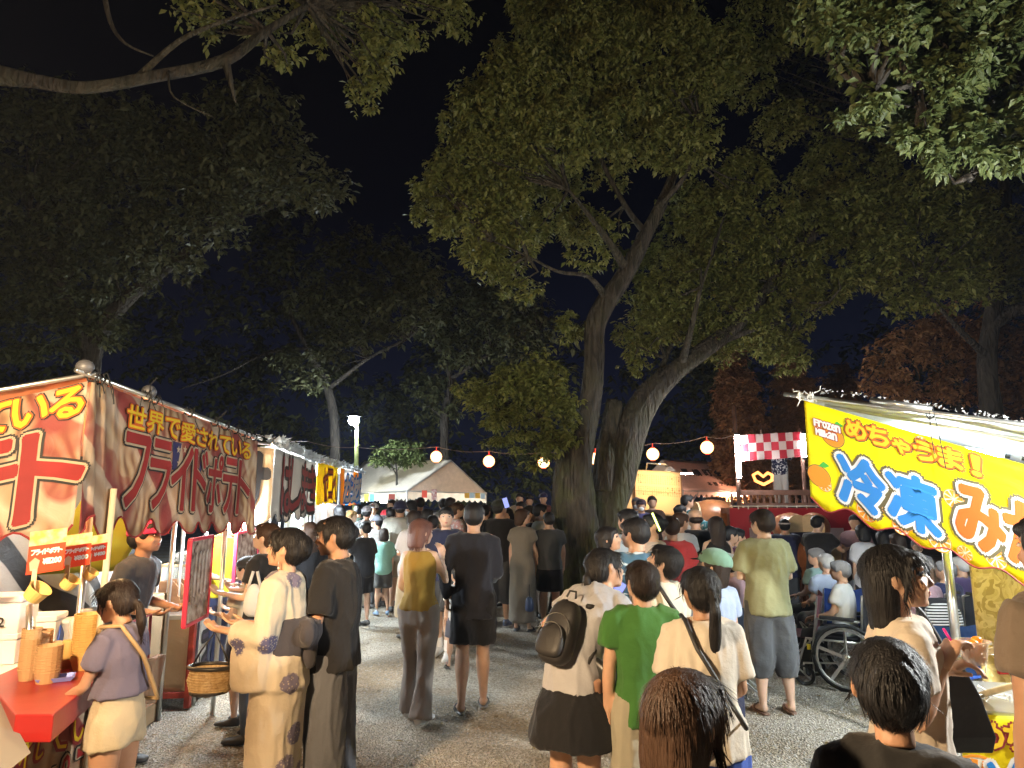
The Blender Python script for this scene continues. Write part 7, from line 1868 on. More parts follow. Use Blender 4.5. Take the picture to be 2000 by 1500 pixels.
# seated
def seated(lb, px, Y, H, yaw, topc, hairc, **k):
    q = at_y(px, 1150, Y); return person(lb, (q.x, Y), H, yaw, top=('tee',) + topc, bottom=('trousers', 'dk', DGREY), hair=('short', hairc), legs=('sit', 'sit'), arms=('lap', 'lap'), seat=.50, lod=1, **k)
wc_p = at_y(1640, 1150, 7.45)
seated('elderly person with dark grey hair and white shirt sitting in the nearest wheelchair', 1645, 7.3, 1.50, 48, ('white_shirt', (.55, .57, .57)), 'grey', head=(10, 0, 0))
seated('elderly person with silver hair in pale blue seated left of the nearest wheelchair', 1618, 8.2, 1.52, 12, ('pale_blue2', (.36, .42, .55)), 'silver')
seated('elderly man with black and grey hair in a teal shirt seated farthest left', 1600, 8.9, 1.56, 30, ('teal_shirt', (.22, .36, .36)), 'grey', head=(25, 0, 0))
seated('seated person in pink behind the black and white striped bag', 1800, 7.2, 1.50, 5, ('pink_shirt', (.40, .26, .30)), 'black')
seated('seated person in navy beside the aluminium pole of the mikan stall', 1848, 7.4, 1.48, 15, ('navy_shirt', (.03, .035, .09)), 'grey', head=(20, -10, 0))
seated('seated person with silver hair at the edge of the chipboard sheet', 1882, 7.9, 1.5, 20, ('violet_shirt', (.10, .07, .16)), 'silver')
# ---- left row
P_('vendor in a pink cap and dark shirt bending over the fried potato stall', 258, 1050, 5.05, -92, H=1.66, top=('tee', 'charcoal_tee', (.05, .055, .065)), bottom=('trousers', 'black_t', K_), hair=('short', 'black'), tone='tan', hat=('cap', (.62, .03, .12), 'pink'), lod=1, lean=16, arms=('hold', 'hold'), face=True, head=(0, -22, 0))
P_('vendor in a bright yellow tee leaning to the right under the brightest bulb', 428, 1000, 7.0, -112, H=1.74, top=('tee', 'yellow_tee', (.62, .52, .02)), bottom=('trousers', 'navy_t', NAVY), hair=('short', 'black'), tone='tan', lod=1, lean=22, arms=('holdlow', 'hold'), bulk=1.1)
P_('young woman with tied light brown hair in a black top holding a white plastic bag', 520, 1020, 5.6, 80, top=('tee', 'black_tee', K_), bottom=('trousers', 'jeans_t', (.06, .09, .16)), hair=('lowtail', 'brown'), tone='light', sex='f', lod=1, arms=('hold', 'hold'), face=True, head=(0, -12, 0))
P_('child in a black cap holding a red and white paper cup at the hashimaki counter', 486, 1088, 6.0, 75, top=('tee', 'cream_tee', (.62, .56, .44)), bottom=('shorts', 'navy_s', NAVY), hair=('short', 'black'), hat=('backcap', (.03, .035, .04), 'blackcap'), lod=1, arms=('hold', 'hold'), tone='light')
P_('woman with long dark brown hair and black clothes behind the yukata woman', 606, 1019, 7.2, 38, top=('tee', 'black_tee', K_), bottom=('shorts', 'black_shorts', K_), hair=('long', 'brown'), sex='f', lod=1, shoetype='sandal', shoe=(.02, .02, .02))
P_('child in a blue and yellow yukata between the young man and the long-haired woman', 625, 1075, 8.0, 60, top=('kimono', 'blue_yukata', (.03, .04, .30), 'print'), bottom=('none', '', W_), hair=('bun', 'black'), sex='f', lod=1)
P_('boy in a black tee and black shorts eating an ice cream cone', 714, 1019, 10.6, 55, top=('bigtee', 'black_tee', K_), bottom=('shorts', 'black_shorts', K_), hair=('short', 'black'), tone='light', lod=1, arms=('mouth', 'down'), legs=('stand', 'stand'))
P_('child in a mint green tee and grey shorts with bobbed hair', 750, 1031, 11.6, 20, top=('bigtee', 'mint_tee', (.26, .50, .42)), bottom=('shorts', 'grey_s2', (.09, .09, .09)), hair=('bob', 'dbrown'), lod=1, legs=('stand', 'rear2'), shoe=(.2, .3, .45))
P_('child in a grey cap, face mask and white print tee beside the mint one', 737, 1007, 12.4, 60, top=('tee', 'white_print', W_, 'print'), bottom=('trousers', 'dk', DGREY), hair=('short', 'black'), hat=('cap', (.12, .13, .16), 'greycap'), mask=True, lod=1, arms=('hold', 'hold'))
P_('blond woman in black eating beneath the multicoloured banner', 686, 996, 12.6, -100, top=('tee', 'black_tee', K_), bottom=('trousers', 'dk', DGREY), hair=('bob', 'blond'), sex='f', lod=1, arms=('mouth', 'hold'), tone='light')
P_('man in a grey cap seen from behind below the drink posters', 717, 989, 13.4, 0, top=('tee', 'grey_tee', GREY), bottom=('trousers', 'dk', DGREY), hair=('short', 'black'), hat=('backcap', (.20, .19, .20), 'greyback'), lod=1)
P_('person wearing a red and white cap under the maroon poster', 755, 996, 13.2, -40, top=('tee', 'white_tee', W_), bottom=('trousers', 'dk', DGREY), hair=('short', 'grey'), hat=('cap', (.65, .04, .06), 'redcap'), lod=1)
P_('big man in a dark bucket hat and stone grey tee seen from behind', 782, 978, 11.9, 5, top=('bigtee', 'stone_tee', (.33, .32, .28)), bottom=('shorts', 'khaki_s', (.25, .22, .17)), hair=('short', 'black'), hat=('bucket', (.02, .02, .05), 'inkhat'), lod=1, bulk=1.25)
P_('person in a white top with long dark hair partly hidden by the pink-haired woman', 808, 996, 9.6, 25, top=('bigtee', 'white_tee2', (.55, .53, .55)), bottom=('midi', 'khaki_skirt', KHAKI), hair=('long', 'dbrown'), sex='f', lod=1, arms=('hold', 'hold'))
P_('woman with black hair and pale face looking left under the tent gable', 804, 976, 14.6, 80, top=('tee', 'black_tee', K_), bottom=('trousers', 'dk', DGREY), hair=('bob', 'black'), sex='f', lod=2, face=False)
P_('black-haired man right below the red notice of the cream tent', 821, 971, 15.2, 20, top=('tee', 'dk_tee', (.04, .04, .05)), bottom=('trousers', 'dk', DGREY), hair=('short', 'black'), lod=2)
P_('dark-haired person left of the walking man in navy, head slightly lower', 834, 993, 11.0, -20, top=('tee', 'dk_tee', (.04, .04, .05)), bottom=('trousers', 'dk', DGREY), hair=('short', 'black'), lod=2)
P_('child with black hair between the pink-haired woman and the walking man', 845, 1006, 10.0, 10, top=('tee', 'dk_tee', (.04, .04, .05)), bottom=('shorts', 'dk', DGREY), hair=('short', 'black'), lod=2)
P_('man with tousled black hair under the pale notice, left of two', 866, 973, 15.0, 10, top=('tee', 'grey_tee', GREY), bottom=('trousers', 'dk', DGREY), hair=('short', 'black'), lod=2)
P_('man with tousled black hair under the tent gable, right of two', 879, 971, 14.6, -30, top=('tee', 'olive_dk', (.08, .09, .05)), bottom=('trousers', 'dk', DGREY), hair=('short', 'dbrown'), lod=2)
P_('woman with brown hair in a pink yukata behind the walking man', 893, 981, 11.6, -70, top=('kimono', 'pink_yukata', (.50, .28, .28), 'print'), bottom=('none', '', W_), hair=('bun', 'brown'), sex='f', lod=1, arms=('hold', 'hold'))
P_('person with dark hair right behind the woman in the pink yukata', 904, 987, 12.6, -60, top=('tee', 'dk_tee', (.04, .04, .05)), bottom=('trousers', 'dk', DGREY), hair=('bob', 'black'), sex='f', lod=2)
P_('woman with long black hair near the pole of the farthest stall', 664, 985, 12.0, 30, top=('tee', 'dk_tee', (.04, .04, .05)), bottom=('trousers', 'dk', DGREY), hair=('long', 'black'), sex='f', lod=2)
P_('man in a dark green tee under the colourful banner beside the blond woman', 700, 985, 14.4, 15, top=('tee', 'dkgreen', (.03, .05, .035)), bottom=('trousers', 'dk', DGREY), hair=('short', 'black'), lod=2)
P_('vendor in black with a white logo standing in the bright tent opening', 765, 975, 16.4, 160, z0=.05, top=('tee', 'black_tee', K_), bottom=('trousers', 'dk', DGREY), hair=('short', 'dbrown'), lod=2)
P_('person in black left of the big man in the bucket hat', 764, 990, 12.6, 0, top=('tee', 'black_tee', K_), bottom=('shorts', 'dk', DGREY), hair=('short', 'black'), lod=2)
P_('woman in a white visor and pale clothes under the bright tent opening', 730, 983, 15.0, 170, top=('tee', 'white_tee', W_), bottom=('trousers', 'dk', DGREY), hair=('short', 'brown'), hat=('cap', (.6, .6, .6), 'whitecap'), sex='f', lod=2)
for k, (px, py, c, lb) in enumerate(((1015, 963, (.35, .28, .2), 'man with a pale vest standing high on the dark steps'), (1034, 968, (.10, .03, .03), 'person with a white fan on the dark steps, middle of three'), (1061, 963, (.12, .04, .03), 'man in a cap saluting on the dark steps beside the trunk'))):
    P_(lb, px, py, 15.0, 178, z0=.35, top=('tee', 'far%d' % k, c), bottom=('trousers', 'dk', DGREY), hair=('short', 'black'), lod=2, arms=('down', 'hold'), hat=('cap', (.03, .03, .08), 'inkcap') if k == 2 else None)
P_('person in a dark brown top in front of the man with the pale vest', 1018, 979, 13.6, 150, top=('tee', 'brown_dk', (.06, .035, .025)), bottom=('trousers', 'dk', DGREY), hair=('short', 'black'), lod=2)
P_('person with reddish face in the dark right of the tall man filming', 992, 992, 12.6, 140, top=('tee', 'rust_tee', (.25, .09, .04)), bottom=('trousers', 'dk', DGREY), hair=('bob', 'black'), sex='f', lod=2)
P_('person in black between the man in black and the cream tent corner', 948, 985, 12.2, -20, top=('tee', 'black_tee', K_), bottom=('trousers', 'dk', DGREY), hair=('short', 'black'), lod=2)
for k, (px, Y, zz, w, h) in enumerate(((1040, 15.2, .17, 3.6, .34),)):
    q = at_y(px, 990, Y); o = MB().box((q.x, q.y + .5, .17), (2.6, 1.4, .34)).build('steps', mat('dark_stone', (.08, .075, .07), rough=.9, bump=(10, .3)), None, bevel=.02); tag(o, 'low dark stone step under the onlookers left of the trunk', 'step')
run_tasks()
# ================================================================== THINGS PEOPLE CARRY AND SIT ON
m_blk = mat('black_nylon', (.018, .017, .018), rough=.55, bump=(30, .3))
m_leather = mat('black_leather', (.02, .02, .02), rough=.35)
def lw(P, v): return P.root.matrix_basis @ Vector(v)
def thing(name, loc, label, cat, group=None): return empty(name, loc, label, cat, group)
def strap_pts(P, sgn, yo=.085, z0=.285, z1=.04, w=.1):
    """diagonal strap: over the shoulder on side sgn, down to the opposite hip, front and back"""
    B = P.B; out = []
    for y, zs in ((1, np.linspace(0, 1, 7)), (-1, np.linspace(1, 0, 7))):
        for t in zs:
            z = z0 + (z1 - z0) * t; x = sgn * (.055 - .145 * t); c, R = P.T(z)
            out.append(c + R @ Vector((x * B, y * (yo * (.35 + .65 * math.sin(min(1, t * 3 + .05) * PI / 2)) + .008) * B, (.03 if t == 0 else 0) * B)))
    return [lw(P, p) for p in out + out[:1]]
def strap(P, sgn, w, m, label, cat='strap', **k):
    t = MB(); pts = strap_pts(P, sgn, **k)
    for a, b in zip(pts[:-1], pts[1:]): t.bar(a, b, .004, w, up=Vector((b - a)).cross(Vector((0, 0, 1)) if abs((b - a).normalized().z) < .9 else Vector((0, 1, 0))))
    mb = MB().tube(pts, w * .5, 6); 
    return mb
def soft_box(c, size, R, ex=3.2, n=20, m=10, taper=.85):
    mb = MB(); vs_ = []; fs = []
    for i in range(m + 1):
        t = -PI / 2 + PI * i / m; cz, sz_ = abs(math.cos(t)) ** (2 / ex), math.copysign(abs(math.sin(t)) ** (2 / ex), math.sin(t))
        tp = 1 - (1 - taper) * (sz_ + 1) / 2
        for k in range(n):
            a = 2 * PI * k / n; ca, sa = math.cos(a), math.sin(a)
            x = math.copysign(abs(ca) ** (2 / ex), ca) * cz * tp; y = math.copysign(abs(sa) ** (2 / ex), sa) * cz * tp
            vs_.append(Vector(c) + R @ Vector((x * size[0], y * size[1], sz_ * size[2])))
    for i in range(m):
        for k in range(n): k2 = (k + 1) % n; fs.append((i * n + k, i * n + k2, (i + 1) * n + k2, (i + 1) * n + k))
    return mb.add(vs_, fs)
M3 = lambda P: P.root.matrix_basis.to_3x3()
# backpack on the bending girl
c_, R_ = bend.T(.12); RW = M3(bend) @ R_; cw = lw(bend, c_ + R_ @ Vector((-.01, -.108 * bend.B, -.02)))
bp_ = thing('backpack', cw, 'black backpack with pale zips on the back of the bending girl', 'backpack')
soft_box(cw, (.105, .062, .165), RW).build('bag_body', m_blk, bp_, smooth=True)
soft_box(cw + RW @ Vector((0, -.055, -.06)), (.088, .032, .082), RW).build('front_pocket', m_blk, bp_, smooth=True)
for zz, r1, r2 in ((.03, .098, .10), (-.0, .080, .075)):
    MB().tube([cw + RW @ Vector((math.cos(a) * r1, -.062 - (.024 if r1 < .09 else 0), zz - .05 + math.sin(a) * r2)) for a in np.linspace(.1, PI - .1, 12)], .0022, 5).build('zip', m_steel, bp_)
for s_ in (-1, 1): MB().tube([cw + RW @ Vector((s_ * .08, .05, .17)), cw + RW @ Vector((s_ * .10, .14, .20)), cw + RW @ Vector((s_ * .12, .2, .1)), cw + RW @ Vector((s_ * .13, .12, -.1))], .014, 6).build('shoulder_strap', m_blk, bp_, smooth=True)
MB().tube([cw + RW @ Vector((-.03, .0, .185)), cw + RW @ Vector((-.02, 0, .22)), cw + RW @ Vector((.02, 0, .22)), cw + RW @ Vector((.03, 0, .185))], .006, 6).build('grab_loop', m_blk, bp_)
# pouch and bottle bag hanging from her right hand
h = bend.hand[1] + Vector((0, 0, -.03))
t = thing('pouch', h, 'small red pouch with a white heart hanging beside the black skirt', 'pouch')
MB().box(h + Vector((.0, 0, -.17)), (.075, .02, .12), rz=.3).build('body', mat('pouch_red', (.40, .02, .03), rough=.6), t, bevel=.006)
mb = MB(); hp_ = h + Vector((.0, -.014, -.19)); hrt = [(0, -.022), (.022, .002), (.016, .016), (0, .008), (-.016, .016), (-.022, .002)]
mb.add([hp_ + Matrix.Rotation(.3, 3, 'Z') @ Vector((a, 0, b)) for a, b in hrt] + [hp_ + Matrix.Rotation(.3, 3, 'Z') @ Vector((a, .006, b)) for a, b in hrt], [tuple(range(6))[::-1], tuple(range(6, 12))] + [(i, (i + 1) % 6, 6 + (i + 1) % 6, 6 + i) for i in range(6)]); mb.build('heart', m_white, t)
MB().tube([h, h + Vector((.03, 0, -.06)), h + Vector((.0, 0, -.12))], .004, 5).tube([h, h + Vector((-.02, 0, -.06)), h + Vector((-.005, 0, -.12))], .004, 5).build('cord', m_string, t)
t = thing('bottle_bag', h + Vector((.09, .05, -.3)), 'black padded bottle bag hanging between the bending girl and the green tee boy', 'bag')
soft_box(h + Vector((.09, .05, -.28)), (.055, .05, .14), Matrix.Rotation(-.25, 3, 'Y')).build('body', m_leather, t, smooth=True); MB().tube([h + Vector((.07, .05, -.15)), h + Vector((.02, .02, .0))], .005, 5).build('strap', m_blk, t)
# straps
for P, sg, w, m, lb in ((ptg, -1, .02, m_blk, 'black bag strap across the back of the ponytail girl'), (creamb, -1, .028, m_blk, 'broad black bag strap over the shoulder of the cream tee boy')):
    o = strap(P, sg, w, m, lb, yo=.098).build('bag_strap', m, None, smooth=True); tag(o, lb, 'strap')
# crossbody bag of the bending girl (shiny)
cb_ = lw(bend, bend.T(.05)[0] + Vector((.14, .0, -.02))); t = thing('handbag', cb_, 'shiny black and silver crossbody bag at the hip of the bending girl', 'handbag')
soft_box(cb_, (.09, .03, .05), M3(bend) @ Matrix.Rotation(.5, 3, 'Y')).build('body', m_leather, t, smooth=True)
# basket bag of the yukata woman
h = kim.hand[0] + Vector((-.0, -.0, -.02)); b0 = h + Vector((.0, -.02, -.29))
t = thing('basket_bag', b0, 'oval woven basket bag with dark rim hanging from the yukata woman\'s hand', 'basket')
m_wick = mat('wicker', (.48, .36, .19), rough=.8, col2=(.30, .20, .09), var_scale=60, bump=(90, .6))
mb = MB()
for k in range(9):
    z = k * .013; r = 1 - .12 * abs(k - 4) / 4
    mb.tube([b0 + Vector((math.cos(a) * .115 * r, math.sin(a) * .075 * r, z)) for a in np.linspace(0, 2 * PI, 25)], .0085, 6)
mb.build('weave', m_wick, t, smooth=True)
MB().tube([b0 + Vector((math.cos(a) * .118, math.sin(a) * .078, .118)) for a in np.linspace(0, 2 * PI, 25)], .011, 6).build('rim', m_leather, t, smooth=True)
MB().lathe([(.001, -.012), (.1, -.012), (.1, .0)], c=b0, n=20).build('bottom', m_leather, t)
MB().tube([b0 + Vector((-.1, 0, .12)), b0 + Vector((-.06, 0, .2)), h, b0 + Vector((.06, 0, .2)), b0 + Vector((.1, 0, .12))], .005, 6).build('handle', m_leather, t, smooth=True)
# earrings and hair comb
for P, lb in ((kim, 'silver drop earring of the yukata woman'),):
    q = P.head + Vector((-.02, -.078, -.07)); o = MB().tube([q, q + Vector((0, 0, -.035))], .003, 6).ell(q + Vector((0, 0, -.04)), (.006, .006, .008)).build('earring', m_steel, None, smooth=True); tag(o, lb, 'earring')
# plastic carrier bag
q = at_y(497, 1140, 5.35); t = thing('carrier_bag', q, 'white plastic carrier bag hanging in front of the woman in black', 'plastic bag')
m_bag = mat('white_bag', (.74, .75, .76), rough=.4, trans=.4, bump=(14, .6))
soft_box(q + Vector((0, 0, -.12)), (.085, .05, .12), Matrix.Rotation(.2, 3, 'Z'), ex=2.4, taper=.6).build('body', m_bag, t, smooth=True)
MB().tube([q + Vector((-.05, 0, -.04)), q + Vector((-.015, 0, .09))], .012, 5).tube([q + Vector((.05, 0, -.04)), q + Vector((.015, 0, .09))], .012, 5).build('handle', m_bag, t, smooth=True)
def paper_cup(c, r, h_, m, label, name='paper_cup', band=None, tilt=None):
    t = thing(name, c, label, 'cup'); MB().lathe([(r * .72, 0), (r, h_), (r * 1.06, h_), (r * 1.06, h_ + .006), (r * .94, h_ + .004), (r * .68, .004)], c=c, n=20).build('cup', m, t, smooth=False)
    if band: MB().lathe([(r * .93, h_ * .7), (r * 1.02, h_ * .92)], c=c, n=20, close=False).build('band', band, t)
    return t
q = at_y(455, 1168, 5.85); t = paper_cup(q, .042, .11, m_white, 'white paper cup with a red rim held by the child in the black cap', band=m_redpaint)
q = yman.hand[0] + Vector((-.02, .01, -.03)); t = paper_cup(q, .03, .10, m_cup2, 'tall cup of fried snack in the hand of the young man in black')
for k in range(6): MB().tube([q + Vector((random.uniform(-.015, .015), random.uniform(-.015, .015), .06)), q + Vector((random.uniform(-.03, .03), random.uniform(-.03, .03), .16))], .006, 5).build('fried_stick', m_cup, t)
# mikan cup
q = (eat.hand[0] + Vector((0.03, -.01, .0))); t = thing('mikan_cup', q, 'clear plastic cup of frozen orange pieces held by the woman on the right', 'cup')
MB().lathe([(.036, 0), (.048, .07), (.058, .072), (.058, .078), (.047, .078), (.034, .004)], c=q, n=24).build('cup', mat('clear_cup', (.8, .75, .68), rough=.08, alpha=.35), t, smooth=False)
for k in range(9):
    a = k * 2.4; MB().ell(q + Vector((math.cos(a) * .02, math.sin(a) * .02, .015 + .008 * k)), (.019, .014, .013), 10, 6).build('mikan_piece', mat('mikan_flesh', (.85, .32, .03), rough=.3), t, smooth=True)
sp_ = eat.hand[1]; o = MB().tube([q + Vector((0, 0, .05)), sp_, sp_ + (sp_ - q).normalized() * .06 + Vector((0, 0, .02))], .0045, 6).build('spoon', mat('pink_plastic', (.85, .03, .35), rough=.3), None, smooth=True); tag(o, 'bright pink plastic spoon in the hand over the mikan cup', 'spoon')
# tote bag
q = at_y(1832, 1300, 2.75); t = thing('tote_bag', q, 'black tote bag hanging on the right side of the woman eating mikan', 'bag')
mb = MB(); V_ = []
for z, w, d in ((-.30, .10, .03), (-.24, .12, .045), (-.1, .105, .045), (.02, .08, .025)):
    V_ += [q + Vector((x * w + z * -.18, y * d, z)) for x, y in ((-1, -1), (1, -1), (1, 1), (-1, 1))]
mb.add(V_, [(3, 2, 1, 0), (12, 13, 14, 15)] + [(4 * i + k, 4 * i + (k + 1) % 4, 4 * i + 4 + (k + 1) % 4, 4 * i + 4 + k) for i in range(3) for k in range(4)]); mb.build('body', m_blk, t, bevel=.006)
MB().tube([q + Vector((-.06, 0, .01)), q + Vector((-.10, .0, .18)), q + Vector((-.14, .02, .3))], .008, 6).build('strap', m_blk, t); MB().tube([q + Vector((.06, 0, .01)), q + Vector((-.03, .0, .18)), q + Vector((-.12, .02, .3))], .008, 6).build('strap', m_blk, t)
def phone(c, R, label, on=True):
    t = thing('smartphone', c, label, 'smartphone'); MB().box(c, (.075, .009, .155), rot=R).build('body', m_leather, t, bevel=.004)
    MB().box(c + R @ Vector((0, -.0055, 0)), (.068, .001, .145), rot=R).build('screen', emis('phone_screen', (.35, .40, .95), .28), t)
q = at_y(1202, 1140, 4.95); phone(q, Matrix.Rotation(-1.0, 3, 'Y') @ Matrix.Rotation(-.35, 3, 'X'), 'smartphone with a lit lilac screen held low by the man in the wave shirt')
q = at_y(988, 982, 10.2); phone(q, Matrix.Rotation(-.3, 3, 'Y'), 'smartphone held up by the tall man in the cap')
# ice cream, light stick, small bags
q = at_y(690, 1040, 10.4); t = thing('ice_cream', q, 'soft ice cream cone held by the boy in the black tee', 'ice cream')
MB().lathe([(.004, -.1), (.028, 0)], c=q, n=12).build('cone', m_card, t, smooth=True)
MB().ell(q + Vector((0, 0, .02)), (.035, .035, .03)).ell(q + Vector((0, 0, .055)), (.022, .022, .028)).build('ice', m_white, t, smooth=True)
q = at_y(1274, 1002, 6.8); o = MB().tube([q, q + Vector((.07, 0, -.17))], .010, 8).build('light_stick', emis('stick_glow', (.75, 1, .2), 1.1), None); tag(o, 'glowing yellow-green light stick held over the bun of the woman', 'light stick')
q = at_y(876, 1105, 8.1); o = soft_box(q, (.05, .03, .045), Matrix.Identity(3)).build('pouch', m_redpaint, None, smooth=True); tag(o, 'small red drawstring bag in the hand of the walking man in navy', 'pouch')
q = at_y(1034, 1180, 9.9); t = thing('handbag', q, 'navy blue handbag hanging beside the long grey-brown dress', 'handbag')
soft_box(q, (.07, .09, .10), Matrix.Identity(3), taper=.7).build('body', mat('blue_leather', (.04, .07, .16), rough=.45), t, smooth=True); MB().tube([q + Vector((0, -.04, .09)), q + Vector((0, 0, .26)), q + Vector((0, .04, .09))], .008, 6).build('handle', m_leather, t)
q = at_y(296, 1330, 3.95); t = thing('clear_bag', q, 'see-through bag with pink edges hanging at the hip of the counter girl', 'bag')
MB().box(q, (.05, .12, .26), rot=Matrix.Rotation(.15, 3, 'Y')).build('body', mat('clear_pvc', (.75, .6, .58), rough=.15, alpha=.45), t, bevel=.01); MB().tube([q + Vector((0, -.06, .13)), q + Vector((-.02, -.03, .35)), lw(girl, girl.sh + Vector((.0, .0, .03)))], .008, 6).build('strap', mat('pink_strap', (.5, .12, .16), rough=.5), t)
o = MB().tube(strap_pts(girl, -1, yo=.082), .011, 6).build('bag_strap', mat('tan_strap', (.38, .26, .13), rough=.7), None, smooth=True); tag(o, 'tan strap across the back of the girl at the counter', 'strap')
# ---------------------------------------------------------------- wheelchairs
m_rub = mat('black_rubber', (.018, .018, .018), rough=.8)
def wheelchair(c, yaw, label, seatc=(.02, .02, .025)):
    R = Matrix.Rotation(math.radians(yaw), 3, 'Z'); L = lambda x, y, z: Vector(c) + R @ Vector((x, y, z))
    t = empty('wheelchair', c, label, 'wheelchair', 'wheelchairs before the stage')
    for s_ in (-1, 1):
        w = MB(); r = .30; n = 28
        MB().tube([L(s_ * .29, -.05 + r * math.cos(a), r + r * math.sin(a)) for a in np.linspace(0, 2 * PI, n + 1)], .018, 8).build('tyre', m_rub, t, smooth=True)
        rim = MB().tube([L(s_ * .29, -.05 + (r - .025) * math.cos(a), r + (r - .025) * math.sin(a)) for a in np.linspace(0, 2 * PI, n + 1)], .009, 6)
        rim.tube([L(s_ * .325, -.05 + (r - .04) * math.cos(a), r + (r - .04) * math.sin(a)) for a in np.linspace(0, 2 * PI, n + 1)], .008, 6)
        for k in range(5):
            a = k * 2 * PI / 5 + .3; rim.bar(L(s_ * .29, -.05, r), L(s_ * .29, -.05 + (r - .03) * math.cos(a), r + (r - .03) * math.sin(a)), .014, .03)
        rim.ell(L(s_ * .30, -.05, r), (.035, .045, .045), R=R)
        rim.build('wheel_rim', m_steel, t, smooth=False)
        MB().tube([L(s_ * .24, .36 + .085 * math.cos(a), .085 + .085 * math.sin(a)) for a in np.linspace(0, 2 * PI, 17)], .016, 6).build('caster', m_rub, t, smooth=True)
        f = MB().tube([L(s_ * .24, -.18, .40), L(s_ * .24, -.22, .88), L(s_ * .24, -.34, .92)], .013, 8).tube([L(s_ * .24, -.2, .44), L(s_ * .24, .32, .44), L(s_ * .24, .42, .16), L(s_ * .16, .50, .10)], .013, 8)
        f.tube([L(s_ * .25, -.18, .64), L(s_ * .25, .2, .64), L(s_ * .25, .25, .44)], .012, 8).tube([L(s_ * .24, -.18, .40), L(s_ * .24, -.1, .25), L(s_ * .24, .36, .2), L(s_ * .24, .36, .1)], .012, 8)
        f.build('frame', m_steel, t, smooth=True)
        MB().box(L(s_ * .25, .02, .655), (.055, .32, .03), rz=math.radians(yaw)).build('armrest', m_blk, t, bevel=.008)
        MB().tube([L(s_ * .24, -.28, .915), L(s_ * .24, -.40, .92)], .017, 8).build('handle', m_rub, t, smooth=True)
        MB().box(L(s_ * .11, .50, .09), (.14, .12, .015), rz=math.radians(yaw)).build('footrest', m_blk, t, bevel=.004)
        MB().box(L(s_ * .245, .30, .36), (.03, .03, .05), rz=math.radians(yaw)).build('brake', mat('yellow_part', (.7, .5, .03), rough=.4), t)
    MB().box(L(0, .06, .455), (.46, .42, .03), rz=math.radians(yaw)).build('seat', mat('chair_cloth', seatc, rough=.8), t, bevel=.008)
    MB().box(L(0, -.21, .68), (.46, .02, .38), rz=math.radians(yaw)).build('backrest', mat('chair_cloth', seatc, rough=.8), t, bevel=.006)
    return t
q = at_y(1640, 1150, 7.3); wheelchair((q.x, 7.26, 0), 55, 'nearest wheelchair, with big spoked wheel and yellow parts, under the white shirt')
q = at_y(1848, 1150, 7.4); wheelchair((q.x, 7.36, 0), 10, 'wheelchair beside the aluminium pole, carrying the person in navy')
q = at_y(1800, 1150, 7.2); wheelchair((q.x, 7.16, 0), 5, 'wheelchair with the black and white striped bag on its back')
b_ = thing('striped_bag', (q.x - .05, 6.85, .55), 'black and white striped cloth bag hanging on the back of a wheelchair', 'bag'); soft_box(Vector((q.x - .02, 6.86, .66)), (.2, .06, .17), Matrix.Identity(3)).build('body', fabric('bw_stripes', (.02, .02, .02), pat='stripes'), b_, smooth=True)
def camp_chair(c, yaw, label, col, low=False):
    R = Matrix.Rotation(math.radians(yaw), 3, 'Z'); L = lambda x, y, z: Vector(c) + R @ Vector((x, y, z)); t = empty('camp_chair', c, label, 'folding chair', 'folding camp chairs before the stage')
    m = fabric('camp_' + label[:9], col); h_ = .42
    for a, b in (((-.25, -.22, 0), (.25, -.2, h_)), ((.25, -.22, 0), (-.25, -.2, h_)), ((-.25, .22, 0), (.25, .2, h_)), ((.25, .22, 0), (-.25, .2, h_)), ((-.25, -.22, 0), (-.25, .22, h_)), ((-.25, .22, 0), (-.25, -.22, h_)), ((.25, -.22, 0), (.25, .22, h_)), ((.25, .22, 0), (.25, -.22, h_))):
        MB().tube([L(*a), L(*b)], .009, 6).build('leg', m_steel, t)
    MB().tube([L(-.27, -.22, .3), L(-.28, -.3, .85)], .009, 6).build('back_frame', m_steel, t); MB().tube([L(.27, -.22, .3), L(.28, -.3, .85)], .009, 6).build('back_frame', m_steel, t)
    V_ = []; 
    for i in range(7):
        for j in range(5): V_.append(L(-.26 + .52 * i / 6, -.22 + .44 * j / 4, h_ - .04 * math.sin(PI * i / 6) + .02))
    MB().add(V_, [(i * 5 + j, i * 5 + j + 1, i * 5 + j + 6, i * 5 + j + 5) for i in range(6) for j in range(4)]).build('seat', m, t, smooth=True)
    V_ = []
    for i in range(7):
        for j in range(5): V_.append(L(-.27 + .54 * i / 6, -.24 - .06 * j / 4 - .05 * math.sin(PI * i / 6), h_ + .04 + .40 * j / 4 - (.03 * math.sin(PI * i / 6) if j == 4 else 0)))
    MB().add(V_, [(i * 5 + j, i * 5 + j + 1, i * 5 + j + 6, i * 5 + j + 5) for i in range(6) for j in range(4)]).build('backrest', m, t, smooth=True)
q = at_y(1540, 1200, 7.6); camp_chair((q.x, 7.6, 0), 65, 'maroon folding camp chair behind the right arm of the olive man', (.13, .015, .03))
q = at_y(1818, 1230, 5.9); camp_chair((q.x, 5.9, 0), -6, 'blue folding camp chair left of the aluminium pole', (.03, .10, .42))
q = at_y(1618, 1150, 8.2); camp_chair((q.x, 8.2, 0), 12, 'blue edged folding chair under the silver-haired person', (.02, .05, .2))
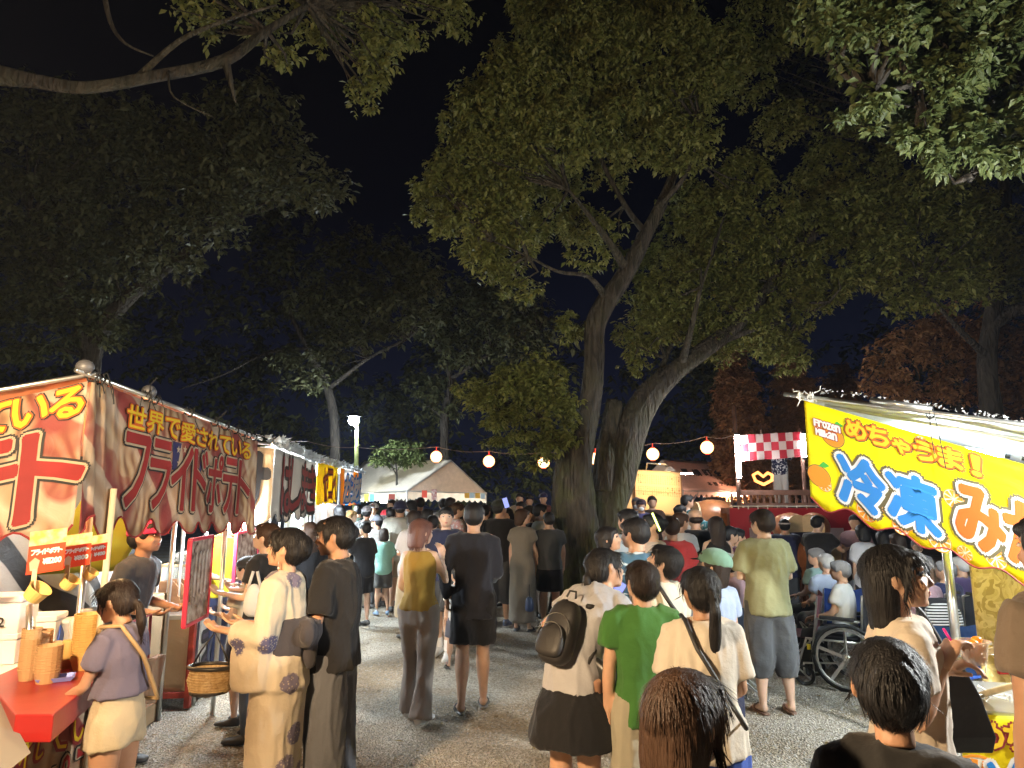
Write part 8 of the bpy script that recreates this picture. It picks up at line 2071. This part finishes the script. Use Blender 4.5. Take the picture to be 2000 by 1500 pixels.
q = at_y(1600, 1150, 8.9); camp_chair((q.x, 8.9, 0), 30, 'dark folding chair farthest left in the seated row', (.02, .02, .025))
q = at_y(1882, 1150, 7.9); camp_chair((q.x, 7.9, 0), 20, 'grey folding chair next to the chipboard sheet', (.10, .10, .11))
q = at_y(1428, 1170, 6.9); camp_chair((q.x, 6.9, 0), -10, 'slate blue folding chair left of the olive man', (.06, .11, .26))

# fallen leaves on the gravel
rg = np.random.default_rng(12); NL = 260
yy = 4.5 + 9 * rg.random(NL); xx = (rg.random(NL) - .5) * 2 * yy * .7; aa = rg.random(NL) * 6.28; ss = .02 + .025 * rg.random(NL)
bx_ = np.array([[-1, 0, .0], [0, -.4, .18], [1, 0, .1], [0, .4, .22]]); VX = bx_[None] * ss[:, None, None]
X_ = VX[..., 0] * np.cos(aa)[:, None] - VX[..., 1] * np.sin(aa)[:, None] + xx[:, None]; Y_ = VX[..., 0] * np.sin(aa)[:, None] + VX[..., 1] * np.cos(aa)[:, None] + yy[:, None]
Z_ = VX[..., 2] + ground_z(xx, yy)[:, None] + .006; k = np.arange(NL) * 4
o = link('fallen_leaves', np_mesh('fallen_leaves', np.stack([X_, Y_, Z_], 2).reshape(-1, 3), np.concatenate([np.stack([k, k + 1, k + 2], 1), np.stack([k, k + 2, k + 3], 1)]), leaf_mat('dry_leaf', (.10, .06, .025), (.26, .19, .06)), smooth=False)); tag(o, 'dry fallen leaves scattered over the gravel', None, kind='stuff')

# ================================================================== HAZE
hz = MB().box((0, 95, 13.5), (304, 315, 30)).build('haze', bpy.data.materials.new('haze_air'))
m = hz.data.materials[0]; m.use_nodes = True; n = m.node_tree.nodes; n.clear()
o = n.new('ShaderNodeOutputMaterial'); v = n.new('ShaderNodeVolumePrincipled'); v.inputs['Density'].default_value = .0005; v.inputs['Color'].default_value = (.62, .74, 1, 1); v.inputs['Anisotropy'].default_value = .25
m.node_tree.links.new(v.outputs[0], o.inputs['Volume']); tag(hz, 'thin bluish haze of cooking smoke hanging over the lit festival square', None, kind='stuff')
